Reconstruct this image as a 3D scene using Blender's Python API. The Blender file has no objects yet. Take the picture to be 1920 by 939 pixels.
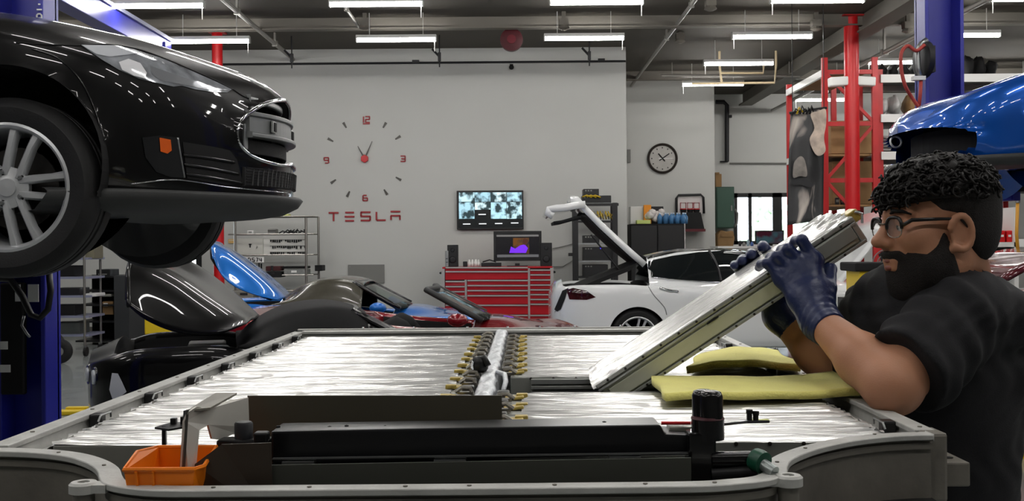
import bpy, bmesh, math, random
import numpy as np
from mathutils import Vector, Matrix, Euler
from mathutils.bvhtree import BVHTree

random.seed(7)
rng = np.random.default_rng(7)
scene = bpy.context.scene
col = scene.collection
PI = math.pi

# ------------------------------------------------------------------ camera
FPX, TH, HC = 2000.0, 0.008, 1.5          # focal length in px of the 1920 px frame, roll, eye height
CT, ST = math.cos(TH), math.sin(TH)
cam_d = bpy.data.cameras.new('camera')
cam_d.sensor_width = 36.0
cam_d.lens = FPX / 1920.0 * 36.0
cam_d.shift_y = -9.5 / 1920.0
cam_d.clip_start = 0.05
cam_d.clip_end = 300
cam = bpy.data.objects.new('camera', cam_d)
col.objects.link(cam)
cam.matrix_world = Matrix.Translation((0, 0, HC)) @ Matrix.Rotation(PI / 2, 4, 'X') @ Matrix.Rotation(-TH, 4, 'Z')
scene.camera = cam
cam_d.dof.use_dof = False

# ------------------------------------------------------------------ world, exposure
w = bpy.data.worlds.new('daylight')
scene.world = w
w.use_nodes = True
w.node_tree.nodes['Background'].inputs[0].default_value = (0.80, 0.90, 1.0, 1)
w.node_tree.nodes['Background'].inputs[1].default_value = 4.0
scene.view_settings.view_transform = 'Standard'
scene.view_settings.look = 'None'
scene.view_settings.exposure = 1.4
scene.view_settings.gamma = 1.0
scene.view_settings.use_curve_mapping = False
scene.cycles.use_denoising = True
scene.cycles.max_bounces = 6
scene.cycles.diffuse_bounces = 3
scene.cycles.glossy_bounces = 3
scene.cycles.transmission_bounces = 5
scene.cycles.caustics_reflective = False
scene.cycles.caustics_refractive = False
scene.cycles.use_adaptive_sampling = True
scene.cycles.adaptive_threshold = 0.03
scene.cycles.sample_clamp_indirect = 6.0
LAMP = 21.0                                # emission of the ceiling tubes

# ------------------------------------------------------------------ helpers
def ray(px, py):
    dx, dy = px - 960.0, 460.0 - py
    return Vector(((dx * CT + dy * ST) / FPX, 1.0, (-dx * ST + dy * CT) / FPX))

def at(px, py, d):
    """world point seen at a photo pixel when it stands d metres in front of the camera"""
    r = ray(px, py)
    return Vector((r.x * d, d, HC + r.z * d))

def onz(px, py, z):
    r = ray(px, py)
    d = (z - HC) / r.z
    return Vector((r.x * d, d, z))

def lin(c):
    c = c / 255.0
    return c / 12.92 if c <= 0.04045 else ((c + 0.055) / 1.055) ** 2.4

MATS = {}
def mat(name, rgb=(128, 128, 128), rough=0.5, metal=0.0, spec=0.5, coat=0.0, var=None, bump=None, emit=None, trans=0.0, alpha=1.0, ior=1.45, sheen=0.0):
    """procedural principled material; var=(scale, amount) mottles the colour, bump=(scale, strength)"""
    if name in MATS:
        return MATS[name]
    m = bpy.data.materials.new(name)
    m.use_nodes = True
    nt = m.node_tree
    b = nt.nodes['Principled BSDF']
    c = (lin(rgb[0]), lin(rgb[1]), lin(rgb[2]), 1)
    b.inputs['Base Color'].default_value = c
    b.inputs['Roughness'].default_value = rough
    b.inputs['Metallic'].default_value = metal
    b.inputs['Specular IOR Level'].default_value = spec
    b.inputs['IOR'].default_value = ior
    b.inputs['Coat Weight'].default_value = coat
    b.inputs['Coat Roughness'].default_value = 0.03
    b.inputs['Transmission Weight'].default_value = trans
    b.inputs['Alpha'].default_value = alpha
    b.inputs['Sheen Weight'].default_value = sheen
    if emit:
        b.inputs['Emission Color'].default_value = (lin(emit[0]), lin(emit[1]), lin(emit[2]), 1)
        b.inputs['Emission Strength'].default_value = emit[3]
    tc = None
    if var or bump:
        tc = nt.nodes.new('ShaderNodeTexCoord')
    if var:
        n = nt.nodes.new('ShaderNodeTexNoise')
        n.inputs['Scale'].default_value = var[0]
        n.inputs['Detail'].default_value = 5
        nt.links.new(tc.outputs['Object'], n.inputs['Vector'])
        r = nt.nodes.new('ShaderNodeValToRGB')
        a = var[1]
        r.color_ramp.elements[0].position = 0.3
        r.color_ramp.elements[1].position = 0.7
        r.color_ramp.elements[0].color = tuple(x * (1 - a) for x in c[:3]) + (1,)
        r.color_ramp.elements[1].color = tuple(min(1, x * (1 + a)) for x in c[:3]) + (1,)
        nt.links.new(n.outputs['Fac'], r.inputs['Fac'])
        nt.links.new(r.outputs['Color'], b.inputs['Base Color'])
    if bump:
        n2 = nt.nodes.new('ShaderNodeTexNoise')
        n2.inputs['Scale'].default_value = bump[0]
        n2.inputs['Detail'].default_value = 4
        nt.links.new(tc.outputs['Object'], n2.inputs['Vector'])
        bp = nt.nodes.new('ShaderNodeBump')
        bp.inputs['Strength'].default_value = bump[1]
        bp.inputs['Distance'].default_value = 0.01
        nt.links.new(n2.outputs['Fac'], bp.inputs['Height'])
        nt.links.new(bp.outputs['Normal'], b.inputs['Normal'])
    MATS[name] = m
    return m

class MB:
    """collects shapes; build() links them as one mesh object"""
    def __init__(s):
        s.v, s.f, s.mi = [], [], []
    def add(s, vs, fs, mi=0):
        o = len(s.v)
        s.v += [tuple(p) for p in vs]
        s.f += [tuple(i + o for i in q) for q in fs]
        s.mi += [mi] * len(fs)
        return s
    def hexa(s, p):
        return s.add(p, [(0, 3, 2, 1), (4, 5, 6, 7), (0, 1, 5, 4), (1, 2, 6, 5), (2, 3, 7, 6), (3, 0, 4, 7)])
    def box(s, c, size, R=None):
        c = Vector(c); x, y, z = (k / 2 for k in size)
        p = [Vector(q) for q in ((-x, -y, -z), (x, -y, -z), (x, y, -z), (-x, y, -z), (-x, -y, z), (x, -y, z), (x, y, z), (-x, y, z))]
        if R is not None:
            p = [R @ q for q in p]
        return s.hexa([c + q for q in p])
    def bar(s, a, b, wd, ht, up=(0, 0, 1)):
        a, b = Vector(a), Vector(b); t = (b - a).normalized()
        x = t.cross(Vector(up)).normalized(); z = x.cross(t)
        q = []
        for p in (a, b):
            q.append([p - x * wd / 2 - z * ht / 2, p + x * wd / 2 - z * ht / 2, p + x * wd / 2 + z * ht / 2, p - x * wd / 2 + z * ht / 2])
        A, B = q
        return s.hexa([A[0], A[1], B[1], B[0], A[3], A[2], B[2], B[3]])
    def tube(s, pts, r, n=8, cap=True, closed=False):
        pts = [Vector(p) for p in pts]; m = len(pts)
        rr = r if isinstance(r, (list, tuple)) else [r] * m
        o = len(s.v); up = None; vs = []
        for i, p in enumerate(pts):
            if closed:
                t = (pts[(i + 1) % m] - pts[i - 1]).normalized()
            else:
                t = (pts[min(i + 1, m - 1)] - pts[max(i - 1, 0)]).normalized()
            if up is None:
                up = Vector((0, 0, 1)) if abs(t.z) < 0.9 else Vector((1, 0, 0))
            x = t.cross(up)
            if x.length < 1e-6:
                x = t.orthogonal()
            x.normalize(); up = x.cross(t).normalized()
            for k in range(n):
                a = 2 * PI * k / n
                vs.append(p + (x * math.cos(a) + up * math.sin(a)) * rr[i])
        fs = []
        for i in range(m if closed else m - 1):
            j = (i + 1) % m
            for k in range(n):
                fs.append((i * n + k, i * n + (k + 1) % n, j * n + (k + 1) % n, j * n + k))
        if cap and not closed:
            fs.append(tuple(range(n - 1, -1, -1))); fs.append(tuple((m - 1) * n + k for k in range(n)))
        return s.add(vs, fs)
    def lathe(s, prof, o, axis=(0, 0, 1), n=24, cap=True):
        o = Vector(o); t = Vector(axis).normalized(); x = t.orthogonal().normalized(); y = t.cross(x)
        vs, fs = [], []
        for r, h in prof:
            for k in range(n):
                a = 2 * PI * k / n
                vs.append(o + t * h + (x * math.cos(a) + y * math.sin(a)) * r)
        m = len(prof)
        for i in range(m - 1):
            for k in range(n):
                fs.append((i * n + k, i * n + (k + 1) % n, (i + 1) * n + (k + 1) % n, (i + 1) * n + k))
        if cap and prof[0][0] > 1e-6: fs.append(tuple(range(n - 1, -1, -1)))
        if cap and prof[-1][0] > 1e-6: fs.append(tuple((m - 1) * n + k for k in range(n)))
        return s.add(vs, fs)
    def prism(s, poly, off):
        """closed polygon of 3d points extruded by the vector off"""
        off = Vector(off); n = len(poly); P = [Vector(p) for p in poly]
        vs = P + [p + off for p in P]
        fs = [tuple(range(n - 1, -1, -1)), tuple(range(n, 2 * n))] + [(i, (i + 1) % n, n + (i + 1) % n, n + i) for i in range(n)]
        return s.add(vs, fs)
    def grid(s, P, wu=False, wv=False, mi=0):
        m, n = len(P), len(P[0]); vs = [p for r in P for p in r]; fs = []
        for i in range(m if wu else m - 1):
            for j in range(n if wv else n - 1):
                i2, j2 = (i + 1) % m, (j + 1) % n
                fs.append((i * n + j, i * n + j2, i2 * n + j2, i2 * n + j))
        return s.add(vs, fs, mi)
    def sphere(s, c, r, n=12, sc=(1, 1, 1)):
        c = Vector(c); P = []
        for i in range(n // 2 + 1):
            a = PI * i / (n // 2)
            P.append([(c.x + r * sc[0] * math.sin(a) * math.cos(2 * PI * k / n), c.y + r * sc[1] * math.sin(a) * math.sin(2 * PI * k / n), c.z + r * sc[2] * math.cos(a)) for k in range(n)])
        return s.grid(P, wv=True)
    def build(s, name, m, parent=None, smooth=False, bevel=0, solid=0, sub=0, sharp=None, off=0):
        me = bpy.data.meshes.new(name)
        me.from_pydata(s.v, [], s.f)
        ms = m if isinstance(m, (list, tuple)) else [m]
        for q in ms: me.materials.append(q)
        if any(s.mi): me.polygons.foreach_set('material_index', s.mi)
        if smooth or sharp:
            me.polygons.foreach_set('use_smooth', [True] * len(me.polygons))
            if sharp: me.set_sharp_from_angle(angle=math.radians(sharp))
        me.update()
        o = bpy.data.objects.new(name, me)
        col.objects.link(o)
        if solid:
            q = o.modifiers.new('thickness', 'SOLIDIFY'); q.thickness = solid; q.offset = off
        if sub:
            q = o.modifiers.new('smooth', 'SUBSURF'); q.levels = q.render_levels = sub
        if bevel:
            q = o.modifiers.new('bevel', 'BEVEL'); q.width = bevel; q.segments = 2; q.limit_method = 'ANGLE'; q.angle_limit = 0.7
        if parent is not None:
            o.parent = parent
            o.matrix_parent_inverse = wm(parent).inverted()
        return o

def wm(o):
    m = o.matrix_basis.copy()
    return wm(o.parent) @ o.matrix_parent_inverse @ m if o.parent else m

def tag(o, label=None, cat=None, group=None, kind=None):
    if label: o['label'] = label
    if cat: o['category'] = cat
    if group: o['group'] = group
    if kind: o['kind'] = kind
    return o

def thing(name, label, cat, loc=(0, 0, 0), group=None):
    o = bpy.data.objects.new(name, None)
    o.empty_display_size = 0.1
    col.objects.link(o)
    o.location = loc
    return tag(o, label, cat, group)

KIDS = {}
def kids(o):
    return [c for c in col.objects if c.parent == o]

def dup(root, M, label=None, parent=None):
    """copy of a thing with its parts and sub-parts; M moves the copy"""
    c = root.copy(); col.objects.link(c)
    if parent is None:
        c.matrix_basis = M @ root.matrix_basis
        if label: c['label'] = label
    else:
        c.parent = parent; c.matrix_parent_inverse = root.matrix_parent_inverse.copy()
    for ch in list(root.children):
        dup(ch, M, parent=c)
    return c

def T(*a):
    return Matrix.Translation(a)

def pch(tab, x):
    """monotone cubic through the table [(x, y), ...]"""
    xs = np.array([t[0] for t in tab], float); ys = np.array([t[1] for t in tab], float)
    x = np.clip(np.asarray(x, float), xs[0], xs[-1])
    h = np.diff(xs); d = np.diff(ys) / h
    m = np.zeros(len(xs)); m[0] = d[0]; m[-1] = d[-1]
    for i in range(1, len(xs) - 1):
        if d[i - 1] * d[i] > 0:
            w1, w2 = 2 * h[i] + h[i - 1], h[i] + 2 * h[i - 1]
            m[i] = (w1 + w2) / (w1 / d[i - 1] + w2 / d[i])
    i = np.clip(np.searchsorted(xs, x, side='right') - 1, 0, len(xs) - 2)
    t = (x - xs[i]) / h[i]
    return (2 * t**3 - 3 * t**2 + 1) * ys[i] + (t**3 - 2 * t**2 + t) * h[i] * m[i] + (-2 * t**3 + 3 * t**2) * ys[i + 1] + (t**3 - t**2) * h[i] * m[i + 1]

def spline(pts, k=8, closed=False):
    """Catmull-Rom through 3d (or nd) points"""
    P = [np.array(p, float) for p in pts]; n = len(P); out = []
    for i in range(n if closed else n - 1):
        if closed:
            a, b, c, d = P[i - 1], P[i], P[(i + 1) % n], P[(i + 2) % n]
        else:
            a, b, c, d = P[max(i - 1, 0)], P[i], P[i + 1], P[min(i + 2, n - 1)]
        for j in range(k):
            t = j / k
            out.append(0.5 * (2 * b + (c - a) * t + (2 * a - 5 * b + 4 * c - d) * t * t + (3 * b - a - 3 * c + d) * t**3))
    if not closed: out.append(P[-1])
    return out

def inpoly(x, y, poly):
    r = False; n = len(poly); j = n - 1
    for i in range(n):
        xi, yi = poly[i]; xj, yj = poly[j]
        if (yi > y) != (yj > y) and x < (xj - xi) * (y - yi) / (yj - yi) + xi: r = not r
        j = i
    return r

def pbox(mb, x0, y0, x1, y1, d, depth):
    """axis-aligned box whose front face, d metres away, covers a photo rectangle"""
    xm, ym = (x0 + x1) / 2, (y0 + y1) / 2
    a, b = at(x0, ym, d).x, at(x1, ym, d).x
    zt, zb = at(xm, y0, d).z, at(xm, y1, d).z
    return mb.box(((a + b) / 2, d + depth / 2, (zt + zb) / 2), (b - a, depth, zt - zb))

def pb(name, x0, y0, x1, y1, d, depth, m, parent=None, bevel=0, **k):
    return pbox(MB(), x0, y0, x1, y1, d, depth).build(name, m, parent, bevel=bevel, **k)
# ------------------------------------------------------------------ setting
M_wall = mat('wall_paint', (190, 191, 187), 0.75, var=(0.6, 0.03), bump=(60, 0.05))
M_ceil = mat('ceiling_paint', (84, 80, 73), 0.85, var=(0.8, 0.06))
M_beam = mat('beam_paint', (110, 106, 98), 0.7, var=(2, 0.05))
M_floor = mat('epoxy_floor', (142, 147, 146), 0.22, var=(0.9, 0.08), bump=(25, 0.03), coat=0.2)
M_conduit = mat('conduit', (150, 148, 142), 0.45, 0.3)
M_dark = mat('dark_metal', (38, 38, 40), 0.5, 0.4)
M_black = mat('black_plastic', (16, 16, 18), 0.42)
M_blackm = mat('black_matte', (14, 14, 15), 0.8)
M_white = mat('white_plastic', (225, 225, 222), 0.4)
M_red = mat('red_paint', (196, 22, 28), 0.35, var=(3, 0.06))
M_rackred = mat('rack_red', (178, 30, 32), 0.45, var=(4, 0.1))
M_chrome = mat('chrome', (205, 207, 210), 0.12, 1.0)
M_steel = mat('brushed_steel', (150, 152, 152), 0.35, 0.9, var=(6, 0.08))
M_blue = mat('lift_blue', (38, 42, 150), 0.35, var=(2, 0.08))
M_yellow = mat('yellow_plastic', (228, 196, 30), 0.45)
M_orange = mat('orange_plastic', (250, 132, 18), 0.4)
M_card = mat('cardboard', (150, 118, 80), 0.85, var=(5, 0.1))
M_glass = mat('window_glass', (255, 255, 255), 0.0, trans=1.0, ior=1.45)
M_grey = mat('grey_paint', (120, 120, 116), 0.6)
M_rubber = mat('rubber', (22, 22, 23), 0.75, var=(20, 0.15))

X0, X1, Y0, Y1, ZC = -13.0, 13.0, -5.0, 25.0, 5.0
YB, YB2 = 18.9, 22.7
XE, XE2 = at(1175, 300, YB).x, at(1340, 300, YB2).x

def struct(name, mb, m, **k):
    return tag(mb.build(name, m, **k), kind='structure')

tag(struct('floor', MB().box(((X0 + X1) / 2, (Y0 + Y1) / 2, -0.1), (X1 - X0 + 0.6, Y1 - Y0 + 0.6, 0.2)), M_floor), 'polished grey epoxy workshop floor')
tag(struct('ceiling', MB().box(((X0 + X1) / 2, (Y0 + Y1) / 2, ZC + 0.1), (X1 - X0 + 0.6, Y1 - Y0 + 0.6, 0.2)), M_ceil), 'dark grey painted ceiling')
# back wall with a glass door at its left end
DX0, DX1, DZ = -6.35, at(378, 460, YB).x, 2.1
wb = MB()
wb.box(((X0 + DX0) / 2, YB + 0.1, ZC / 2), (DX0 - X0, 0.2, ZC)).box(((DX1 + XE) / 2, YB + 0.1, ZC / 2), (XE - DX1, 0.2, ZC)).box(((DX0 + DX1) / 2, YB + 0.1, (DZ + ZC) / 2), (DX1 - DX0, 0.2, ZC - DZ))
tag(struct('wall_back', wb, M_wall), 'white wall carrying the large red clock')
tag(struct('wall_return', MB().box((XE - 0.1, (YB + 0.2 + YB2) / 2, ZC / 2), (0.2, YB2 - YB - 0.2, ZC)), M_wall), 'short white wall running back from the clock wall')
tag(struct('wall_recess', MB().box(((XE - 0.2 + XE2) / 2, YB2 + 0.1, ZC / 2), (XE2 - XE + 0.2, 0.2, ZC)), M_wall), 'white wall carrying the round clock')
tag(struct('wall_side', MB().box((XE2 - 0.1, (YB2 + 0.2 + Y1) / 2, ZC / 2), (0.2, Y1 - YB2 - 0.2, ZC)), M_wall), 'short white wall beside the far window')
WX0, WX1, WZ0, WZ1 = at(1376, 400, Y1).x, 7.9, at(1400, 458, Y1).z, at(1400, 362, Y1).z
wf = MB()
wf.box(((XE2 - 0.2 + WX0) / 2, Y1 + 0.1, ZC / 2), (WX0 - XE2 + 0.2, 0.2, ZC)).box(((WX1 + X1) / 2, Y1 + 0.1, ZC / 2), (X1 - WX1, 0.2, ZC))
wf.box(((WX0 + WX1) / 2, Y1 + 0.1, WZ0 / 2), (WX1 - WX0, 0.2, WZ0)).box(((WX0 + WX1) / 2, Y1 + 0.1, (WZ1 + ZC) / 2), (WX1 - WX0, 0.2, ZC - WZ1))
tag(struct('wall_far', wf, M_wall), 'far white wall with the bright window')
M_wallg = mat('wall_paint_grey', (104, 104, 102), 0.8, var=(0.6, 0.04))
struct('wall_left', MB().box((X0 - 0.1, (Y0 + YB) / 2, ZC / 2), (0.2, YB - Y0, ZC)), M_wallg)
struct('wall_right', MB().box((X1 + 0.1, (Y0 + Y1) / 2, ZC / 2), (0.2, Y1 - Y0, ZC)), M_wallg)
struct('wall_front', MB().box(((X0 + X1) / 2, Y0 - 0.1, ZC / 2), (X1 - X0, 0.2, ZC)), M_wallg)
struct('baseboard_back', MB().box(((DX1 + XE) / 2, YB - 0.012, 0.06), (XE - DX1, 0.02, 0.12)).box(((X0 + DX0) / 2, YB - 0.012, 0.06), (DX0 - X0, 0.02, 0.12)), mat('baseboard', (96, 94, 88), 0.6))

# window with dark frame, panes
M_frame = mat('window_frame_black', (18, 20, 20), 0.4)
win = tag(bpy.data.objects.new('window_1', None), 'bright window with black mullions in the far wall', kind='structure')
col.objects.link(win); win.location = ((WX0 + WX1) / 2, Y1, WZ0)
fr = MB()
for z in (WZ0 + 0.04, WZ1 - 0.05): fr.box(((WX0 + WX1) / 2, Y1 + 0.02, z), (WX1 - WX0, 0.1, 0.1 if z > 2 else 0.08))
mull = [WX0 + 0.04, at(1406, 400, Y1).x, at(1457, 400, Y1).x, 7.0, WX1 - 0.04]
for i, x in enumerate(mull): fr.box((x, Y1 + 0.02, (WZ0 + WZ1) / 2), (0.22 if i == 2 else 0.08, 0.1, WZ1 - WZ0))
fr.build('window_frame', M_frame, win)
for a, b in zip(mull[:-1], mull[1:]):
    MB().box(((a + b) / 2, Y1 + 0.03, (WZ0 + WZ1) / 2), (b - a - 0.06, 0.008, WZ1 - WZ0 - 0.1)).build('pane', M_glass, win)
MB().box(((WX0 + WX1) / 2, Y1 - 0.06, WZ0 - 0.02), (WX1 - WX0 + 0.1, 0.14, 0.04)).build('window_sill', M_white, win)
# glass door
dr = tag(bpy.data.objects.new('door_1', None), 'glass door with dark frame behind the lifted black car', kind='structure')
col.objects.link(dr); dr.location = ((DX0 + DX1) / 2, YB, 0)
f2 = MB()
for x in (DX0 + 0.05, DX1 - 0.05): f2.box((x, YB + 0.05, DZ / 2), (0.1, 0.12, DZ))
for z in (0.5, DZ - 0.05): f2.box(((DX0 + DX1) / 2, YB + 0.05, z), (DX1 - DX0 - 0.2, 0.08, 1.0 if z < 1 else 0.1))
f2.build('door_frame', M_frame, dr)
MB().box(((DX0 + DX1) / 2, YB + 0.06, 1.5), (DX1 - DX0 - 0.2, 0.008, 1.0)).build('pane', M_glass, dr)

# outside: ground and shrubs
tag(struct('ground_outside', MB().box((0, 34, -0.25), (60, 17.4, 0.2)), mat('asphalt_pale', (170, 168, 160), 0.9)), 'pale ground outside the window')
M_leaf = mat('shrub_leaves', (176, 196, 168), 0.8, var=(3, 0.25))
for i, (px, d, r, h) in enumerate(((1380, 29.5, 0.42, 0.6), (1424, 31, 0.6, 1.0), (1444, 28.5, 0.4, 1.7), (1500, 32, 0.8, 1.2))):
    mb = MB(); c = at(px, 460, d)
    for k in range(26):
        a = random.random() * 2 * PI; rr = r * random.random() ** 0.5; z = random.uniform(0.1, 1.0) * h + 0.9
        mb.sphere((c.x + rr * math.cos(a), d + rr * math.sin(a), z), r * random.uniform(0.25, 0.45), 8)
    mb.tube([(c.x, d, -0.15), (c.x, d, 1.2)], 0.06, 6)
    tag(mb.build('shrub', M_leaf, smooth=True), ['low green shrub at the left of the window', 'wide green shrub behind the middle window pane', 'tall narrow shrub outside the window, left of the thick mullion', 'green shrub outside the window behind the hanging print'][i], 'shrub', 'shrubs outside the window')

# ceiling beams, purlins and pipes
k = 0
for y in (-2.0, 4.2, 10.3, 16.35, 21.6):
    k += 1
    mb = MB().box((0, y, ZC - 0.08), (X1 - X0, 0.07, 0.16)).box((0, y, ZC - 0.17), (X1 - X0, 0.16, 0.02))
    struct('trim_%d' % k, mb, M_beam)
for x in (-8.2, 5.45, 10.5):
    k += 1
    struct('trim_%d' % k, MB().box((x, 10, ZC - 0.14), (0.12, 29.6, 0.26)).box((x, 10, ZC - 0.28), (0.3, 29.6, 0.025)), M_beam)
pipes = [((-3.84, -3, 4.82), (-3.84, 18.85, 4.82), 0.035), ((2.55, -3, 4.86), (2.55, 22.6, 4.86), 0.03), ((6.1, -3, 4.6), (6.1, 24.9, 4.6), 0.04), ((-2.3, -3, 4.84), (-2.3, 16.2, 4.84), 0.025)]
for i, (a, b, r) in enumerate(pipes):
    mb = MB().tube([a, b], r, 8)
    for q in range(9):
        y = a[1] + 1.2 + q * 2.4
        if y < b[1] - 0.3: mb.box((a[0], y, a[2] + r + (ZC - a[2] - r) / 2), (0.03, 0.05, ZC - a[2] - r)).box((a[0], y, a[2]), (r * 2.5, 0.06, r * 2.5))
    tag(mb.build('ceiling_pipe', M_conduit, sharp=40), ['pale ceiling pipe running to the clock wall, leftmost', 'ceiling pipe right of the clock wall edge', 'ceiling pipe beside the red column at right', 'thin ceiling conduit left of the dark red reel'][i], 'pipe', 'ceiling pipes')
# dark line of conduit along the top of the clock wall with hangers
mb = MB()
a, b = at(300, 122, YB - 0.05), at(1173, 117, YB - 0.05)
mb.tube([(a.x, YB - 0.05, 4.74), (b.x, YB - 0.05, 4.74)], 0.018, 8)
for px in (780, 1127): mb.box((at(px, 110, YB).x, YB - 0.06, 4.76), (0.12, 0.06, 0.05))
tag(mb.build('wall_conduit', M_dark, sharp=40), 'thin dark conduit along the top of the clock wall', 'conduit')
for i, px in enumerate((547, 824, 1105)):
    c = at(px, 110, 17.6)
    mb = MB().tube([(c.x, 17.6, 4.98), (c.x, 17.6, 4.45)], 0.012, 6).tube([(c.x - 0.12, 17.6, 4.75), (c.x, 17.6, 4.62)], 0.02, 6).box((c.x, 17.6, 4.62), (0.05, 0.05, 0.14))
    tag(mb.build('ceiling_hanger', M_dark), ['dark ceiling hanger above the lifted black car nose', 'dark ceiling hanger above and left of the wall screen', 'dark ceiling hanger near the right end of the clock wall'][i], 'hanger', 'ceiling hangers')
# hung white conduit loop at right
mb = MB()
for pts in ([(1297, 157), (1452, 155), (1455, 126)], [(1350, 137), (1431, 137), (1432, 122)], [(1353, 155), (1349, 121)]):
    mb.tube([at(x, y, 19.4) for x, y in pts], 0.022, 6)
mb.tube([at(1349, 121, 19.4), Vector((at(1349, 121, 19.4).x, 19.4, ZC))], 0.022, 6).tube([at(1455, 126, 19.4), Vector((at(1455, 126, 19.4).x, 19.4, ZC))], 0.022, 6)
tag(mb.build('hung_conduit', mat('cream_conduit', (214, 196, 160), 0.5), sharp=50), 'pale conduit loop hung below the ceiling near the round clock', 'conduit')
mb = MB()
mb.tube([at(1240, 142, 20.5), at(1500, 142, 20.5)], 0.03, 8)
for px in (1260, 1480):
    p = at(px, 142, 20.5); mb.tube([p, (p.x, p.y, ZC - .01)], 0.012, 6)
tag(mb.build('crosswise_pipe', M_conduit, sharp=50), 'ceiling pipe crossing above the round clock', 'pipe')
mb = MB()
mb.tube([at(1342, 191, 24.9), at(1357, 191, 24.9), at(1363, 197, 24.9), at(1363, 303, 24.9)], 0.05, 8).tube([at(1363, 218, 24.9), at(1372, 218, 24.9)], 0.035, 8).tube([at(1350, 303, 24.9), at(1365, 303, 24.9)], 0.02, 6)
tag(mb.build('wall_pipe', M_dark, sharp=50), 'dark pipe coming down the far wall left of the window', 'pipe')
tag(MB().tube([at(1368, 306, 24.95), at(1480, 306, 24.95)], 0.02, 6).build('wall_conduit', M_grey), 'thin grey conduit crossing the far wall above the window', 'conduit')
# smoke detectors
for i, (px, py, d) in enumerate(((684, 42, 16.0), (1057, 42, 16.0), (1332, 5, 14.8), (1275, 68, 17.6), (1530, 44, 16.2), (1702, 48, 16.2))):
    p = at(px, py, d)
    mb = MB().box((p.x, d, (p.z + ZC) / 2 + 0.02), (0.06, 0.06, ZC - p.z)).box((p.x, d, p.z), (0.14, 0.14, 0.1)).lathe([(0.07, 0), (0.09, -0.04), (0.03, -0.07)], (p.x, d, p.z - 0.05), n=12)
    tag(mb.build('ceiling_box', M_beam), 'small grey ceiling junction box, ' + ['left of the dark red reel', 'right of the dark red reel', 'near the top edge right of centre', 'above the recess with the round clock', 'left of the right-hand red column top', 'right of the right-hand red column top'][i], 'box', 'ceiling boxes')

# tube lights on their grid
M_tube = mat('lit_tube', (255, 255, 255), 0.4, emit=(255, 252, 248, LAMP))
M_fix = mat('fixture_white', (210, 210, 206), 0.5)
def tube_light(side):
    r = thing('tube_light', 'lit tube light', 'light', (0, 0, 0), 'ceiling tube lights')
    MB().box((0, 0, 0.045), (1.2, 0.09, 0.05)).build('housing', M_fix, r, bevel=0.006)
    pr = [(-0.038, 0.02), (-0.04, -0.005), (-0.028, -0.026), (0, -0.034), (0.028, -0.026), (0.04, -0.005), (0.038, 0.02)]
    P = [[(x, a, b) for a, b in pr] for x in (-0.585, 0.585)]
    mb = MB().grid(P); n = len(pr); mb.f += [tuple(range(n)), tuple(range(2 * n - 1, n - 1, -1))]; mb.mi += [0, 0]
    mb.build('tube', M_tube, r)
    for q in (-1, 1): MB().box((q * 0.593, 0, 0), (0.016, 0.086, 0.07)).build('end_cap', M_fix, r)
    MB().tube([(side * 0.57, 0, 0.02), (side * 0.57, 0, -0.18)], 0.006, 6).build('pull_cord', M_fix, r)
    for q in (-0.4, 0.4): MB().tube([(q, 0, 0.07), (q, 0, 0.4)], 0.006, 6).build('hanger', M_fix, r)
    return r
LX = [-7.28, -4.48, -1.70, 1.10, 3.90, 6.70, 9.5]
LYS = [22.95, 20.6, 18.25, 15.9, 13.55, 11.2, 8.85, 6.5, 4.15, 1.8, -0.55]
protoA, protoB = tube_light(1), tube_light(-1)
names = {(-4.48, 13.55): 'at the top edge above the lifted black car', (-1.7, 13.55): 'at the top edge above the red wall clock', (1.1, 13.55): 'at the top edge right of the dark red reel',
         (3.9, 13.55): 'at the top edge left of the right-hand blue lift post', (6.7, 13.55): 'cut by the top right corner of the picture',
         (-4.48, 15.9): 'passing behind the left-hand red column', (-1.7, 15.9): 'left of the dark red reel, second row', (1.1, 15.9): 'right of the dark red reel, second row',
         (3.9, 15.9): 'left of the right-hand red column top, second row', (6.7, 15.9): 'just right of the right-hand blue lift post',
         (3.9, 18.25): 'above the pale hung conduit loop', (3.9, 20.6): 'above the round clock, below the conduit loop', (6.7, 18.25): 'behind the rack at right, topmost of three',
         (6.7, 20.6): 'behind the rack at right, middle of three', (6.7, 22.95): 'low behind the red column at right, farthest lit'}
firstA = firstB = True
for y in LYS:
    for x in LX:
        if y > 16.5 and x < 3: continue
        if y > 21 and x < 5: continue
        lab = 'lit white tube light ' + names.get((x, y), 'hung from the ceiling outside the picture')
        p = protoA if x < 3 else protoB
        if (x < 3 and firstA) or (x > 3 and firstB):
            p.location = (x, y, 4.58); p['label'] = lab
            if x < 3: firstA = False
            else: firstB = False
            src = p
        else:
            c = dup(p, Matrix.Identity(4), lab); c.location = (x, y, 4.58)

# red columns
def column(px, d, r, label, gusset=False):
    c = at(px, 300, d)
    t = thing('steel_column', label, 'column', (c.x, d, 0))
    MB().lathe([(r, 0), (r, ZC - 0.02)], (c.x, d, 0), n=20).build('shaft', M_red, t, sharp=40)
    MB().box((c.x, d, 0.01), (r * 3.4, r * 3.4, 0.02)).box((c.x, d, ZC - 0.03), (r * 3, r * 3, 0.02)).build('plate', M_rackred, t)
    return t, c
column(409, 17.2, 0.085, 'round red steel column standing left of the wire shelf')
t, c = column(1598, 16.4, 0.112, 'thick round red steel column in front of the red rack')
mb = MB()
for s in (-1, 1): mb.box((c.x + s * 0.2, 16.4, at(1600, 153, 16.4).z), (0.3, 0.16, 0.14), Matrix.Rotation(s * 0.06, 3, 'Y'))
mb.build('emergency_lamp', M_white, t, bevel=0.02)

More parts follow.
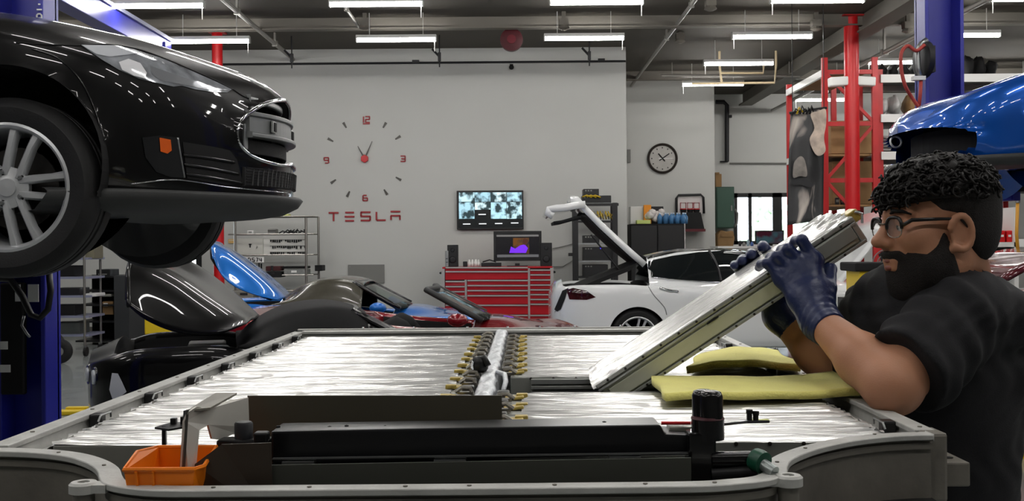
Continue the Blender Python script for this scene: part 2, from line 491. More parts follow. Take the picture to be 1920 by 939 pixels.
# things on the clock wall
M_cred = mat('clock_red', (150, 30, 36), 0.4)
M_hub = mat('clock_hub_red', (190, 24, 30), 0.35)
M_tick = mat('clock_grey', (70, 68, 64), 0.4, 0.3)
DW = YB - 0.012
wc = thing('wall_clock', 'large frameless wall clock with red numerals and grey ticks', 'clock', at(684, 298, YB))
ctr = at(684, 297.7, DW)
for (x, y) in ((646.4, 234.6), (721, 234.6), (746, 258), (619.6, 262.3), (747, 335), (723, 360), (653, 363.7), (625, 340)):
    p = at(x, y, DW); d_ = (p - ctr).normalized(); n_ = Vector((d_.z, 0, -d_.x))
    a, b = p - d_ * 0.055, p + d_ * 0.055
    MB().prism([a - n_ * 0.012, a + n_ * 0.012, b + n_ * 0.024, b - n_ * 0.024], (0, 0.012, 0)).build('tick', M_tick, wc)
for nm, (x, y) in (('hour_hand', (671, 274)), ('minute_hand', (698, 265))):
    p = at(x, y, DW); d_ = (p - ctr).normalized(); n_ = Vector((d_.z, 0, -d_.x))
    MB().prism([ctr - n_ * 0.016 - Vector((0, .02, 0)), ctr + n_ * 0.016 - Vector((0, .02, 0)), p + n_ * 0.005 - Vector((0, .02, 0)), p - n_ * 0.005 - Vector((0, .02, 0))], (0, 0.006, 0)).build(nm, M_tick, wc)
hx = [ctr + Vector((0.072 * math.cos(PI / 3 * i + PI / 6), -0.05, 0.072 * math.sin(PI / 3 * i + PI / 6))) for i in range(6)]
MB().prism(hx, (0, 0.055, 0)).build('hub', M_hub, wc, bevel=0.008)
def strokes(name, segs, cx, cy, sw, sh, th, m, parent, d=DW):
    """letter made of flat bars; segs in a 0..1 box"""
    mb = MB()
    for (x0, y0, x1, y1) in segs:
        a = at(cx + (x0 - .5) * sw, cy - (y0 - .5) * sh, d); b = at(cx + (x1 - .5) * sw, cy - (y1 - .5) * sh, d)
        mb.bar(a, b, 0.012, th, up=(0, 0, 1) if abs(x1 - x0) > abs(y1 - y0) else (1, 0, 0))
    return mb.build(name, m, parent)
h = 0.0225
strokes('numeral', [(0.08, 0, .08, 1), (.35, 1, 1, 1), (.95, 1, .95, .5), (.35, .5, 1, .5), (.4, .5, .4, 0), (.35, 0, 1, 0), (0.0, -.22, 1, -.22)], 687, 224, 13, 11, h, M_cred, wc)
strokes('numeral', [(0, 1, 1, 1), (.15, .5, 1, .5), (0, 0, 1, 0), (.95, 0, .95, 1)], 755.5, 297.5, 9, 10, h, M_cred, wc)
strokes('numeral', [(.1, 1, .8, 1), (.05, 0, .05, 1), (0, .5, 1, .5), (.95, 0, .95, .5), (0, 0, 1, 0)], 684.8, 371, 9, 10, h, M_cred, wc)
strokes('numeral', [(0, 1, 1, 1), (.95, 0, .95, 1), (0, .5, 1, .5), (.05, .5, .05, 1), (.2, 0, .9, 0)], 612, 300.5, 9, 10, h, M_cred, wc)
sg = thing('wall_lettering', 'red lettering spelling a word on the wall under the clock', 'lettering', at(683, 404, YB))
L = {'T': [(0, 1, 1, 1), (.5, 0, .5, .95)], 'E': [(0.05, 1, .95, 1), (0, .5, 1, .5), (.05, 0, .95, 0)], 'S': [(0, 1, 1, 1), (.04, .5, .04, 1), (0, .5, 1, .5), (.96, 0, .96, .5), (0, 0, .96, 0)], 'L': [(.06, 0, .06, 1), (.06, 0, 1, 0)], 'A': [(0, 1, 1, 1), (0, .5, 1, .5), (.05, 0, .05, .5), (.95, 0, .95, .5)]}
for ch, cx in (('T', 625.5), ('E', 655.5), ('S', 685.5), ('L', 714), ('A', 741.5)):
    strokes('letter', L[ch], cx, 405.5 - (cx - 683) * 0.02, 18.5, 15.5, 0.030, M_cred, sg)

# dark red ceiling reel and little camera
p = at(959, 75, 16.6)
t = thing('ceiling_reel', 'dark red round cord reel hung under the ceiling', 'reel', (p.x, 16.6, ZC))
M_dred = mat('dark_red', (72, 8, 20), 0.5)
MB().lathe([(0.14, -0.07), (0.175, -0.06), (0.18, 0), (0.175, 0.06), (0.14, 0.07)], p, (0, 1, 0), 28).build('drum', M_dred, t, sharp=40)
MB().lathe([(0.07, -0.085), (0.07, -0.06)], p, (0, 1, 0), 20).build('hub', mat('reel_hub', (104, 16, 32), 0.5), t)
MB().box((p.x, 16.6, (p.z + 0.17 + ZC) / 2), (0.1, 0.06, ZC - p.z - 0.17)).build('bracket', M_dred, t)
p = at(959, 126, YB - 0.06)
tag(MB().sphere(p, 0.045, 10).box((p.x, YB - 0.02, p.z + 0.03), (0.06, 0.04, 0.06)).build('dome_camera', M_blackm, smooth=True), 'small black camera high on the clock wall', 'camera')
# ------------------------------------------------------------------ battery pack in the foreground
ZP = 1.19
SP = 0.0133
PU, PV = Vector((math.cos(SP), -math.sin(SP), 0)), Vector((math.sin(SP), math.cos(SP), 0))
PO = Vector((-0.0685, 1.70, ZP))
PM = Matrix(((PU.x, PV.x, 0, PO.x), (PU.y, PV.y, 0, PO.y), (0, 0, 1, PO.z), (0, 0, 0, 1)))
PR = PM.to_3x3()
def pk(u, v, w=0.0):
    return PM @ Vector((u, v, w))
def pkbox(mb, u0, u1, v0, v1, w0, w1):
    return mb.box(pk((u0 + u1) / 2, (v0 + v1) / 2, (w0 + w1) / 2), (u1 - u0, v1 - v0, w1 - w0), PR)

M_cast = mat('cast_aluminium', (186, 186, 182), 0.5, 0.15, var=(14, 0.14), bump=(90, 0.12))
M_castd = mat('painted_tray', (116, 112, 104), 0.6, 0.05, var=(9, 0.25), bump=(50, 0.1))
M_tray = mat('tray_floor', (30, 30, 30), 0.6, 0.2)
M_alu = mat('aluminium_rail', (176, 178, 176), 0.35, 0.75, var=(12, 0.06))
M_modbody = mat('module_side', (150, 152, 146), 0.45, 0.4, var=(8, 0.06))

# silver foil: metallic, finely streaked along the cells
def foil_mat():
    m = bpy.data.materials.new('silver_foil'); m.use_nodes = True; nt = m.node_tree; b = nt.nodes['Principled BSDF']
    tc = nt.nodes.new('ShaderNodeTexCoord'); mp = nt.nodes.new('ShaderNodeMapping')
    mp.inputs['Scale'].default_value = (4, 240, 1)
    nt.links.new(tc.outputs['Object'], mp.inputs['Vector'])
    n = nt.nodes.new('ShaderNodeTexNoise'); n.inputs['Scale'].default_value = 1.0; n.inputs['Detail'].default_value = 3
    nt.links.new(mp.outputs['Vector'], n.inputs['Vector'])
    r = nt.nodes.new('ShaderNodeValToRGB'); r.color_ramp.elements[0].position = 0.25; r.color_ramp.elements[1].position = 0.5
    r.color_ramp.elements[0].color = (0.26, 0.26, 0.25, 1); r.color_ramp.elements[1].color = (0.84, 0.84, 0.82, 1)
    nt.links.new(n.outputs['Fac'], r.inputs['Fac']); nt.links.new(r.outputs['Color'], b.inputs['Base Color'])
    b.inputs['Metallic'].default_value = 0.55; b.inputs['Roughness'].default_value = 0.26
    n2 = nt.nodes.new('ShaderNodeTexNoise'); n2.inputs['Scale'].default_value = 45; n2.inputs['Detail'].default_value = 5
    nt.links.new(tc.outputs['Object'], n2.inputs['Vector'])
    ad = nt.nodes.new('ShaderNodeMath'); ad.operation = 'MULTIPLY_ADD'; ad.inputs[1].default_value = 0.5
    nt.links.new(n2.outputs['Fac'], ad.inputs[0]); nt.links.new(n.outputs['Fac'], ad.inputs[2])
    bp = nt.nodes.new('ShaderNodeBump'); bp.inputs['Strength'].default_value = 0.35; bp.inputs['Distance'].default_value = 0.004
    nt.links.new(ad.outputs['Value'], bp.inputs['Height']); nt.links.new(bp.outputs['Normal'], b.inputs['Normal'])
    return m
M_foil = foil_mat()
M_tab = mat('terminal_amber', (186, 164, 84), 0.35, 0.3, var=(60, 0.35))
M_bus = mat('busbar_nickel', (150, 146, 138), 0.25, 0.9)
M_busd = mat('busbar_dark', (60, 58, 54), 0.35, 0.7)

pack = thing('battery_pack', 'large open battery pack tray of cast aluminium in the foreground', 'battery pack', (PO.x, PO.y + 1, ZP - 0.12))
# floor pan and module divider bars
pkbox(MB(), -0.745, 0.745, -0.20, 2.24, -0.118, -0.104).build('floor_pan', M_tray, pack)
fr_pan = [onz(x, y, ZP) for x, y in ((1500, 850), (1440, 880), (1330, 903), (300, 912), (205, 885), (150, 850))]
MB().prism([Vector((p.x, p.y, ZP - 0.112)) for p in fr_pan], (0, 0, 0.008)).build('front_pan', M_tray, pack)
# side rails: flange, upstanding wall and inner ledge
for s in (-1, 1):
    mb = MB(); VS = -0.02 if s < 0 else 0.075
    pkbox(mb, s * 0.765 if s < 0 else 0.732, -0.732 if s < 0 else 0.765, VS, 2.25, -0.010, 0.0)
    pkbox(mb, -0.758 if s < 0 else 0.738, -0.738 if s < 0 else 0.758, VS, 2.25, -0.118, -0.010)
    pkbox(mb, -0.738 if s < 0 else 0.722, -0.722 if s < 0 else 0.738, max(.03, VS), 2.2, -0.05, -0.03)
    mb.build('side_rail', M_cast, pack, bevel=0.002)
    for k in range(9):
        mb2 = MB(); p = pk(s * 0.749, 0.1 + k * 0.25, 0.0)
        mb2.lathe([(0.004, 0), (0.004, 0.0015), (0, 0.0015)], p, n=8).build('rivet', M_castd, pack)
mb = MB(); pkbox(mb, -0.765, 0.765, 2.205, 2.25, -0.010, 0.0); pkbox(mb, -0.765, 0.765, 2.215, 2.235, -0.118, -0.010); pkbox(mb, -0.765, 0.765, 2.27, 2.285, -0.03, 0.004); pkbox(mb, -0.765, 0.765, 2.25, 2.27, -0.03, -0.02)
mb.build('rear_rail', M_cast, pack, bevel=0.002)
for u in (-0.52, -0.33, -0.13, 0.02, 0.14, 0.27, 0.44, 0.6):
    MB().lathe([(0.006, 0), (0.006, 0.005), (0, 0.006)], pk(u, 2.277, 0.004), n=8).build('stud', M_chrome, pack)
# front casting: flange following the two concave corners and the straight front edge, wall below
path_px = [(1743, 812), (1700, 813), (1650, 816), (1590, 823), (1535, 834), (1492, 847), (1465, 860), (1456, 873), (1453, 885), (1425, 896), (1370, 902), (1300, 906),
           (1100, 908.5), (900, 910.5), (700, 912), (500, 913.5), (330, 914.5), (262, 911), (218, 903), (208, 893), (202, 878), (180, 864), (140, 852), (80, 845), (0, 842), (-55, 842)]
cl = spline([onz(x, y, ZP) for x, y in path_px], 5)
def ribbon(mb, pts, off0, off1, z0, z1):
    n = len(pts); rows = []
    for i, p in enumerate(pts):
        p = Vector(p); t = (Vector(pts[min(i + 1, n - 1)]) - Vector(pts[max(i - 1, 0)])).normalized()
        nn = Vector((-t.y, t.x, 0))
        rows.append([Vector((p.x + nn.x * o, p.y + nn.y * o, ZP + z)) for o, z in ((off0, z0), (off1, z0), (off1, z1), (off0, z1))])
    mb.grid(rows, wv=True)
    o = len(mb.v) - 4 * n
    mb.f += [(o, o + 1, o + 2, o + 3), (o + 4 * n - 1, o + 4 * n - 2, o + 4 * n - 3, o + 4 * n - 4)]; mb.mi += [0, 0]
    return mb
ribbon(MB(), cl, -0.015, 0.015, -0.009, 0.0).build('front_flange', M_cast, pack, sharp=40, bevel=0.0015)
mb = MB(); ribbon(mb, cl, -0.003, 0.004, -0.112, -0.009); ribbon(mb, cl, -0.002, 0.009, -0.024, -0.014)
mb.build('front_wall', M_castd, pack, sharp=40)
for sx, (x, y) in enumerate(((1478, 891), (157, 904))):
    p = onz(x, y, ZP)
    mb = MB(); R_, r_ = 0.019, 0.008; n = 24
    q = [[(p.x + rr * math.cos(2 * PI * i / n), p.y + rr * math.sin(2 * PI * i / n), ZP + z) for i in range(n)] for rr, z in ((r_, -0.02), (r_, 0.001), (R_ - 0.003, 0.001), (R_, -0.002), (R_, -0.013), (R_ - 0.006, -0.015))]
    mb.grid(q, wv=True)
    mb.box((p.x + (-0.014 if sx == 0 else 0.016), p.y + 0.001, ZP - 0.007), (0.034, 0.026, 0.011))
    mb.build('corner_boss', M_cast, pack, sharp=40)
    MB().lathe([(R_ - 0.005, -0.1), (R_ - 0.005, -0.014)], (p.x, p.y, ZP), n=20).build('boss_body', M_castd, pack, sharp=40)
for (x, y) in ((1340, 904.5), (1210, 906.8), (1040, 909), (880, 910.5), (760, 911.6), (580, 913), (400, 914), (1640, 814), (1510, 840), (1457, 866), (195, 872), (110, 848)):
    MB().lathe([(0.003, 0), (0.003, 0.0012), (0, 0.0012)], onz(x, y, ZP + 0.0003), n=8).build('rivet', M_castd, pack)
# outer corner post and lifting bracket at right
c = onz(1752, 806, ZP)
MB().box((c.x - 0.006, c.y + 0.008, ZP - 0.058), (0.040, 0.060, 0.114)).build('corner_post', M_castd, pack, bevel=0.006)
b = at(1785, 885, 1.78)
br = MB().box((b.x, b.y + 0.03, b.z), (0.045, 0.1, 0.04)).build('lifting_bracket', M_castd, pack, bevel=0.003)
MB().lathe([(0.008, 0), (0.008, 0.001), (0, 0.001)], (b.x + 0.002, b.y + 0.02, b.z + 0.0203), n=12).build('bolt_hole', M_blackm, br)
# rail clips
M_clip = mat('clip_black', (26, 26, 27), 0.35)
for s in (-1, 1):
    for k in range(7):
        v = 2.06 - 0.289 * k - (0.02 if s < 0 else -0.17)
        if s > 0 and k == 6: v = 0.18
        mb = MB(); pkbox(mb, s * 0.722 - 0.012, s * 0.722 + 0.012, v - 0.014, v + 0.014, -0.03, -0.001)
        o = mb.build('rail_clip', M_clip, pack, bevel=0.004)
        MB().tube([pk(s * 0.708, v - 0.03, -0.012), pk(s * 0.706, v - 0.024, -0.002), pk(s * 0.706, v + 0.024, -0.002), pk(s * 0.708, v + 0.03, -0.012)], 0.002, 6).build('wire_loop', M_steel, o)
# centre spine wrapped in silver film
rows = []
for i in range(90):
    v = -0.02 + i * 2.2 / 89
    row = []
    for a in np.linspace(0, PI, 9):
        rr = 0.0185 + 0.002 * math.sin(v * 41 + a * 3) + 0.0015 * random.random()
        row.append(pk(math.cos(a) * rr * 1.1, v, -0.012 + 0.9 * rr * min(1, 1.25 * math.sin(a)) + 0.0012 * random.random()))
    rows.append([pk(0.022, v, -0.09)] + row + [pk(-0.022, v, -0.09)])
M_wrap = mat('film_wrap', (196, 200, 204), 0.3, 0.45, var=(25, 0.15), bump=(70, 0.5))
MB().grid(rows).build('spine', M_wrap, pack, smooth=True)
p = at(900, 691, 2.60)
kn = MB().lathe([(0.014, -0.02), (0.02, -0.012), (0.021, 0.006), (0.014, 0.018), (0, 0.02)], (p.x, p.y, ZP + 0.022), n=14).tube([(p.x - 0.01, p.y, ZP + 0.03), (p.x + 0.012, p.y - 0.012, ZP + 0.038), (p.x + 0.02, p.y - 0.02, ZP + 0.02)], 0.008, 8).build('connector_knob', M_black, pack, smooth=True)
MB().tube([(p.x - 0.016, p.y - 0.016, ZP + 0.03), (p.x - 0.019, p.y - 0.014, ZP + 0.02), (p.x - 0.018, p.y - 0.014, ZP + 0.01)], 0.003, 6).build('clamp', M_chrome, kn)
MB().tube([pk(0.02, 0.86, 0.006), pk(0.038, 0.80, 0.008), pk(0.042, 0.73, 0.0), pk(0.036, 0.68, -0.02)], 0.006, 8).build('cable', M_wrap, pack, smooth=True)

# ---- modules
def noise1(n, seed):
    r = np.random.default_rng(seed).normal(size=n); k = np.array([1, 2, 3, 2, 1.0]); return np.convolve(r, k / k.sum(), 'same')
def make_module(seed):
    r = thing('battery_module', 'module', 'battery module', (0, 0, 0), 'battery modules laid in the tray')
    MB().box((0.32, 0, -0.052), (0.64, 0.276, 0.08)).build('body', M_modbody, r, bevel=0.003)
    g = np.random.default_rng(seed)
    NU, NV = 44, 54
    amp = 0.5 + 1.9 * np.abs(np.linspace(-1, 1, NU)) ** 5
    low = g.normal(size=(NU, NV)); 
    for _ in range(2): low = (np.roll(low, 1, 0) + low + np.roll(low, -1, 0)) / 3
    P = []
    for i in range(NU):
        row = []; u = 0.028 + (0.642 - 0.028) * i / (NU - 1)
        if i in (0, NU - 1): u += g.normal() * 0.002
        for j in range(NV):
            v = -0.138 + 0.276 * j / (NV - 1)
            z = -0.0095 + 0.0024 * (1 if j % 4 < 2 else -1) * (0.55 + 0.45 * abs(math.sin(j * 1.7))) + 0.0016 * low[i, j] * amp[i]
            if j in (0, NV - 1): z -= 0.006
            if i in (0, NU - 1): z -= 0.004 * g.random()
            row.append((u + g.normal() * 0.0008, v, z))
        P.append(row)
    MB().grid([q[::-1] for q in P][::-1]).build('foil_cover', M_foil, r, smooth=True)
    # far-end crumpled flap of the bag
    P = [[(0.632 + 0.012 * a + 0.003 * g.normal(), -0.13 + 0.26 * b / 20, -0.008 - 0.01 * a + 0.003 * g.normal()) for b in range(21)] for a in range(4)]
    MB().grid([q[::-1] for q in P][::-1]).build('foil_flap', M_foil, r, smooth=True)
    # spine-end terminals
    for y in (-0.075, 0.06):
        tb = MB().box((0.014, y, -0.008), (0.04, 0.04, 0.006), Matrix.Rotation(-0.12, 3, 'Y')).box((0.03, y + 0.01, -0.005), (0.024, 0.02, 0.009)).build('terminal_tab', M_tab, r, bevel=0.002)
        MB().box((-0.008, y - 0.045, -0.006), (0.034, 0.02, 0.006)).tube([(-0.024, y - 0.045, -0.01), (-0.018, y - 0.045, 0.004), (0.0, y - 0.045, 0.006), (0.014, y - 0.045, -0.004)], 0.005, 6).build('busbar', M_bus, r)
        MB().box((-0.01, y + 0.04, -0.006), (0.026, 0.03, 0.014)).build('lug', M_busd, r, bevel=0.003)
    for k in range(11):
        MB().lathe([(0.0035, 0), (0.0035, 0.002), (0, 0.0025)], (0.05 + k * 0.055, -0.138, -0.016), (0, -1, 0), 8).build('screw', M_busd, r)
    return r
protos = [make_module(11), make_module(23)]
rowname = ['in the farthest row of the tray', 'in the second row from the far end', 'in the third row from the far end', 'in the middle row of the tray', 'in the third row from the near end', 'in the second row from the near end', 'in the nearest row of the tray']
used = [False, False]; cnt = 0
for k in range(7):
    vc = 2.06 - 0.289 * (k + 0.5)
    for s in (1, -1):
        if s == 1 and k == 4: continue
        lab = ('silver foil-covered battery module right of the spine, ' if s == 1 else 'silver foil-covered battery module left of the spine, ') + rowname[k]
        i = cnt % 2; cnt += 1
        M = PM @ T(s * 0.05, vc, 0) @ Matrix.Rotation(0 if s == 1 else PI, 4, 'Z')
        if not used[i]:
            protos[i].matrix_basis = M; protos[i]['label'] = lab; used[i] = True
        else:
            c = dup(protos[i], Matrix.Identity(4), lab); c.matrix_basis = M
# walls of the empty bay
mb = MB(); v4 = 2.06 - 0.289 * 4
pkbox(mb, 0.05, 0.70, v4 - 0.006, v4 - 0.001, -0.1, -0.062); pkbox(mb, 0.05, 0.70, v4 - 0.289 + 0.002, v4 - 0.289 + 0.008, -0.1, -0.018)
mb.build('bay_wall', mat('bay_wall_olive', (74, 74, 66), 0.5, 0.3), pack)
for w0, w1, dv in ((-0.028, -0.016, 0.016), (-0.040, -0.032, 0.020), (-0.060, -0.044, 0.014)):
    pkbox(MB(), 0.10, 0.69, v4 + 0.007 - dv, v4 + 0.006, w0, w1).build('bay_rail', M_alu, pack, bevel=0.001)

# ---- lifted module
q0, q1 = at(1114, 720, 2.36), at(1594, 404, 2.32)
mx = (q1 - q0).normalized(); my = Vector((0, 1, 0)); my = (my - mx * my.dot(mx)).normalized(); mz = mx.cross(my)
ML = (q1 - q0).length
MM = Matrix(((mx.x, my.x, mz.x, q0.x), (mx.y, my.y, mz.y, q0.y), (mx.z, my.z, mz.z, q0.z), (0, 0, 0, 1)))
def mm(a, b, c): return MM @ Vector((a, b, c))
lm = thing('battery_module', 'tilted battery module lifted out of the tray by the man', 'battery module', mm(0, 0.14, -0.07), 'battery modules laid in the tray')
def mbox(mb, a0, a1, b0, b1, c0, c1): return mb.box(mm((a0 + a1) / 2, (b0 + b1) / 2, (c0 + c1) / 2), (a1 - a0, b1 - b0, c1 - c0), MM.to_3x3())
M_mside = mat('module_rail', (172, 174, 170), 0.35, 0.6, var=(10, 0.05))
M_mcream = mat('module_side_plastic', (196, 198, 178), 0.45, var=(6, 0.05))
mbox(MB(), 0.005, ML - 0.01, 0.008, 0.285, -0.062, -0.006).build('body', M_mcream, lm, bevel=0.003)
mb = MB(); mbox(mb, 0, ML, 0.0, 0.01, -0.014, -0.004).build('upper_rail', M_mside, lm, bevel=0.002)
mb = MB(); mbox(mb, 0, ML, -0.001, 0.010, -0.022, -0.0165); mb.build('middle_rail', M_mside, lm, bevel=0.001)
mb = MB(); mbox(mb, 0.02, ML - 0.02, 0.002, 0.012, -0.058, -0.027); mb.build('side_panel', M_mcream, lm, bevel=0.002)
mb = MB(); mbox(mb, 0, ML, -0.003, 0.012, -0.068, -0.061); mb.build('lower_rail', M_mside, lm, bevel=0.001)
for a in (0.28, 0.46): 
    mb = MB(); mbox(mb, a, a + 0.03, -0.0015, 0.004, -0.0275, -0.025); mb.build('slot', M_blackm, lm)
for k in range(14):
    a = 0.03 + k * (ML - 0.06) / 13
    MB().lathe([(0.0032, 0), (0.0028, 0.002), (0, 0.003)], mm(a, 0.0, -0.009), -my, 8).build('screw', M_busd, lm)
    if k % 1 == 0 and k < 13: MB().lathe([(0.003, 0), (0.0028, 0.0015), (0, 0.0022)], mm(a + 0.02, -0.003, -0.0645), -my, 8).build('screw', M_busd, lm)
g = np.random.default_rng(5); P = []
NU, NV = 70, 30
low = g.normal(size=(NU, NV))
for _ in range(2): low = (np.roll(low, 1, 0) + low + np.roll(low, -1, 0)) / 3
for i in range(NU):
    a = -0.008 + (ML + 0.01) * i / (NU - 1); end = max(0, abs(i / (NU - 1) - 0.5) * 2 - 0.62) / 0.38
    P.append([mm(a, 0.004 + 0.28 * j / (NV - 1), -0.003 + 0.0018 * low[i, j] * (0.5 + 2.6 * end) + 0.006 * end * math.sin(PI * j / (NV - 1)) - (0.006 if j in (0, NV - 1) else 0)) for j in range(NV)])
MB().grid(P).build('foil_cover', M_foil, lm, smooth=True)
# end plate, frame and amber terminal at the raised end
mb = MB(); mbox(mb, ML - 0.15, ML - 0.012, -0.003, 0.004, -0.05, -0.018); mb.build('end_panel', M_modbody, lm, bevel=0.002)
mb = MB(); mbox(mb, ML - 0.01, ML + 0.004, 0.004, 0.28, -0.066, -0.004); mb.build('end_plate', M_mside, lm, bevel=0.003)
tb = MB(); mbox(tb, ML - 0.002, ML + 0.022, 0.012, 0.07, -0.022, 0.004); tb = tb.build('terminal_tab', M_tab, lm, bevel=0.003)
for b_ in (0.022, 0.035, 0.05): MB().lathe([(0.004, 0), (0.004, 0.006), (0, 0.007)], mm(ML + 0.022, b_, -0.008), mx, 8).build('contact', M_busd, tb)
mb = MB().tube([mm(ML + 0.015, 0.01, 0.0), mm(ML + 0.026, 0.01, -0.012), mm(ML + 0.015, 0.012, -0.03)], 0.003, 6).build('film_edge', M_wrap, lm)

# ---- things standing in and on the front of the pack
M_olive = mat('olive_sheet', (92, 88, 76), 0.45, 0.35, var=(3, 0.06))
M_gloss = mat('gloss_black', (12, 12, 14), 0.22, coat=0.3)
M_duct = mat('black_duct', (16, 17, 20), 0.3, var=(4, 0.2))
# olive sheet standing behind the black duct
a, b = at(464, 742, 1.64), at(941, 741, 1.62)
pl = thing('sheet_panel', 'upright olive-grey sheet metal panel behind the black duct', 'panel', ((a.x + b.x) / 2, 1.63, ZP))
zt = (a.z + b.z) / 2
MB().hexa([Vector((a.x, 1.64, ZP - 0.09)), Vector((b.x, 1.62, ZP - 0.09)), Vector((b.x, 1.623, ZP - 0.09)), Vector((a.x, 1.643, ZP - 0.09)), Vector((a.x, 1.64, zt)), Vector((b.x, 1.62, zt)), Vector((b.x, 1.623, zt)), Vector((a.x, 1.643, zt))]).build('sheet', M_olive, pl)
MB().hexa([Vector((a.x, 1.60, ZP + 0.0)), Vector((b.x, 1.58, ZP + 0.0)), Vector((b.x, 1.62, ZP + 0.0)), Vector((a.x, 1.64, ZP + 0.0)), Vector((a.x, 1.60, ZP + 0.004)), Vector((b.x, 1.58, ZP + 0.004)), Vector((b.x, 1.62, ZP + 0.004)), Vector((a.x, 1.64, ZP + 0.004))]).build('foot_flange', M_olive, pl)
# long black duct
du = thing('black_duct', 'long glossy black duct lying across the front of the pack', 'duct', (at(880, 830, 1.5).x, 1.52, ZP - 0.1))
pts = [at(508, 808, 1.5), at(1238, 796, 1.5), at(1247, 813, 1.5), at(1300, 815, 1.5), at(1300, 853, 1.5), at(508, 868, 1.5)]
MB().prism(pts, (0, 0.07, 0)).build('body', M_duct, du, bevel=0.003)
for (x, y) in ((522, 800), (618, 801), (650, 799), (722, 800), (1133, 792)):
    MB().lathe([(0.003, 0), (0.003, 0.006), (0, 0.007)], at(x, y + 6, 1.53), n=8).build('bolt', M_blackm, du)
pb('lower_strip', 510, 866, 1300, 872, 1.485, 0.03, M_gloss, du)
MB().prism([at(510, 860, 1.484), at(1300, 849, 1.484), at(1300, 851, 1.484), at(510, 862, 1.484)], (0, 0.01, 0)).build('bright_edge', M_steel, du)
for x0, x1, y in ((528, 588, 868), (813, 873, 865), (1143, 1202, 859)):
    pb('bracket', x0, y - 2, x1, y + 3, 1.478, 0.02, M_steel, du)
# grey cover plate below the duct
cv = MB().prism([at(505, 872, 1.455), at(1296, 858, 1.455), at(1296, 902, 1.455) + Vector((0, 0, -0.05)), at(505, 914, 1.455) + Vector((0, 0, -0.05))], (0, 0.004, 0))
tag(cv.build('cover_plate', mat('cover_grey', (78, 80, 74), 0.5, 0.3, var=(3, 0.05))), 'flat grey-green cover plate in front of the black duct', 'plate')
tag(MB().prism([at(365, 870, 1.44), at(415, 833, 1.45), at(508, 830, 1.45), at(511, 905, 1.445) + Vector((0, 0, -0.05)), at(365, 912, 1.44) + Vector((0, 0, -0.05))], (0, 0.003, 0)).build('side_plate', mat('plate_brown', (76, 68, 60), 0.35, 0.5, var=(4, 0.1))), 'brownish reflective metal plate beside the orange bin', 'plate')
# bent white-grey bracket
br = thing('bent_bracket', 'tall bent sheet-metal bracket standing in the orange bin', 'bracket', at(355, 903, 1.42))
M_brk = mat('bracket_metal', (206, 204, 196), 0.35, 0.25, var=(6, 0.06))
F1 = [(338, 905), (344, 790), (352, 772), (368, 762), (392, 766), (430, 750), (464, 745), (466, 800), (440, 812), (410, 824), (396, 822), (389, 796), (372, 806), (366, 880), (352, 902)]
poly = []
for x, y in F1:
    t_ = min(1, max(0, (x - 352) / 110)); poly.append(at(x, y, 1.43 + 0.17 * t_))
MB().add(poly, [tuple(range(len(poly)))]).build('web', M_brk, br, solid=0.003)
top = [(355, 772, 1.44), (368, 760, 1.45), (400, 748, 1.52), (444, 735, 1.62), (444, 738, 1.62), (396, 766, 1.47)]
MB().add([at(*q) for q in ((352, 770, 1.44), (394, 766, 1.47), (444, 738, 1.62), (404, 738, 1.62))], [(0, 1, 2, 3)]).build('top_flange', mat('flange_grey', (128, 125, 116), 0.45, 0.3), br, solid=0.003)
MB().add([at(*q) for q in ((346, 770, 1.44), (352, 768, 1.43), (343, 905, 1.425), (337, 903, 1.44))], [(0, 1, 2, 3)]).build('edge_flange', mat('bracket_dark', (80, 80, 76), 0.4, 0.6), br, solid=0.003)
MB().add([at(*q) for q in ((311, 902, 1.41), (322, 893, 1.44), (340, 888, 1.45), (352, 897, 1.43), (340, 907, 1.41), (322, 908, 1.405))], [(0, 1, 2, 3, 4, 5)]).build('foot', M_brk, br, solid=0.003)
# orange bin
def bin_(name, label):
    d0, d1 = 1.395, 1.50
    t = thing(name, label, 'bin', (at(298, 900, d0).x, 1.45, ZP - 0.1))
    zt, zb_ = at(300, 880, d0).z, ZP - 0.075
    x0, x1 = at(232, 880, d0).x, at(364, 870, d0).x
    zt2 = at(330, 838, d1).z
    mb = MB()
    # walls: open-front stacking bin, back wall higher, sides sloping to the front
    B = [Vector((x0 + .012, d0 + .01, zb_)), Vector((x1 - .01, d0 + .01, zb_)), Vector((x1 - .01, d1, zb_)), Vector((x0 + .012, d1, zb_))]
    Tt = [Vector((x0, d0, zt)), Vector((x1, d0, zt)), Vector((x1 + .004, d0 + 0.03, zt2 - 0.012)), Vector((x1, d1, zt2)), Vector((x0 + .01, d1, zt2)), Vector((x0 - .002, d0 + 0.055, zt + 0.012))]
    vs = B + Tt
    fs = [(3, 2, 1, 0), (0, 1, 5, 4), (1, 2, 7, 6, 5), (2, 3, 8, 7), (3, 0, 4, 9, 8)]
    mb.add(vs, fs).build('shell', M_orange, t, solid=0.003, off=-1)
    loop = [Tt[0], Tt[1], Tt[2], Tt[3], Tt[4], Tt[5]]
    MB().tube(loop, 0.0032, 6, closed=True).build('rim', M_orange, t)
    fa = Tt[0].lerp(Tt[1], .36)
    mb = MB()
    for q in (0.16, 0.4): mb2 = MB().bar(Tt[0].lerp(Tt[1], q + 0.02) - Vector((0, .002, 0.002)), B[0].lerp(B[1], q) - Vector((0, .002, 0)), 0.003, 0.003, up=(0, 1, 0)).build('rib', M_orange, t)
    return t
bin_('parts_bin', 'small orange plastic parts bin at the front left of the pack')
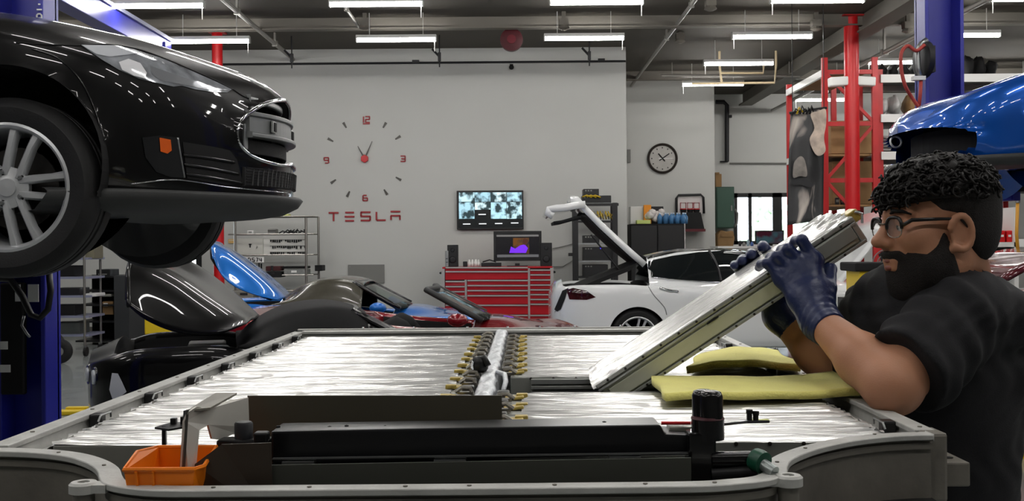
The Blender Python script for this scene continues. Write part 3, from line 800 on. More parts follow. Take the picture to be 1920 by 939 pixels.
# black knob assembly at the left end of the duct
kn = thing('cap_fitting', 'black knurled cap fitting at the left end of the duct', 'fitting', at(455, 830, 1.5))
c = at(457, 812, 1.52)
MB().lathe([(0.013, -0.012), (0.013, 0.012), (0.011, 0.0145), (0, 0.0145)], (c.x, 1.52, c.z + 0.002), n=20).build('cap', mat('cap_black', (34, 35, 40), 0.5), kn, sharp=40)
MB().box((c.x + 0.002, 1.52, c.z - 0.012), (0.075, 0.03, 0.01)).box((c.x + 0.028, 1.51, c.z - 0.004), (0.02, 0.02, 0.016)).build('base', M_black, kn, bevel=0.003)
MB().lathe([(0.024, 0), (0.026, 0.002), (0.024, 0.004)], (c.x - 0.006, 1.505, c.z - 0.022), n=24).build('washer', M_chrome, kn, sharp=40)
MB().tube([(c.x - 0.03, 1.53, c.z - 0.06), (c.x - 0.03, 1.53, c.z - 0.012), (c.x + 0.03, 1.53, c.z - 0.012), (c.x + 0.03, 1.53, c.z - 0.06)], 0.006, 8).build('stand', M_blackm, kn)
# small black lever plate left
lv = thing('lever_plate', 'small pointed black plate with two pins by the bracket', 'plate', at(325, 828, 1.72))
MB().prism([at(290, 804, 1.70), at(320, 795, 1.72), at(350, 793, 1.73), at(350, 802, 1.70), at(316, 808, 1.68)], (0, 0, 0.003)).build('plate', M_black, lv)
for x, y in ((326, 800), (345, 797)): MB().box(at(x, y - 8, 1.715), (0.009, 0.009, 0.014)).build('pin', M_black, lv)
MB().box(at(308, 816, 1.70), (0.006, 0.006, 0.03)).build('post', M_black, lv)
# tall black terminal with cap, pipe and green connector
tm = thing('terminal_post', 'tall glossy black capped terminal post at the front right', 'terminal', at(1322, 905, 1.47))
c = at(1328, 790, 1.49); R1 = 0.0165
zt_ = at(1328, 732, 1.49).z
for k, off in enumerate((0.004, -0.004)):
    MB().lathe([(R1, c.z - 0.02), (R1, zt_ - 0.008), (R1 * 0.85, zt_ - 0.002), (R1 * 0.5, zt_), (0, zt_)], (c.x + off, 1.49 + 0.012 * k, 0), n=24).build('cap', M_gloss, tm, sharp=50)
MB().lathe([(0.022, -0.002), (0.0235, 0.0), (0.022, 0.003)], (c.x, 1.495, at(1328, 785, 1.49).z), n=24).build('seal_ring', mat('seal_maroon', (70, 16, 30), 0.4), tm, sharp=40)
MB().lathe([(0.023, -0.028), (0.023, 0.0)], (c.x, 1.495, at(1328, 786, 1.49).z), n=24).build('collar', M_gloss, tm, sharp=40)
pb('column', 1292, 812, 1344, 905, 1.475, 0.04, M_gloss, tm, bevel=0.004)
MB().tube([at(1335, 862, 1.48), at(1410, 860, 1.475)], 0.0115, 14).build('pipe', M_gloss, tm, sharp=40)
MB().tube([at(1335, 890, 1.48), at(1420, 885, 1.47)], 0.012, 14).build('lower_pipe', M_black, tm, sharp=40)
gc = at(1423, 864, 1.455)
MB().lathe([(0.012, -0.008), (0.0155, -0.008), (0.0165, 0), (0.0155, 0.009), (0.011, 0.01)], gc, (0.55, -0.8, -0.2), 20).build('green_ring', mat('green_plastic', (22, 78, 58), 0.35), tm, sharp=40)
MB().tube([gc + Vector((0.002, -0.004, -0.002)), gc + Vector((0.016, -0.022, -0.011))], 0.0085, 14).build('metal_stub', mat('stub_alu', (170, 178, 176), 0.3, 0.7), tm, sharp=40)
pb('clip_block', 1255, 800, 1300, 812, 1.53, 0.03, mat('clear_clip', (150, 150, 140), 0.2), tm, bevel=0.002)
MB().tube([at(1240, 793, 1.54), at(1295, 793, 1.53)], 0.0025, 8).build('red_lead', M_red, tm)
# thin rod with two bolts to the right of the post
rd = thing('bolt_tag', 'thin rod with two black bolts and a yellow tag on the foil', 'bolt', at(1415, 800, 1.72))
MB().tube([at(1350, 796, 1.60), at(1400, 791, 1.70), at(1442, 790, 1.71)], 0.0022, 8).build('rod', M_dark, rd)
for x, y in ((1405, 778), (1417, 781)):
    MB().lathe([(0.0045, -0.008), (0.0045, 0.003), (0.0055, 0.003), (0.0055, 0.009), (0, 0.009)], at(x, y, 1.71), n=10).build('bolt', M_black, rd)
MB().box(at(1425, 788, 1.715), (0.028, 0.012, 0.003)).build('tag', mat('tag_yellow', (200, 205, 120), 0.5), rd)

# yellow towels
M_towel = mat('yellow_cloth', (252, 243, 140), 0.9, var=(18, 0.05), bump=(220, 0.35), sheen=0.3)
def towel(corners, label, thick, seed, nu=50, nv=14, lift=None):
    g = np.random.default_rng(seed); c00, c10, c11, c01 = [Vector(c) for c in corners]; P = []
    ph = g.random(6) * 6
    for i in range(nu):
        s = i / (nu - 1); row = []
        for j in range(nv):
            t_ = j / (nv - 1)
            p = c00.lerp(c10, s).lerp(c01.lerp(c11, s), t_)
            z = 0.002 * math.sin(s * 6 + ph[0]) + 0.0012 * math.sin(t_ * 7 + s * 5 + ph[1]) + 0.001 * math.sin(s * 17 + ph[2] + t_ * 3)
            if lift: z += lift(s, t_)
            row.append(p + Vector((0.004 * math.sin(t_ * 9 + ph[3]), 0.0035 * math.sin(s * 11 + ph[4]) * (1 if j in (0, nv - 1) else .5), z)))
        P.append(row)
    return tag(MB().grid(P).build('yellow_towel', M_towel, smooth=True, solid=thick), label, 'towel', 'yellow towels')
zt0 = ZP + 0.012
towel([onz(1250, 747, zt0), onz(1618, 735, zt0), onz(1595, 705, zt0), onz(1222, 713, zt0)], 'yellow towel lying on the foil under the man\'s near elbow', 0.014, 3, lift=lambda s, t_: 0.012 * max(0, s - 0.75) * 4 * t_)
towel([onz(1290, 693, zt0), onz(1505, 690, zt0), onz(1455, 660, zt0), onz(1310, 668, zt0)], 'yellow towel folded behind the tilted module', 0.016, 9, lift=lambda s, t_: 0.012 * math.sin(PI * s))
# black hold-down bolts on the far right
for i, (x, y, d, a) in enumerate(((1452, 668, 2.95, 0.5), (1498, 690, 2.68, 0.2))):
    p = at(x, y, d); t = thing('hold_down_bolt', ['long black hold-down bolt leaning by the folded towel', 'short black bolt beside the man\'s far forearm'][i], 'bolt', (p.x, p.y, ZP), 'black bolts')
    ax = Vector((a, 0, -1)).normalized(); ln = 0.09 if i == 0 else 0.05
    MB().tube([p, p + ax * ln], 0.009, 10).build('shaft', M_blackm, t, sharp=40)
    MB().lathe([(0.012, -0.006), (0.018, 0.0), (0.018, 0.016), (0.012, 0.022), (0, 0.022)], p, -ax, 14).build('head', M_black, t, sharp=40)
# lift table that carries the pack
lt = thing('lift_table', 'lift table under the battery pack', 'table', (0, 2.8, 0))
pkbox(MB(), -0.5, 0.5, 0.1, 2.1, -0.18, -0.12).build('top', M_dark, lt)
for s in (-1, 1):
    MB().bar(pk(s * 0.4, 0.3, -0.18), pk(s * 0.4, 1.9, -1.05), 0.05, 0.08).build('scissor_arm', M_dark, lt)
    MB().bar(pk(s * 0.34, 1.9, -0.18), pk(s * 0.34, 0.3, -1.05), 0.05, 0.08).build('scissor_arm', M_dark, lt)
pkbox(MB(), -0.55, 0.55, 0.1, 2.1, -1.19, -1.05).build('base', M_dark, lt)
# ------------------------------------------------------------------ cars
def paint(name, rgb, rough=0.18, metal=0.0):
    return mat(name, rgb, rough, metal, 0.2, coat=1.0)
P_black = mat('paint_black', (4, 4, 5), 0.35, 0, 0.15, coat=0.6)
P_white = paint('paint_white', (226, 228, 228), 0.25)
P_blue = paint('paint_blue', (18, 84, 178), 0.25, 0.35)
P_azure = paint('paint_azure', (20, 108, 196), 0.3, 0.2)
P_red = paint('paint_red', (128, 14, 26), 0.25, 0.2)
P_wine = paint('paint_wine', (84, 18, 28), 0.25, 0.2)
M_tint = mat('tinted_glass', (20, 24, 25), 0.03, spec=0.7)
M_cglass = mat('car_glass', (150, 165, 158), 0.02, trans=0.92, ior=1.1)
M_alloy = mat('alloy_silver', (196, 198, 200), 0.3, 0.45, var=(10, 0.04))
M_brake = mat('brake_disc', (70, 68, 66), 0.4, 0.8)
M_tire = mat('tyre_rubber', (20, 20, 21), 0.62, var=(30, 0.2), bump=(120, 0.1))
M_under = mat('undertray', (54, 55, 55), 0.6, var=(5, 0.08))
M_lens = mat('lamp_lens', (210, 214, 220), 0.08, 0.25, coat=0.8)

def catmull2(pts, k):
    return spline(pts, k)

def half_to_loop(half):
    return half + [(-s, z) for s, z in half[-2:0:-1]]

def loft(stations, k=5):
    """stations: list of (L, half section [(s, z), ...] bottom centre to top centre) -> rows of local points"""
    rows = []
    for L, half in stations:
        h = [tuple(p) for p in spline(half, k)]
        h[0] = (0.0, h[0][1]); h[-1] = (0.0, h[-1][1])
        rows.append([(L, s, z) for s, z in half_to_loop(h)])
    return rows

class Shell:
    """body surface in car coordinates with holes punched before it is built"""
    def __init__(s, rows, caps=True):
        m, n = len(rows), len(rows[0])
        s.v = [list(p) for r in rows for p in r]; s.n = n; s.m = m
        s.f = [(i * n + j, i * n + (j + 1) % n, (i + 1) * n + (j + 1) % n, (i + 1) * n + j) for i in range(m - 1) for j in range(n)]
        if caps: s.f += [tuple((m - 1) * n + j for j in range(n))]
        s.mi = [0] * len(s.f)
    def punch(s, inside, snap, cond):
        ins = [cond(p) and inside(p) for p in s.v]
        keep = [k for k, q in enumerate(s.f) if not all(ins[i] for i in q)]
        s.f = [s.f[k] for k in keep]; s.mi = [s.mi[k] for k in keep]
        us = set(i for q in s.f for i in q)
        for i in us:
            if ins[i]: s.v[i] = list(snap(s.v[i]))
    def arch(s, Lw, zw, R, smin):
        s.punch(lambda p: (p[0] - Lw) ** 2 + (p[2] - zw) ** 2 < R * R,
                lambda p: (Lw + (p[0] - Lw) * R / max(1e-4, math.hypot(p[0] - Lw, p[2] - zw)), p[1], zw + (p[2] - zw) * R / max(1e-4, math.hypot(p[0] - Lw, p[2] - zw))),
                lambda p: abs(p[1]) > smin)
    def setmat(s, cond, mi):
        for k, q in enumerate(s.f):
            c = [sum(s.v[i][a] for i in q) / len(q) for a in range(3)]
            if cond(c): s.mi[k] = mi
    def build(s, CM, name, mats, parent, sharp=38):
        mb = MB(); mb.v = [tuple(CM @ Vector(p)) for p in s.v]; mb.f = list(s.f); mb.mi = list(s.mi)
        me = mb.build(name, mats, parent, sharp=sharp)
        bm = bmesh.new(); bm.from_mesh(me.data); bmesh.ops.remove_doubles(bm, verts=bm.verts, dist=1e-5); bmesh.ops.recalc_face_normals(bm, faces=bm.faces); bm.to_mesh(me.data); bm.free()
        me.data.polygons.foreach_set('use_smooth', [True] * len(me.data.polygons)); me.data.set_sharp_from_angle(angle=math.radians(sharp))
        me.data.update()
        return me

def bvh_of(o):
    return BVHTree.FromPolygons([o.matrix_world @ v.co if o.parent is None else v.co for v in o.data.vertices], [tuple(p.vertices) for p in o.data.polygons])

def decal(bvh, outline, name, m, parent, off=0.004, cuts=4, solid=0.0, maxd=60):
    """patch lying on a surface, cut to an outline given as photo pixels"""
    bm = bmesh.new()
    vs = [bm.verts.new((x, -y, 0)) for x, y in outline]
    bm.faces.new(vs)
    bmesh.ops.triangulate(bm, faces=bm.faces)
    for _ in range(cuts):
        bmesh.ops.subdivide_edges(bm, edges=[e for e in bm.edges if e.calc_length() > 7], cuts=1)
        bmesh.ops.triangulate(bm, faces=[f for f in bm.faces if len(f.verts) > 3])
    o0 = Vector((0, 0, HC)); ok = True; last = None
    for v in bm.verts:
        d = ray(v.co.x, -v.co.y).normalized()
        h = bvh.ray_cast(o0, d, maxd)
        if h[0] is None:
            v.co = last if last is not None else o0 + d * 5; v.tag = True; continue
        n = h[1] if h[1].dot(d) < 0 else -h[1]
        v.co = h[0] + n * off; last = v.co.copy(); v.tag = False
    bad = [v for v in bm.verts if v.tag]
    if bad: bmesh.ops.delete(bm, geom=bad, context='VERTS')
    me = bpy.data.meshes.new(name); bm.to_mesh(me); bm.free()
    me.materials.append(m); me.polygons.foreach_set('use_smooth', [True] * len(me.polygons)); me.update()
    o = bpy.data.objects.new(name, me); col.objects.link(o); o.parent = parent; o.matrix_parent_inverse = wm(parent).inverted()
    if solid:
        q = o.modifiers.new('t', 'SOLIDIFY'); q.thickness = solid; q.offset = 0
    return o

def line_on(bvh, pts, r, name, m, parent, off=0.001, k=6):
    """thin bead following a surface along a pixel polyline"""
    P = []
    for x, y in spline(pts, k):
        d = ray(x, y).normalized(); h = bvh.ray_cast(Vector((0, 0, HC)), d, 60)
        if h[0] is not None:
            n = h[1] if h[1].dot(d) < 0 else -h[1]; P.append(h[0] + n * off)
    if len(P) > 1: return MB().tube(P, r, 6).build(name, m, parent, smooth=True)

def wheel(CM, L, s, z, R, rim, width, parent, spokes=5, double=True, rimmat=None, side=-1, detail=True, rot=0.0):
    rimmat = rimmat or M_alloy
    c = CM @ Vector((L, s, z)); ax = (CM.to_3x3() @ Vector((0, side, 0))).normalized()
    ux = (CM.to_3x3() @ Vector((-1, 0, 0))).normalized(); uz = Vector((0, 0, 1))
    w = width / 2
    prof = [(rim + .004, w - 0.004), (rim + .014, w), (R * .88, w + .004), (R * .955, w - .012), (R * .99, w - .035), (R, w * .62), (R, w * .40), (R - .007, w * .38), (R - .007, w * .30), (R, w * .28), (R, .012), (R - .007, .01), (R - .007, -.01), (R, -.012), (R, -w * .6), (R * .99, -w + .035), (R * .95, -w + .01), (rim + .01, -w)]
    ty = MB().lathe(prof, c, ax, 64 if detail else 32, cap=False).build('wheel', M_tire, parent, sharp=35)
    MB().lathe([(rim + .006, w - .003), (rim - .004, w + .001), (rim - .014, w - .008), (rim - .022, w - .04), (rim - .03, -w * .2), (rim - .03, -w)], c, ax, 64 if detail else 32, cap=False).build('rim', rimmat, ty, sharp=35)
    MB().lathe([(rim - .02, -w * 0.95), (0.01, -w * 0.95)], c, ax, 24).build('inner_shade', M_blackm, ty)
    if detail: MB().lathe([(.16, -.005), (.16, .005), (.06, .005)], c, ax, 36, cap=False).build('brake_disc', M_brake, ty, sharp=35)
    face = w - 0.03
    def pt(r, a, o, h):
        e = ux * math.cos(a) + uz * math.sin(a); f = -ux * math.sin(a) + uz * math.cos(a)
        return c + e * r + f * o + ax * h
    n = spokes
    for i in range(n):
        a = rot + 2 * PI * i / n
        for sg in ((-1, 1) if double else (0,)):
            mb = MB(); rows = []
            for r, off, hw, h in ((.045, .026, .017, face + .004), (.10, .032, .016, face + .010), (.17, .038, .015, face + .012), (rim - .012, .046, .020, face + .004)):
                o = off * sg; hw = hw if double else hw * 2.4
                rows.append([pt(r, a, o - hw, h - .006), pt(r, a, o - hw * .55, h + .004), pt(r, a, o + hw * .55, h + .004), pt(r, a, o + hw, h - .006), pt(r, a, o + hw, h - .035), pt(r, a, o - hw, h - .035)])
            mb.grid(rows, wv=True).build('spoke', rimmat, ty, sharp=40)
        if detail:
            MB().lathe([(.0, face + .008), (.0125, face + .008), (.0125, face + .004)], pt(.062, a + PI / n, 0, 0), ax, 14).build('lug_recess', M_blackm, ty)
            MB().lathe([(.009, face + .004), (.009, face + .014), (.006, face + .018), (0, face + .018)], pt(.062, a + PI / n, 0, 0), ax, 10).build('lug_nut', M_steel, ty, sharp=40)
    MB().lathe([(.078, face - .03), (.08, face + .002), (.045, face + .006), (.036, face + .008), (.034, face + .014), (0, face + .016)], c, ax, 32).build('hub_cap', rimmat, ty, sharp=35)
    return ty

def liner(CM, L, z, R, s0, s1, parent):
    P = [[CM @ Vector((L + R * math.cos(a), s, z + R * math.sin(a))) for a in np.linspace(-0.35, PI + 0.35, 30)] for s in (s0, s1)]
    mb = MB().grid(P)
    o = len(mb.v); mb.add([P[1][i] for i in range(30)], [tuple(range(30))])
    return mb.build('wheel_liner', M_blackm, parent)

# ---- saloon / liftback body -------------------------------------------------
SW = [(0, .004), (.004, .06), (.02, .16), (.05, .257), (.1, .363), (.14, .43), (.2, .53), (.3, .68), (.4, .80), (.52, .89), (.7, .95), (.93, .978), (1.4, .98), (2.5, .975), (3.6, .985), (4.1, .98), (4.5, .93), (4.75, .84), (4.9, .68), (4.96, .5), (4.98, .2)]
SZS = [(0, .52), (.14, .60), (.3, .69), (.57, .79), (.93, .875), (1.3, .93), (2.5, .94), (3.5, .955), (4.1, .99), (4.6, .985), (4.9, .93), (4.98, .8)]
SZT = [(0, .68), (.05, .73), (.14, .795), (.34, .875), (.59, .955), (.83, 1.01), (1.08, 1.055), (1.35, 1.08), (2.0, 1.02), (3.4, 1.0), (4.2, 1.06), (4.7, 1.08), (4.9, 1.02), (4.98, .85)]
SZB = [(0, .25), (.05, .21), (.15, .18), (.5, .165), (3.8, .17), (4.4, .22), (4.8, .30), (4.98, .42)]
def saloon_section(L, cav=False):
    W, zs, zt, zb = (float(pch(t, L)) for t in (SW, SZS, SZT, SZB))
    zm = zb + .52 * (zs - zb)
    h = [(0, zb), (.55 * W, zb), (.89 * W, zb + .012), (.965 * W, zb + .075), (.99 * W, zb + .2), (W, zm + .06), (.988 * W, zs - .075), (.935 * W, zs - .005), (.80 * W, zs + .35 * (zt - zs)), (.45 * W, zt - .014 - .02 * (L < 1.4)), (0, zt)]
    if cav: h[8:] = [(.86 * W, zs - .03), (.60 * W, zs - .30), (0, zs - .34)]
    return h
def stationsL(a, b, extra=()):
    base = [0, .006, .014, .025, .04, .06, .085, .115, .15, .19, .235, .28] + [.33 + .04 * i for i in range(0, 35)] + [1.75 + .12 * i for i in range(0, 14)] + [3.42 + .04 * i for i in range(0, 36)] + [4.87, 4.9, 4.93, 4.95, 4.965, 4.978]
    return [x for x in base if a <= x <= b]

GW = [(1.3, .66), (1.8, .80), (2.5, .84), (3.4, .83), (4.0, .74), (4.55, .52)]
GR = [(1.3, .60), (2.0, .60), (2.7, .61), (3.4, .57), (4.1, .50), (4.55, .44)]
GZ = [(1.3, 1.0), (1.7, 1.17), (2.15, 1.345), (2.7, 1.44), (3.2, 1.435), (3.7, 1.355), (4.2, 1.21), (4.55, 1.09)]
def greenhouse(CM, mats, parent, L1=4.5):
    st = []
    for L in [1.32 + .06 * i for i in range(54) if 1.32 + .06 * i <= L1]:
        wb_, wr, zg, zs = (float(pch(t, L)) for t in (GW, GR, GZ, SZS))
        zs += .0
        st.append((L, [(0, zs - .06), (wb_ * .9, zs - .05), (wb_, zs - .03), (wb_ + .0, zs + .02), (.5 * (wb_ + wr) + .03, .5 * (zs + zg) - .02), (wr + .035, zg - .075), (wr - .03, zg - .028), (.55 * wr, zg - .006), (0, zg)]))
    sh = Shell(loft(st, 4), caps=False)
    def zg_(L): return float(pch(GZ, L))
    sh.setmat(lambda c: c[2] > zg_(c[0]) - .035 and abs(c[1]) < float(pch(GR, c[0])) - .02 and (c[0] < 2.1 or 2.3 < c[0] < 3.45 or c[0] > 3.6), 1)
    sh.setmat(lambda c: 1.95 < c[0] < 3.95 and c[2] < zg_(c[0]) - .09 and c[2] > float(pch(SZS, c[0])) + .025 + .30 * max(0, c[0] - 3.45) and not 2.62 < c[0] < 2.70, 2)
    return sh.build(CM, 'greenhouse', mats, parent)

def saloon(name, label, CM, pm, nose_hole=False, cavity=None, gh_end=4.5, wheels=True, droop=0.0, detail=True, glass=None):
    base = CM @ Vector((2.5, 0, 0))
    t = thing(name, label, 'car', base)
    st = [(L, saloon_section(L, cavity is not None and cavity[0] < L < cavity[1])) for L in stationsL(0, 4.98)]
    sh = Shell(loft(st, 6))
    for Lw in (.885, 3.89): sh.arch(Lw, .345, .37, .5)
    if nose_hole:
        def ell(p): return (abs(p[1]) / .43) ** 2.4 + (abs(p[2] - (.555 - .05 * abs(p[1]) / .43)) / .15) ** 2.4
        def snap(p):
            zc = .555 - .05 * abs(p[1]) / .43; k_ = max(1e-3, ell(p)) ** (-1 / 2.4)
            return (p[0], p[1] * k_, zc + (p[2] - zc) * k_)
        sh.punch(lambda p: ell(p) < 1, snap, lambda p: p[0] < .45)
    if cavity: sh.setmat(lambda c: cavity[0] < c[0] < cavity[1] and abs(c[1]) < .855 * float(pch(SW, c[0])) and c[2] > .5, 1)
    body = sh.build(CM, 'body', [pm, M_blackm], t)
    greenhouse(CM, [pm, M_tint, glass or M_tint], t, gh_end)
    for Lw in (.885, 3.89):
        for s in (-1, 1): liner(CM, Lw, .345, .37, s * .95, s * .62, t)
    for Lw in (.885, 3.89):
        for s in (-1, 1):
            if wheels: wheel(CM, Lw, s * .835, .345 - droop, .345, .240, .235, t, side=s, detail=detail and s < 0 and Lw < 2, rot=0.0)
    return t, body

def frame_matrix(origin, back, scale=1.0):
    """car frame: x runs from the nose backwards, y to the far side as seen with the nose at right, z up"""
    b_ = Vector(back).normalized(); s_ = Vector((-b_.y, b_.x, 0)) * -1
    if s_.y < 0: s_ = -s_
    o = Vector(origin)
    return Matrix(((b_.x * scale, s_.x * scale, 0, o.x), (b_.y * scale, s_.y * scale, 0, o.y), (0, 0, scale, o.z), (0, 0, 0, 1)))

# ---- black saloon on the lift, nose at right ------------------------------
CB = frame_matrix((-1.03, 4.98, 1.48), (-1, 0, 0))
bc, bbody = saloon('black_saloon', 'glossy black saloon raised on a lift with its nose cone removed', CB, P_black, nose_hole=True, droop=0.09)
bv = bvh_of(bbody)
# matte spoiler and undertray
outl = []
for s in np.linspace(-1, 1, 61):
    w_ = abs(s) * .955
    L = float(np.interp(w_, [float(pch(SW, x)) for x in np.linspace(0, .75, 200)], np.linspace(0, .75, 200)))
    outl.append((L, math.copysign(w_, s)))
rows = []
for (L, s) in outl:
    k = max(0.0, 1 - abs(s) / .95); tip = .035 * k ** .5
    rows.append([CB @ Vector(q) for q in ((L + .03, s * .97, .256), (L - tip, s * 1.01, .25), (L - tip - .012, s * 1.015, .238), (L - tip + .012, s * 1.01, .205), (L + .05, s * .985, .172), (L + .14, s * .95, .158), (L + .3, s * .85, .148), (.75, s * .8, .14))])
MB().grid(rows).build('front_spoiler', M_under, bc, smooth=True)
# nose opening: chrome ring, beam, upper carrier, mesh and lower grille
def nosept(a, r=1.0, inset=0.0, zc0=.555):
    c_, s_ = math.cos(a), math.sin(a)
    k_ = (abs(c_) ** 2.4 + abs(s_) ** 2.4) ** (-1 / 2.4)
    y = .43 * c_ * k_ * r
    z = zc0 - .05 * abs(y) / .43 + .15 * s_ * k_ * r
    L = .14 * (abs(y) / .43) ** 2 + max(0, z - .62) * .35 + inset
    return CB @ Vector((L, y, z))
MB().tube([nosept(a, 1.0, -.004) for a in np.linspace(0, 2 * PI, 72, endpoint=False)], .009, 8, closed=True).build('nose_ring', M_chrome, bc, smooth=True)
P = [[nosept(a, r, ins) for a in np.linspace(0, 2 * PI, 48, endpoint=False)] for r, ins in ((1.0, .0), (.97, .05), (.92, .16), (.6, .2), (.02, .2))]
MB().grid(P, wv=True).build('nose_cavity', M_blackm, bc)
M_beamg = mat('bumper_beam_grey', (128, 130, 130), 0.4, 0.4, var=(8, 0.08))
def arcbar(z0, z1, d0, half, th, name, m, bev=.008):
    rows = []
    for s in np.linspace(-half, half, 21):
        L = d0 + .14 * (s / .43) ** 2
        rows.append([CB @ Vector(q) for q in ((L, s, z0), (L, s, z1), (L + th, s, z1), (L + th, s, z0))])
    mb = MB().grid(rows, wv=True); n = len(mb.v); mb.f += [(0, 1, 2, 3), (n - 1, n - 2, n - 3, n - 4)]; mb.mi += [0, 0]
    return mb.build(name, m, bc, bevel=bev)
bb = arcbar(.515, .60, .012, .36, .05, 'bumper_beam', M_beamg)
arcbar(.592, .612, .0, .37, .05, 'beam_flange', M_beamg, .004)
arcbar(.500, .518, -.012, .37, .06, 'beam_flange', M_beamg, .004)
arcbar(.43, .49, .035, .34, .02, 'foam_mesh', mat('mesh_black', (20, 20, 21), 0.7, bump=(300, 0.8)), .002)
arcbar(.655, .685, .05, .3, .03, 'upper_carrier', M_steel)
for s in (-.19, .19):
    L = .012 + .14 * (s / .43) ** 2
    MB().box(CB @ Vector((L - .003, s, .558)), (.012, .06, .055)).build('tow_eye_frame', mat('zinc', (170, 172, 170), .35, .7), bb, bevel=.004)
    MB().box(CB @ Vector((L - .008, s, .558)), (.012, .036, .04)).build('tow_eye_hole', M_blackm, bb)
for s in (-.36, .36):
    MB().box(CB @ Vector((.14, s, .50)), (.05, .05, .11)).build('end_bracket', M_steel, bc, bevel=.005)
# lower mesh grille and bright lip
M_mesh = mat('grille_mesh', (17, 17, 18), 0.6)
arcbar(.285, .365, -.004, .40, .02, 'lower_grille', M_mesh, .002)
for k in range(7): arcbar(.29 + .012 * k, .293 + .012 * k, -.008, .39, .006, 'grille_bar', M_black, 0)
for s in np.linspace(-.36, .36, 25):
    L = -.01 + .14 * (s / .43) ** 2
    MB().bar(CB @ Vector((L, s - .012, .288)), CB @ Vector((L, s + .012, .362)), .004, .004).build('grille_bar', M_black, bc)
line_on(bv, [(245, 345), (330, 337), (420, 350), (500, 358), (540, 362)], .0035, 'lip_trim', M_chrome, bc)
# headlamp, marker lamp, intakes, shut lines: outlines lie on the body surface
hl = decal(bv, [(152, 86), (200, 86), (250, 93), (300, 109), (350, 130), (400, 152), (434, 168), (425, 174), (400, 173), (365, 168), (340, 161), (325, 163), (295, 156), (260, 148), (222, 131), (190, 112)], 'headlamp', mat('headlamp_glass', (150, 154, 160), 0.1, 0.3, coat=1.0, var=(14, 0.45)), bc, off=.003, cuts=5)
decal(bv, [(222, 118), (240, 112), (262, 120), (274, 138), (270, 148), (250, 143), (228, 132)], 'projector_lamp', mat('lamp_bright', (240, 241, 245), 0.15, 0.2, coat=1.0), hl, off=.006, cuts=3)
decal(bv, [(152, 86), (215, 87), (250, 94), (262, 100), (240, 104), (205, 108), (180, 103)], 'lamp_reflector', M_lens, hl, off=.005, cuts=3)
decal(bv, [(280, 124), (330, 142), (400, 165), (428, 170), (400, 171), (345, 160), (300, 152), (284, 140)], 'lamp_inner', mat('lamp_grey', (150, 153, 158), .15, .5), hl, off=.0045, cuts=4)
line_on(bv, [(150, 85), (200, 84), (250, 91), (300, 107), (350, 128), (400, 150), (436, 168)], .003, 'lamp_seal', M_black, bc, off=.002)
ml = decal(bv, [(266, 258), (298, 254), (332, 258), (344, 333), (318, 332), (292, 322), (272, 295)], 'marker_lamp', mat('smoked_lens', (30, 31, 33), 0.08, coat=1.0), bc, off=.004, cuts=4)
decal(bv, [(297, 258), (318, 262), (320, 282), (312, 288), (299, 284)], 'amber_reflector', mat('amber', (226, 96, 24), 0.3), ml, off=.008, cuts=2)
line_on(bv, [(332, 258), (338, 295), (345, 333)], .004, 'lens_edge', M_steel, ml, off=.004)
it = decal(bv, [(342, 266), (400, 275), (430, 282), (444, 300), (455, 345), (420, 346), (350, 334)], 'side_intake', M_blackm, bc, off=.003, cuts=4)
for (a, b) in (((342, 290), (438, 304)), ((344, 308), (446, 326)), ((347, 326), (452, 343))):
    line_on(bv, [a, ((a[0] + b[0]) / 2, (a[1] + b[1]) / 2 - 1), b], .006, 'slat', M_gloss, it, off=.006)
line_on(bv, [(30, 80), (90, 84), (152, 86)], .003, 'bonnet_seam', M_blackm, bc)
line_on(bv, [(437, 168), (455, 180), (470, 186)], .003, 'bonnet_seam', M_blackm, bc)
line_on(bv, [(60, 92), (110, 110), (150, 150), (175, 200), (188, 250), (190, 330)], .004, 'arch_lip', M_gloss, bc)
# ---- lift that carries it
def lift(name, label, cx, dn, df, z_arm, h=3.95, near=True, spread=.55):
    t = thing(name, label, 'lift', (cx, df, 0))
    for i, (d, sgn) in enumerate(((df, 1), (dn, -1)) if near else ((df, 1),)):
        po = MB().box((cx, d + sgn * .1, h / 2), (.30, .06, h)).box((cx - .135, d - sgn * .0, h / 2), (.03, .2, h)).box((cx + .135, d - sgn * .0, h / 2), (.03, .2, h)).build('post', M_blue, t, bevel=.006)
        MB().box((cx, d, .03), (.6, .55, .06)).build('base_plate', M_blue, t)
        MB().box((cx, d - sgn * .09, z_arm + .3), (.22, .07, .8)).build('carriage', M_dark, t, bevel=.01)
        for a in (-1, 1):
            MB().bar((cx, d - sgn * .12, z_arm), (cx + a * spread, d - sgn * .62, z_arm), .1, .07).build('arm', M_blue, t, bevel=.008)
            MB().lathe([(.06, 0), (.06, .05), (.05, .06), (0, .06)], (cx + a * spread, d - sgn * .62, z_arm + .03), n=14).build('pad', M_rubber, t)
    return t
tl = lift('car_lift', 'blue two-post lift holding up the black saloon', -3.02, 3.55, 6.65, 1.55)
# control clutter on the visible post
for (x0, y0, x1, y1, m) in ((28, 533, 38, 565, M_white), (52, 533, 72, 566, M_white), (0, 640, 14, 655, M_white), (0, 684, 19, 698, M_white)):
    pb('sticker', x0, y0, x1, y1, 6.52, .006, m, tl)
pb('control_box', 0, 530, 44, 740, 6.54, .05, M_blackm, tl, bevel=.01)
MB().tube([at(0, 522, 6.45), at(20, 524, 6.45), at(42, 555, 6.4), at(58, 590, 6.4), at(75, 596, 6.4), at(90, 580, 6.4), at(95, 545, 6.4), at(92, 510, 6.45)], .02, 8).build('hose', M_black, tl, smooth=True)
MB().tube([at(45, 592, 6.4), at(41, 610, 6.4), at(50, 625, 6.4), at(56, 632, 6.4)], .008, 6).build('hook', M_steel, tl, smooth=True)
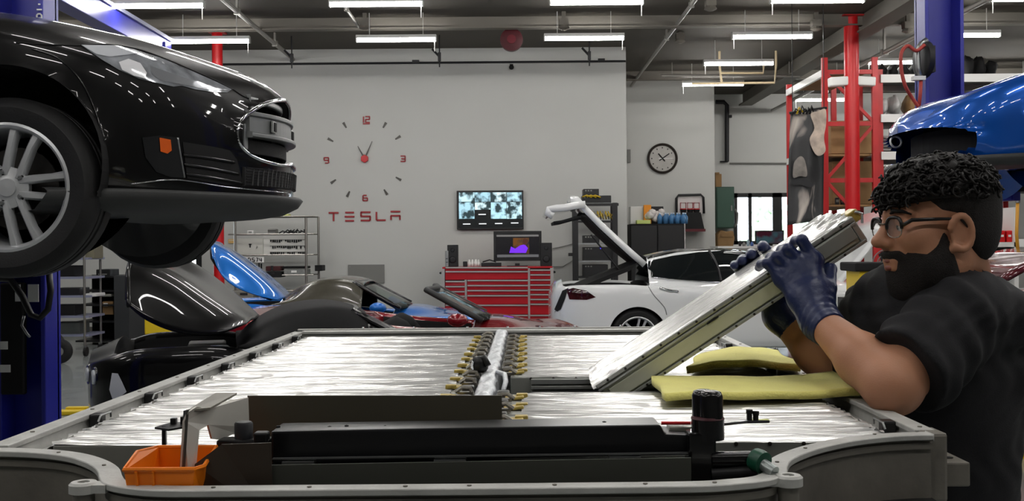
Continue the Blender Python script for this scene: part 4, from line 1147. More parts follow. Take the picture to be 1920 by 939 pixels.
# printed letters on the post edge
for segs, y in (([(0, 0, 0, 1), (0, 1, .7, 1), (.7, 1, 1, .7), (1, .7, 1, .3), (1, .3, .7, 0), (.7, 0, 0, 0)], 30), ([(.5, 0, .5, 1)], 18), ([(.5, .3, .5, .7)], 8)):
    mb = MB()
    for (x0, y0, x1, y1) in segs: mb.bar(at(69 + y0 * 9, y + 4 - x0 * 8, 6.54), at(69 + y1 * 9, y + 4 - x1 * 8, 6.54), .006, .008)
    mb.build('letter', M_white, tl)

# ---- white liftback with open tailgate
CW = frame_matrix((at(1030, 560, 14.4).x + 4.97, 14.4, 0), (-1, 0, 0))
wcar, wbody = saloon('white_liftback', 'white liftback car with its tailgate raised and dark side windows', CW, P_white, cavity=(3.74, 4.80), gh_end=3.75, detail=False, glass=P_white)
wv = bvh_of(wbody)
def panel(rows, name, m, parent, solid=.03, off=0):
    return MB().grid(rows).build(name, m, parent, smooth=True, solid=solid, off=off)
def tail(dY, x_, z_): pass
prof = [(1198, 488), (1175, 468), (1150, 445), (1120, 417), (1092, 388), (1078, 372), (1066, 372)]
rows = []
for (x, y) in prof:
    p = at(x, y, 14.4); tt = (1198 - x) / 130.0
    rows.append([Vector((p.x, 14.4 + s * (.62 - .06 * tt), p.z - .05 * s * s)) for s in np.linspace(-1, 1, 9)])
panel(rows, 'tailgate', P_white, wcar, .08)
rows = []
for (x, y) in [(1198, 494), (1172, 474), (1145, 452), (1115, 424), (1095, 402), (1085, 400)]:
    p = at(x, y, 14.4); rows.append([Vector((p.x, 14.4 + s * .56, p.z - .05 * s * s)) for s in np.linspace(-1, 1, 7)])
panel(rows, 'tailgate_lining', M_blackm, wcar, .03)
rows = []
for (x, y) in [(1092, 386), (1075, 388), (1055, 392), (1040, 393), (1027, 395), (1025, 402), (1034, 407)]:
    p = at(x, y, 14.4); rows.append([Vector((p.x, 14.4 + s * .6, p.z)) for s in np.linspace(-1, 1, 7)])
panel(rows, 'tailgate_lip', P_white, wcar, .09)
rows = []
for (x, y) in [(1100, 398), (1075, 402), (1050, 409), (1036, 411)]:
    p = at(x, y, 14.4); rows.append([Vector((p.x, 14.4 + s * .55, p.z - .06)) for s in np.linspace(-1, 1, 5)])
panel(rows, 'lip_lining', M_blackm, wcar, .04)
for s in (-.5, .5):
    MB().tube([at(1160, 505, 14.4 + s), at(1108, 440, 14.4 + s)], .012, 8).build('gas_strut', M_black, wcar)
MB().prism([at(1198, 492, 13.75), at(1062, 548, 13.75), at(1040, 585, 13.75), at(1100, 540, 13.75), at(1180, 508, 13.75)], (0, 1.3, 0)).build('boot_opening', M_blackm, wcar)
decal(wv, [(1062, 543), (1075, 540), (1100, 545), (1117, 557), (1100, 562), (1068, 561)], 'tail_lamp', mat('tail_red', (52, 8, 14), .12, coat=1.0, var=(6, .7)), wcar, off=.006, cuts=3)
decal(wv, [(1040, 580), (1055, 545), (1066, 540), (1060, 560), (1052, 580), (1045, 584)], 'boot_gasket', M_blackm, wcar, off=.006, cuts=3)
line_on(wv, [(1212, 530), (1225, 552), (1245, 575), (1250, 590)], .006, 'door_seam', mat('seam_grey', (120, 122, 122), .5), wcar)
line_on(wv, [(1237, 541), (1255, 545), (1272, 547)], .016, 'door_handle', M_chrome, wcar, off=.012)
gh_ = [o_ for o_ in wcar.children if o_.name.startswith('greenhouse')][0]
ghv = bvh_of(gh_)
wd_ = decal(ghv, [(1184, 508), (1190, 500), (1215, 490), (1260, 480), (1310, 473), (1360, 470), (1420, 470), (1470, 475), (1505, 488), (1520, 505), (1500, 527), (1400, 530), (1330, 528), (1260, 523), (1215, 518), (1192, 513)], 'side_window', M_tint, wcar, off=.006, cuts=5)
line_on(ghv, [(1192, 514), (1230, 521), (1280, 525.5), (1340, 529.5), (1400, 531)], .008, 'window_trim', M_chrome, wd_, off=.008)
line_on(ghv, [(1330, 471), (1345, 500), (1352, 529)], .02, 'door_pillar', M_gloss, wd_, off=.006)
decal(ghv, [(1203, 489), (1225, 477), (1270, 467), (1340, 461), (1420, 460), (1420, 466), (1340, 466.5), (1270, 473), (1225, 483)], 'roof_glass', M_gloss, wcar, off=.006, cuts=4)
# raised bonnet
rows = []
for (x, y) in [(1553, 531), (1580, 500), (1605, 470), (1630, 435), (1655, 402)]:
    p = at(x, y, 14.2); rows.append([Vector((p.x, 14.4 + s * .68, p.z + .03 * (1 - s * s))) for s in np.linspace(-1, 1, 9)])
panel(rows, 'bonnet', P_white, wcar, .03)

# ---- sports cars -------------------------------------------------------------
RW = [(0, .004), (.004, .08), (.02, .2), (.06, .36), (.12, .50), (.2, .62), (.35, .76), (.6, .86), (1.0, .885), (2.0, .86), (2.6, .885), (3.1, .93), (3.5, .91), (3.75, .80), (3.88, .64), (3.95, .4)]
RZS = [(0, .40), (.1, .48), (.3, .60), (.62, .69), (.95, .68), (1.3, .68), (2.0, .72), (2.6, .79), (3.05, .85), (3.5, .84), (3.95, .70)]
RZT = [(0, .46), (.06, .53), (.2, .60), (.45, .66), (.8, .72), (1.2, .79), (1.35, .79), (2.6, .80), (3.0, .88), (3.6, .90), (3.95, .78)]
RZB = [(0, .22), (.2, .15), (.6, .13), (3.2, .14), (3.6, .22), (3.95, .36)]
def sport_section(L, cav=None):
    W, zs, zt, zb = (float(pch(t, L)) for t in (RW, RZS, RZT, RZB))
    h = [(0, zb), (.55 * W, zb), (.88 * W, zb + .01), (.965 * W, zb + .07), (.985 * W, zb + .18), (W, zb + .62 * (zs - zb)), (.985 * W, zs - .08), (.92 * W, zs - .005), (.74 * W, zs + .15 * (zt - zs) + .012), (.42 * W, zt - .012), (0, zt)]
    if cav and cav[0] < L < cav[1]: h[8:] = [(.84 * W, zs - .02), (.66 * W, zs - .22), (0, zs - .26)]
    if 1.45 < L < 2.45: h[8:] = [(.80 * W, zs - .01), (.68 * W, zs - .18), (0, zs - .22)]
    return h
def stationsR():
    return [0, .006, .015, .03, .05, .075, .105, .14, .18, .225, .27] + [.32 + .045 * i for i in range(18)] + [1.16 + .08 * i for i in range(19)] + [2.65 + .045 * i for i in range(26)] + [3.81, 3.85, 3.89, 3.92, 3.95]
def sports_car(name, label, CM, pm, top=None, rear_open=False, mouth=False, glass=True, wheel_detail=False):
    t = thing(name, label, 'car', CM @ Vector((2, 0, 0)))
    cav = (2.72, 3.72) if rear_open else None
    sh = Shell(loft([(L, sport_section(L, cav)) for L in stationsR()], 6))
    for Lw in (.78, 3.12): sh.arch(Lw, .31, .345, .45)
    if mouth:
        def ell(p): return (abs(p[1]) / .66) ** 3.2 + (abs(p[2] - .30) / .105) ** 3.2
        sh.punch(lambda p: ell(p) < 1, lambda p: (p[0], p[1] * max(1e-3, ell(p)) ** (-1 / 3.2), .30 + (p[2] - .30) * max(1e-3, ell(p)) ** (-1 / 3.2)), lambda p: p[0] < .6)
    sh.setmat(lambda c: 1.45 < c[0] < 2.45 and abs(c[1]) < .79 * float(pch(RW, c[0])) and c[2] > .4, 1)
    if rear_open: sh.setmat(lambda c: cav[0] < c[0] < cav[1] and abs(c[1]) < .83 * float(pch(RW, c[0])) and c[2] > .4, 1)
    body = sh.build(CM, 'body', [pm, M_blackm], t)
    for Lw in (.78, 3.12):
        for s in (-1, 1):
            liner(CM, Lw, .31, .345, s * .86, s * .52, t)
            wheel(CM, Lw, s * .76, .31, .31, .215, .21, t, side=s, detail=False, spokes=6, double=False)
    if glass:
        rows = [[CM @ Vector((1.22 + .58 * k_ + .10 * abs(s) ** 2 * (1 - .3 * k_), s * (.66 - .11 * k_), .775 + .30 * k_ + .0 * s)) for s in np.linspace(-1, 1, 11)] for k_ in np.linspace(0, 1, 6)]
        MB().grid(rows).build('windscreen', M_cglass, t, smooth=True, solid=.006)
        loop = [r[0] for r in rows] + rows[-1][1:] + [r[-1] for r in rows[-2::-1]]
        MB().tube(loop, .03, 8).build('windscreen_frame', M_gloss if top != 'frame_grey' else M_under, t, smooth=True)
        for s in (-1, 1):
            MB().sphere(CM @ Vector((1.55, s * .90, .80)), .085, 12, (1.2, 1.1, .75)).build('door_mirror', pm, t, smooth=True)
    if top and top != 'frame_grey':
        rows = []
        for L, zr, wr in ((1.76, 1.075, .54), (1.9, 1.12, .57), (2.1, 1.14, .58), (2.35, 1.11, .58), (2.55, 1.03, .56), (2.70, .93, .52), (2.8, .82, .48)):
            zs = float(pch(RZS, L)) + .01; wb_ = float(pch(RW, L)) * .86
            hh = [(wb_, zs), (wb_ - .02, zs + .35 * (zr - zs)), (wr + .03, zr - .07), (wr - .1, zr - .015), (0, zr)]
            hh = [tuple(q) for q in spline(hh, 4)]
            rows.append([CM @ Vector((L, s, z)) for s, z in hh + [(-s, z) for s, z in hh[-2::-1]]])
        rows2 = [[Vector(q) for q in r] for r in zip(*[spline(list(c_), 3) for c_ in zip(*rows)])]
        MB().grid(rows2).build('roof', top, t, smooth=True, solid=.015)
    return t, body

def clam_lid(parent, rails, m, name='rear_lid'):
    """raised rear lid lofted through five rails (near edge to far edge), each hinge to tip: [(px, py), ...], distance"""
    R5 = [[tuple(at(x, y, dd)) for x, y in pts] for pts, dd in rails]
    R5 = [spline(r, 6) for r in R5]
    rows = [[Vector(q) for q in spline(list(c_), 6)] for c_ in zip(*R5)]
    lid = MB().grid(rows).build(name, m, parent, smooth=True, solid=.012)
    rows2 = [[q + Vector((-.04, .0, -.035)) for q in r[2:-2]] for r in rows[2:-1]]
    MB().grid(rows2).build('lid_lining', M_blackm, lid, smooth=True, solid=.01)
    MB().tube(rows[-1], .018, 6).build('lid_edge', m, lid, smooth=True)
    return lid

M_soft = mat('soft_top_black', (22, 22, 23), .85, var=(30, .1), bump=(250, .2))
M_hard = mat('hard_top_olive', (72, 70, 60), .25, coat=.6, var=(20, .05))
# black one
yaw = math.radians(15); dirn = Vector((math.cos(yaw), math.sin(yaw), 0))
CR1 = frame_matrix(Vector((-3.23, 8.22, 0)) + dirn * 3.95 * .93, -dirn, .93)
r1, r1b = sports_car('black_sports_car', 'black soft-top sports car with its rear lid raised, nearest of the low cars', CR1, P_black, M_soft, rear_open=True)
clam_lid(r1, [([(462, 606), (400, 627), (330, 622), (275, 600), (241, 574)], 7.75), ([(470, 600), (400, 566), (332, 527), (280, 502), (244, 492)], 8.05), ([(480, 597), (424, 556), (366, 520), (315, 495), (280, 484)], 8.6), ([(487, 593), (440, 550), (392, 512), (352, 488), (322, 478)], 9.05), ([(490, 598), (450, 568), (402, 536), (352, 508), (325, 498)], 9.25)], P_black)
rv = bvh_of(r1b)
e = CR1.to_3x3()
for s in (-.62, -.42):
    c = CR1 @ Vector((3.93 if s > -.5 else 3.86, s, .62)); ax = (-dirn + Vector((0, -.35, 0))).normalized()
    tl_ = MB().lathe([(.075, -.03), (.08, 0), (.07, .018)], c, ax, 20).build('tail_lamp', M_gloss, r1, sharp=40)
    MB().lathe([(.055, .015), (.05, .03), (0, .035)], c, ax, 20).build('lamp_lens', M_lens, tl_, smooth=True)
for i, (L, s, z, sz, m) in enumerate(((3.3, -.1, .62, (.5, .5, .2), M_dark), (3.0, -.35, .66, (.2, .25, .22), M_blackm), (3.05, .35, .70, (.3, .3, .16), M_grey), (2.95, -.05, .72, (.16, .1, .12), M_white))):
    MB().box(CR1 @ Vector((L, s, z)), sz, e.normalized()).build('motor_unit' if i < 2 else 'reservoir', m, r1, bevel=.02)
for k in range(3): MB().tube([CR1 @ Vector((2.85, -.30 + .02 * k, .70 + .03 * k)), CR1 @ Vector((2.95, -.42, .74 + .03 * k)), CR1 @ Vector((3.1, -.38, .70 + .03 * k))], .014, 8).build('cable', M_orange, r1, smooth=True)
decal(rv, [(211, 699), (222, 700), (230, 716), (238, 734), (226, 744), (212, 748), (206, 730)], 'rear_glint', mat('glint_white', (224, 226, 230), .15, .1, coat=1.0), r1, off=.006, cuts=3)  # pale patch painted on as the sheen of the rear bumper
# red open one and blue one behind
CR2 = frame_matrix((at(930, 605, 10.9).x + 1.2, 10.95, 0), (-1, 0, 0))
r2, r2b = sports_car('red_sports_car', 'dark red open sports car with a steep windscreen behind the black one', CR2, P_red, 'frame_grey')
CR3 = frame_matrix((at(540, 555, 13.0).x + 2.75, 13.05, 0), (-1, 0, 0))
r3, r3b = sports_car('blue_sports_car', 'bright blue sports car with olive roof and raised rear lid', CR3, P_azure, M_hard, rear_open=True)
clam_lid(r3, [([(520, 562), (480, 553), (442, 538), (416, 516), (401, 484)], 12.35), ([(534, 558), (500, 530), (460, 500), (425, 474), (398, 457)], 12.6), ([(541, 556), (506, 524), (468, 495), (435, 471), (408, 455)], 13.05), ([(546, 553), (516, 525), (480, 497), (446, 475), (417, 460)], 13.5), ([(548, 556), (521, 535), (486, 512), (452, 490), (421, 474)], 13.7)], P_azure)
for s in (-.3, .3): MB().lathe([(.12, 0), (.2, .05), (.2, .35), (.12, .55), (.02, .6)], CR3 @ Vector((2.1, s, .45)), n=14).build('seat', mat('seat_grey', (70, 70, 70), .7), r3, smooth=True)
for s in (-.3, .3): MB().lathe([(.12, 0), (.2, .05), (.2, .2), (.12, .3), (.02, .35)], CR2 @ Vector((2.2, s, .45)), n=14).build('seat', M_blackm, r2, smooth=True)

# ---- blue sports car on the right-hand lift, nose at left
CL = frame_matrix((2.50, 6.9, 1.80), (1, 0, 0))
bl, blb = sports_car('lifted_blue_sports_car', 'metallic blue sports car raised on the right-hand lift above the man', CL, P_blue, M_soft, mouth=True)
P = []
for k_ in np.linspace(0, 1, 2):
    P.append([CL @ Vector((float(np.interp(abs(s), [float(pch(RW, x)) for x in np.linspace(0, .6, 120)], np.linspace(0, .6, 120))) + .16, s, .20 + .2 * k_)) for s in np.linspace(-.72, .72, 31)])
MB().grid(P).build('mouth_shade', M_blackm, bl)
P = []
for (dz, dl) in ((.205, .0), (.18, .0), (.15, .05), (.13, .25)):
    P.append([CL @ Vector((float(np.interp(min(abs(s), .84), [float(pch(RW, x)) for x in np.linspace(0, .6, 120)], np.linspace(0, .6, 120))) - .02 + dl, s, dz)) for s in np.linspace(-.86, .86, 41)])
MB().grid(P).build('front_lip', M_under, bl, smooth=True, solid=.01)
c = at(1691, 266, 7.12)
MB().tube([c + Vector((-.04 + .0 * math.cos(a), 0, 0)) + Vector((.012, .03, 0)) * math.cos(a) * 1.0 + Vector((.035 * math.cos(a), 0, .036 * math.sin(a))) for a in np.linspace(0, 2 * PI, 24, endpoint=False)], .007, 6, closed=True).build('lamp_ring', mat('ring_white', (245, 245, 245), .3), bl, smooth=True)
lift('car_lift', 'blue two-post lift holding up the metallic blue sports car', 3.36, 5.2, 8.35, 1.83, h=4.2, spread=.3)
# ---- dark red car at the far right
CD = frame_matrix((4.05, 10.4, 0), (1, 0, 0))
dcar, dbody = saloon('wine_red_saloon', 'dark wine-red car behind the man with its bonnet raised', CD, P_wine, detail=False)
rows = []
for (x, y) in [(1990, 470), (1950, 478), (1905, 498), (1862, 522)]:
    p = at(x, y, 10.0); rows.append([Vector((p.x, 10.4 + s * .7, p.z)) for s in np.linspace(-1, 1, 7)])
panel(rows, 'bonnet', P_wine, dcar, .03)
# ------------------------------------------------------------------ the man
class Vol:
    """signed-distance volume; shapes are blended in, then turned into one continuous surface"""
    def __init__(s, lo, hi, h):
        s.o = np.array(lo, float); s.h = h
        s.n = np.ceil((np.array(hi) - s.o) / h).astype(int) + 1
        s.f = np.full(tuple(s.n), 0.2, np.float32)
    def block(s, c0, c1):
        i0 = np.clip(np.floor((np.minimum(c0, c1) - s.o) / s.h).astype(int), 0, s.n - 1); i1 = np.clip(np.ceil((np.maximum(c0, c1) - s.o) / s.h).astype(int) + 1, 1, s.n)
        sl = tuple(slice(a, b) for a, b in zip(i0, i1))
        g = np.stack(np.meshgrid(*[s.o[k] + s.h * np.arange(i0[k], i1[k]) for k in range(3)], indexing='ij'), -1)
        return sl, g
    def put(s, fn, c0, c1, k=0.0, sub=False):
        c0, c1 = np.array(c0, float), np.array(c1, float); m = 0.03 + k
        sl, g = s.block(np.minimum(c0, c1) - m, np.maximum(c0, c1) + m)
        if g.size == 0: return s
        d = fn(g).astype(np.float32); f = s.f[sl]
        if sub:
            d = -d
            if k > 0:
                hh = np.clip(0.5 - 0.5 * (f - d) / k, 0, 1); s.f[sl] = f * (1 - hh) + d * hh + k * hh * (1 - hh)
            else: s.f[sl] = np.maximum(f, d)
        elif k > 0:
            hh = np.clip(0.5 + 0.5 * (f - d) / k, 0, 1); s.f[sl] = f * (1 - hh) + d * hh - k * hh * (1 - hh)
        else: s.f[sl] = np.minimum(f, d)
        return s
    def caps(s, a, b, ra, rb, k=0.01, sub=False):
        a, b = np.array(a, float), np.array(b, float); ba = b - a; L2 = max(1e-9, ba @ ba); r = max(ra, rb)
        def fn(g):
            p = g - a; t = np.clip((p @ ba) / L2, 0, 1)
            return np.linalg.norm(p - t[..., None] * ba, axis=-1) - (ra + (rb - ra) * t)
        return s.put(fn, np.minimum(a, b) - r, np.maximum(a, b) + r, k, sub)
    def chain(s, pts, rs, k=0.01, kin=None):
        for i in range(len(pts) - 1): s.caps(pts[i], pts[i + 1], rs[i], rs[i + 1], k if i == 0 else (kin if kin is not None else k))
        return s
    def ell(s, c, r, R=None, k=0.01, sub=False):
        c = np.array(c, float); r = np.array(r, float); Rm = np.eye(3) if R is None else np.array(R)
        def fn(g):
            p = (g - c) @ Rm
            k0 = np.linalg.norm(p / r, axis=-1); k1 = np.linalg.norm(p / (r * r), axis=-1)
            return k0 * (k0 - 1) / np.maximum(k1, 1e-6)
        e = np.full(3, r.max()); return s.put(fn, c - e, c + e, k, sub)
    def mesh(s):
        f = s.f; sg = f < 0; nx, ny, nz = f.shape
        cnt = np.zeros((nx - 1, ny - 1, nz - 1), np.int8)
        cs = [(i, j, k) for i in (0, 1) for j in (0, 1) for k in (0, 1)]
        for i, j, k in cs: cnt += sg[i:nx - 1 + i, j:ny - 1 + j, k:nz - 1 + k]
        act = (cnt > 0) & (cnt < 8); idx = np.argwhere(act); vid = np.full(act.shape, -1, np.int64); vid[act] = np.arange(len(idx))
        acc = np.zeros((len(idx), 3)); num = np.zeros(len(idx))
        for a in cs:
            for ax in range(3):
                if a[ax]: continue
                b = list(a); b[ax] = 1
                fa = f[idx[:, 0] + a[0], idx[:, 1] + a[1], idx[:, 2] + a[2]]; fb = f[idx[:, 0] + b[0], idx[:, 1] + b[1], idx[:, 2] + b[2]]
                m = (fa < 0) != (fb < 0); t = np.where(m, fa / np.where(m, fa - fb, 1), 0)
                p = np.array(a, float)[None] + t[:, None] * (np.array(b) - np.array(a))[None]
                acc[m] += p[m]; num[m] += 1
        pos = s.o + s.h * (idx + acc / np.maximum(num, 1)[:, None])
        quads = []
        for ax in range(3):
            o1, o2 = (ax + 1) % 3, (ax + 2) % 3
            lo = [slice(None)] * 3; hi = [slice(None)] * 3; lo[ax] = slice(0, -1); hi[ax] = slice(1, None)
            ch = sg[tuple(lo)] != sg[tuple(hi)]; q = np.argwhere(ch)
            q = q[(q[:, o1] > 0) & (q[:, o2] > 0) & (q[:, o1] < f.shape[o1] - 1) & (q[:, o2] < f.shape[o2] - 1)]
            first = sg[q[:, 0], q[:, 1], q[:, 2]]
            def cell(d1, d2):
                c = q.copy(); c[:, o1] -= d1; c[:, o2] -= d2; return vid[c[:, 0], c[:, 1], c[:, 2]]
            Q = np.stack([cell(1, 1), cell(0, 1), cell(0, 0), cell(1, 0)], 1)
            Q[~first] = Q[~first][:, ::-1]; quads.append(Q)
        Q = np.concatenate(quads); Q = Q[(Q >= 0).all(1)]
        return pos, Q
    def build(s, name, mats, parent, smooth_it=2, keep=None, matfn=None):
        v, q = s.mesh()
        # light Laplacian smoothing
        for _ in range(smooth_it):
            acc = np.zeros_like(v); n = np.zeros(len(v))
            for a, b in ((0, 1), (1, 2), (2, 3), (3, 0)):
                np.add.at(acc, q[:, a], v[q[:, b]]); np.add.at(n, q[:, a], 1)
                np.add.at(acc, q[:, b], v[q[:, a]]); np.add.at(n, q[:, b], 1)
            v = v * 0.5 + 0.5 * acc / np.maximum(n, 1)[:, None]
        me = bpy.data.meshes.new(name)
        me.from_pydata(v.tolist(), [], q.tolist())
        ms = mats if isinstance(mats, (list, tuple)) else [mats]
        for m in ms: me.materials.append(m)
        if matfn is not None: me.polygons.foreach_set('material_index', matfn(v[q].mean(1)).astype(np.int32))
        me.polygons.foreach_set('use_smooth', [True] * len(me.polygons)); me.update()
        o = bpy.data.objects.new(name, me); col.objects.link(o)
        if parent is not None:
            o.parent = parent; o.matrix_parent_inverse = wm(parent).inverted()
        return o

def skin_mat():
    m = mat('skin', (184, 132, 103), 0.48, spec=0.4, bump=(260, 0.06))
    b = m.node_tree.nodes['Principled BSDF']
    b.inputs['Subsurface Weight'].default_value = 0.12
    b.inputs['Subsurface Radius'].default_value = (0.012, 0.005, 0.003)
    b.inputs['Subsurface Scale'].default_value = 0.4
    return m
M_skin = skin_mat()
M_hair = mat('hair_black', (17, 14, 13), 0.55, spec=0.3)
M_stub = mat('short_hair', (26, 21, 19), 0.75, var=(300, 0.4), bump=(500, 0.5))
M_beard = mat('beard', (24, 18, 16), 0.75, var=(350, 0.45), bump=(500, 0.7))
M_shirt = mat('shirt_black', (19, 19, 23), 0.85, var=(160, 0.12), bump=(400, 0.15))
M_jeans = mat('work_trousers', (16, 16, 18), 0.85)
M_glove = mat('nitrile_navy', (26, 38, 80), 0.36, spec=0.5, bump=(120, 0.12))

# head frame: F forward (to the left, slightly towards the camera and down), S to his left (camera side), U up
HS = 1.10                                      # head size factor
HO = np.array(at(1757, 419, 2.20))
yawh, pit = math.radians(8), math.radians(3)
Fv = Vector((-math.cos(yawh) * math.cos(pit), -math.sin(yawh) * math.cos(pit), -math.sin(pit)))
Sv = Vector((math.sin(yawh), -math.cos(yawh), 0)).normalized()
Uv = Sv.cross(Fv) * -1
if Uv.z < 0: Uv = -Uv
HR = np.array([list(Fv), list(Sv), list(Uv)]).T     # columns F S U
def hp(f, s, u): return HO + HR @ (np.array([f, s, u]) * HS)
E = lambda v, c, r, k=.012, sub=False: v.ell(hp(*c), np.array(r) * HS, HR, k, sub)

elbN = np.array(at(1672, 724, 2.00)); wriN = np.array(at(1537, 602, 2.235)); shoN = np.array(at(1806, 590, 2.14))
shoF = np.array([shoN[0] - .02, 2.50, shoN[2]]); elbF = np.array(at(1575, 700, 2.42)); wriF = np.array(at(1462, 592, 2.50))
sk = Vol((.40, 1.86, 1.02), (1.16, 2.72, 1.76), .0036)
# head
E(sk, (-.018, 0, .038), (.098, .077, .088), 0)
E(sk, (.03, 0, -.03), (.068, .064, .092), .03)
E(sk, (.038, 0, -.088), (.052, .056, .040), .03)
E(sk, (.066, 0, -.112), (.026, .028, .022), .025)
for s in (-1, 1):
    E(sk, (.062, s * .043, -.022), (.030, .024, .026), .02)
    sk.caps(hp(.090, 0, .022), hp(.078, s * .042, .024), .012 * HS, .010 * HS, .014)
    E(sk, (.104, s * .031, .001), (.014, .020, .013), .010, True)
    E(sk, (.082, s * .031, .000), (.0135, .0145, .0125), .003)
    E(sk, (.020, s * .058, -.075), (.045, .018, .04), .025)
    E(sk, (.0842, s * .031, .0065), (.0150, .0160, .0100), .003)
sk.caps(hp(.092, 0, .016), hp(.114, 0, -.022), .0095 * HS, .0115 * HS, .012)
E(sk, (.1175, 0, -.027), (.0150, .0140, .0125), .008)
for s in (-1, 1): E(sk, (.103, s * .0135, -.032), (.0125, .0085, .0085), .006)
E(sk, (.086, 0, -.056), (.018, .030, .022), .015)
sk.caps(hp(.097, -.017, -.064), hp(.097, .017, -.064), .0062 * HS, .0062 * HS, .006)
sk.caps(hp(.095, -.015, -.077), hp(.095, .015, -.077), .0075 * HS, .0075 * HS, .006)
# ears
for s in (-1, 1):
    ring = [hp(.002 + .020 * math.cos(a), s * (.0805 + .004 * math.sin(a * .5)), -.018 + .031 * math.sin(a)) for a in np.linspace(.3, 5.4, 14)]
    sk.chain(ring, [.0062 * HS] * 14, .004, .003)
    E(sk, (.004, s * .077, -.018), (.017, .006, .027), .006)
    sk.caps(hp(.012, s * .078, -.044), hp(.018, s * .076, -.048), .0075 * HS, .007 * HS, .006)
    E(sk, (.006, s * .088, -.020), (.010, .008, .017), .006, True)
# neck and trunk
nb = np.array(at(1806, 556, 2.30)); nb2 = np.array([nb[0], nb[1], nb[2]])
sk.caps(hp(-.030, 0, -.06), nb2, .062, .066, .035)
sk.caps(hp(.0, 0, -.10), nb2 + np.array([-.04, 0, .0]), .052, .066, .03)
sk.caps(shoN + np.array([.01, .05, -.01]), shoF + np.array([.01, -.05, -.01]), .055, .055, .03)
sk.caps(nb2 + np.array([-.02, 0, -.09]), np.array([.90, 2.31, 1.06]), .09, .11, .03)
# arms
def arm(v, sh, el, wr, k=.012, f=1.0):
    m = sh * .5 + el * .5; fm = el * .62 + wr * .38
    v.chain([sh, m, el], [.068 * f, .063 * f, .050 * f], k, .02)
    v.chain([el, fm, wr], [.051 * f, .050 * f, .031 * f], .02, .02)
arm(sk, shoN, elbN, wriN, .02)
sk.caps(elbN + np.array([.012, -.008, -.008]), elbN * .8 + wriN * .2, .036, .04, .02)
arm(sk, shoF, elbF, wriF, .02)
man = thing('person', 'man in black T-shirt and navy gloves holding up a battery module', 'person', (.92, 2.31, 0))
Sv_n = np.array(Sv)
body = sk.build('body', M_skin, man, 2)
# eyes
for s in (-1, 1):
    E_ = MB().sphere(hp(.0835, s * .031, .0), .0132 * HS, 14).build('eye', mat('eye_white', (205, 200, 195), .2), man, smooth=True)
    MB().sphere(hp(.0915, s * .0305, -.001), .0066 * HS, 10).build('iris', mat('iris_dark', (28, 18, 14), .15), E_, smooth=True)
# beard and moustache: a shell that follows the jaw
def face_local(g): return ((g - HO) @ HR) / HS
bd = Vol(hp(.0, 0, -.07) - .18, hp(.0, 0, -.07) + .16, .0036)
E(bd, (.03, 0, -.03), (.0725, .0680, .096), 0)
E(bd, (.038, 0, -.092), (.058, .062, .048), .03)
E(bd, (.064, 0, -.116), (.031, .036, .031), .025)
E(bd, (.034, 0, -.124), (.045, .050, .030), .03)
for s in (-1, 1): E(bd, (.018, s * .061, -.072), (.052, .022, .050), .025)
E(bd, (.089, 0, -.050), (.0215, .034, .014), .012)
def beard_region(g):
    p = face_local(g); f, s_, u = p[..., 0], np.abs(p[..., 1]), p[..., 2]
    top = u - np.interp(f, [-.03, .018, .030, .042, .062, .072, .12], [.04, .02, -.018, -.038, -.054, -.048, -.0445])
    top = np.where((s_ < .040) & (f > .055), u + np.where(s_ < .03, .0445, .0445 + .9 * (s_ - .03)), top)
    back = (.018 - .3 * np.clip(-.04 - u, 0, .06)) - f
    lip = np.maximum((np.sqrt(((u + .0705) / .0100) ** 2 + (s_ / .0200) ** 2) - 1) * .0100, .075 - f)
    return np.maximum(top, back) * HS, -lip * HS, f
sl, g = bd.block(bd.o, bd.o + bd.h * bd.n)
w_ = np.sin(g[..., 0] * 900 + 2 * np.sin(g[..., 2] * 300)) * np.sin(g[..., 2] * 870 + 1) * np.sin(g[..., 1] * 910)
rg_, lp_, ff_ = beard_region(g)
tw_ = np.where(ff_ < .05, .016, .016 + (.003 - .016) * np.clip((ff_ - .05) / .012, 0, 1))
bd.f = np.maximum.reduce([bd.f + .0012 * w_ + .0062 * (1 - np.clip(-rg_ / tw_, 0, 1)), rg_ + .003 * w_, lp_ + .001 * w_]).astype(np.float32)
bd.build('beard', M_beard, man, 1)
# hair: close-cropped sides, long curly top
hc_ = Vol(hp(-.02, 0, .04) - .17, hp(-.02, 0, .04) + .17, .0042)
E(hc_, (-.020, 0, .040), (.103, .081, .093), 0)
E(hc_, (-.040, 0, -.02), (.074, .074, .072), .03)
def hair_region(g):
    p = face_local(g); f, s_, u = p[..., 0], np.abs(p[..., 1]), p[..., 2]
    fr = f - np.interp(u, [-.06, -.01, .025, .034, .05, .075, .12], [.026, .036, .040, .046, .060, .072, .10])     # temple and hairline
    low = np.interp(f, [-.09, -.05, -.03, -.022, .0, .02], [-.085, -.080, -.055, -.03, -.03, -.03]) - u
    ear = np.maximum.reduce([np.abs(f - .006) - .020, u - .014, -.072 - u, .05 - s_])
    return np.maximum(np.maximum(fr, low), -ear) * HS
sl, g = hc_.block(hc_.o, hc_.o + hc_.h * hc_.n)
rg_ = hair_region(g).astype(np.float32)
hc_.f = np.maximum(hc_.f + .0045 * (1 - np.clip(-rg_ / .02, 0, 1)), rg_ + .002 * (np.sin(g[..., 0] * 800) * np.sin(g[..., 2] * 830)).astype(np.float32))
hair = hc_.build('hair', M_stub, man, 1)
g_ = np.random.default_rng(4)
cap_ = Vol(hp(0, 0, .08) - .17, hp(0, 0, .08) + .15, .0042)
E(cap_, (-.008, 0, .056), (.104, .083, .064), 0)
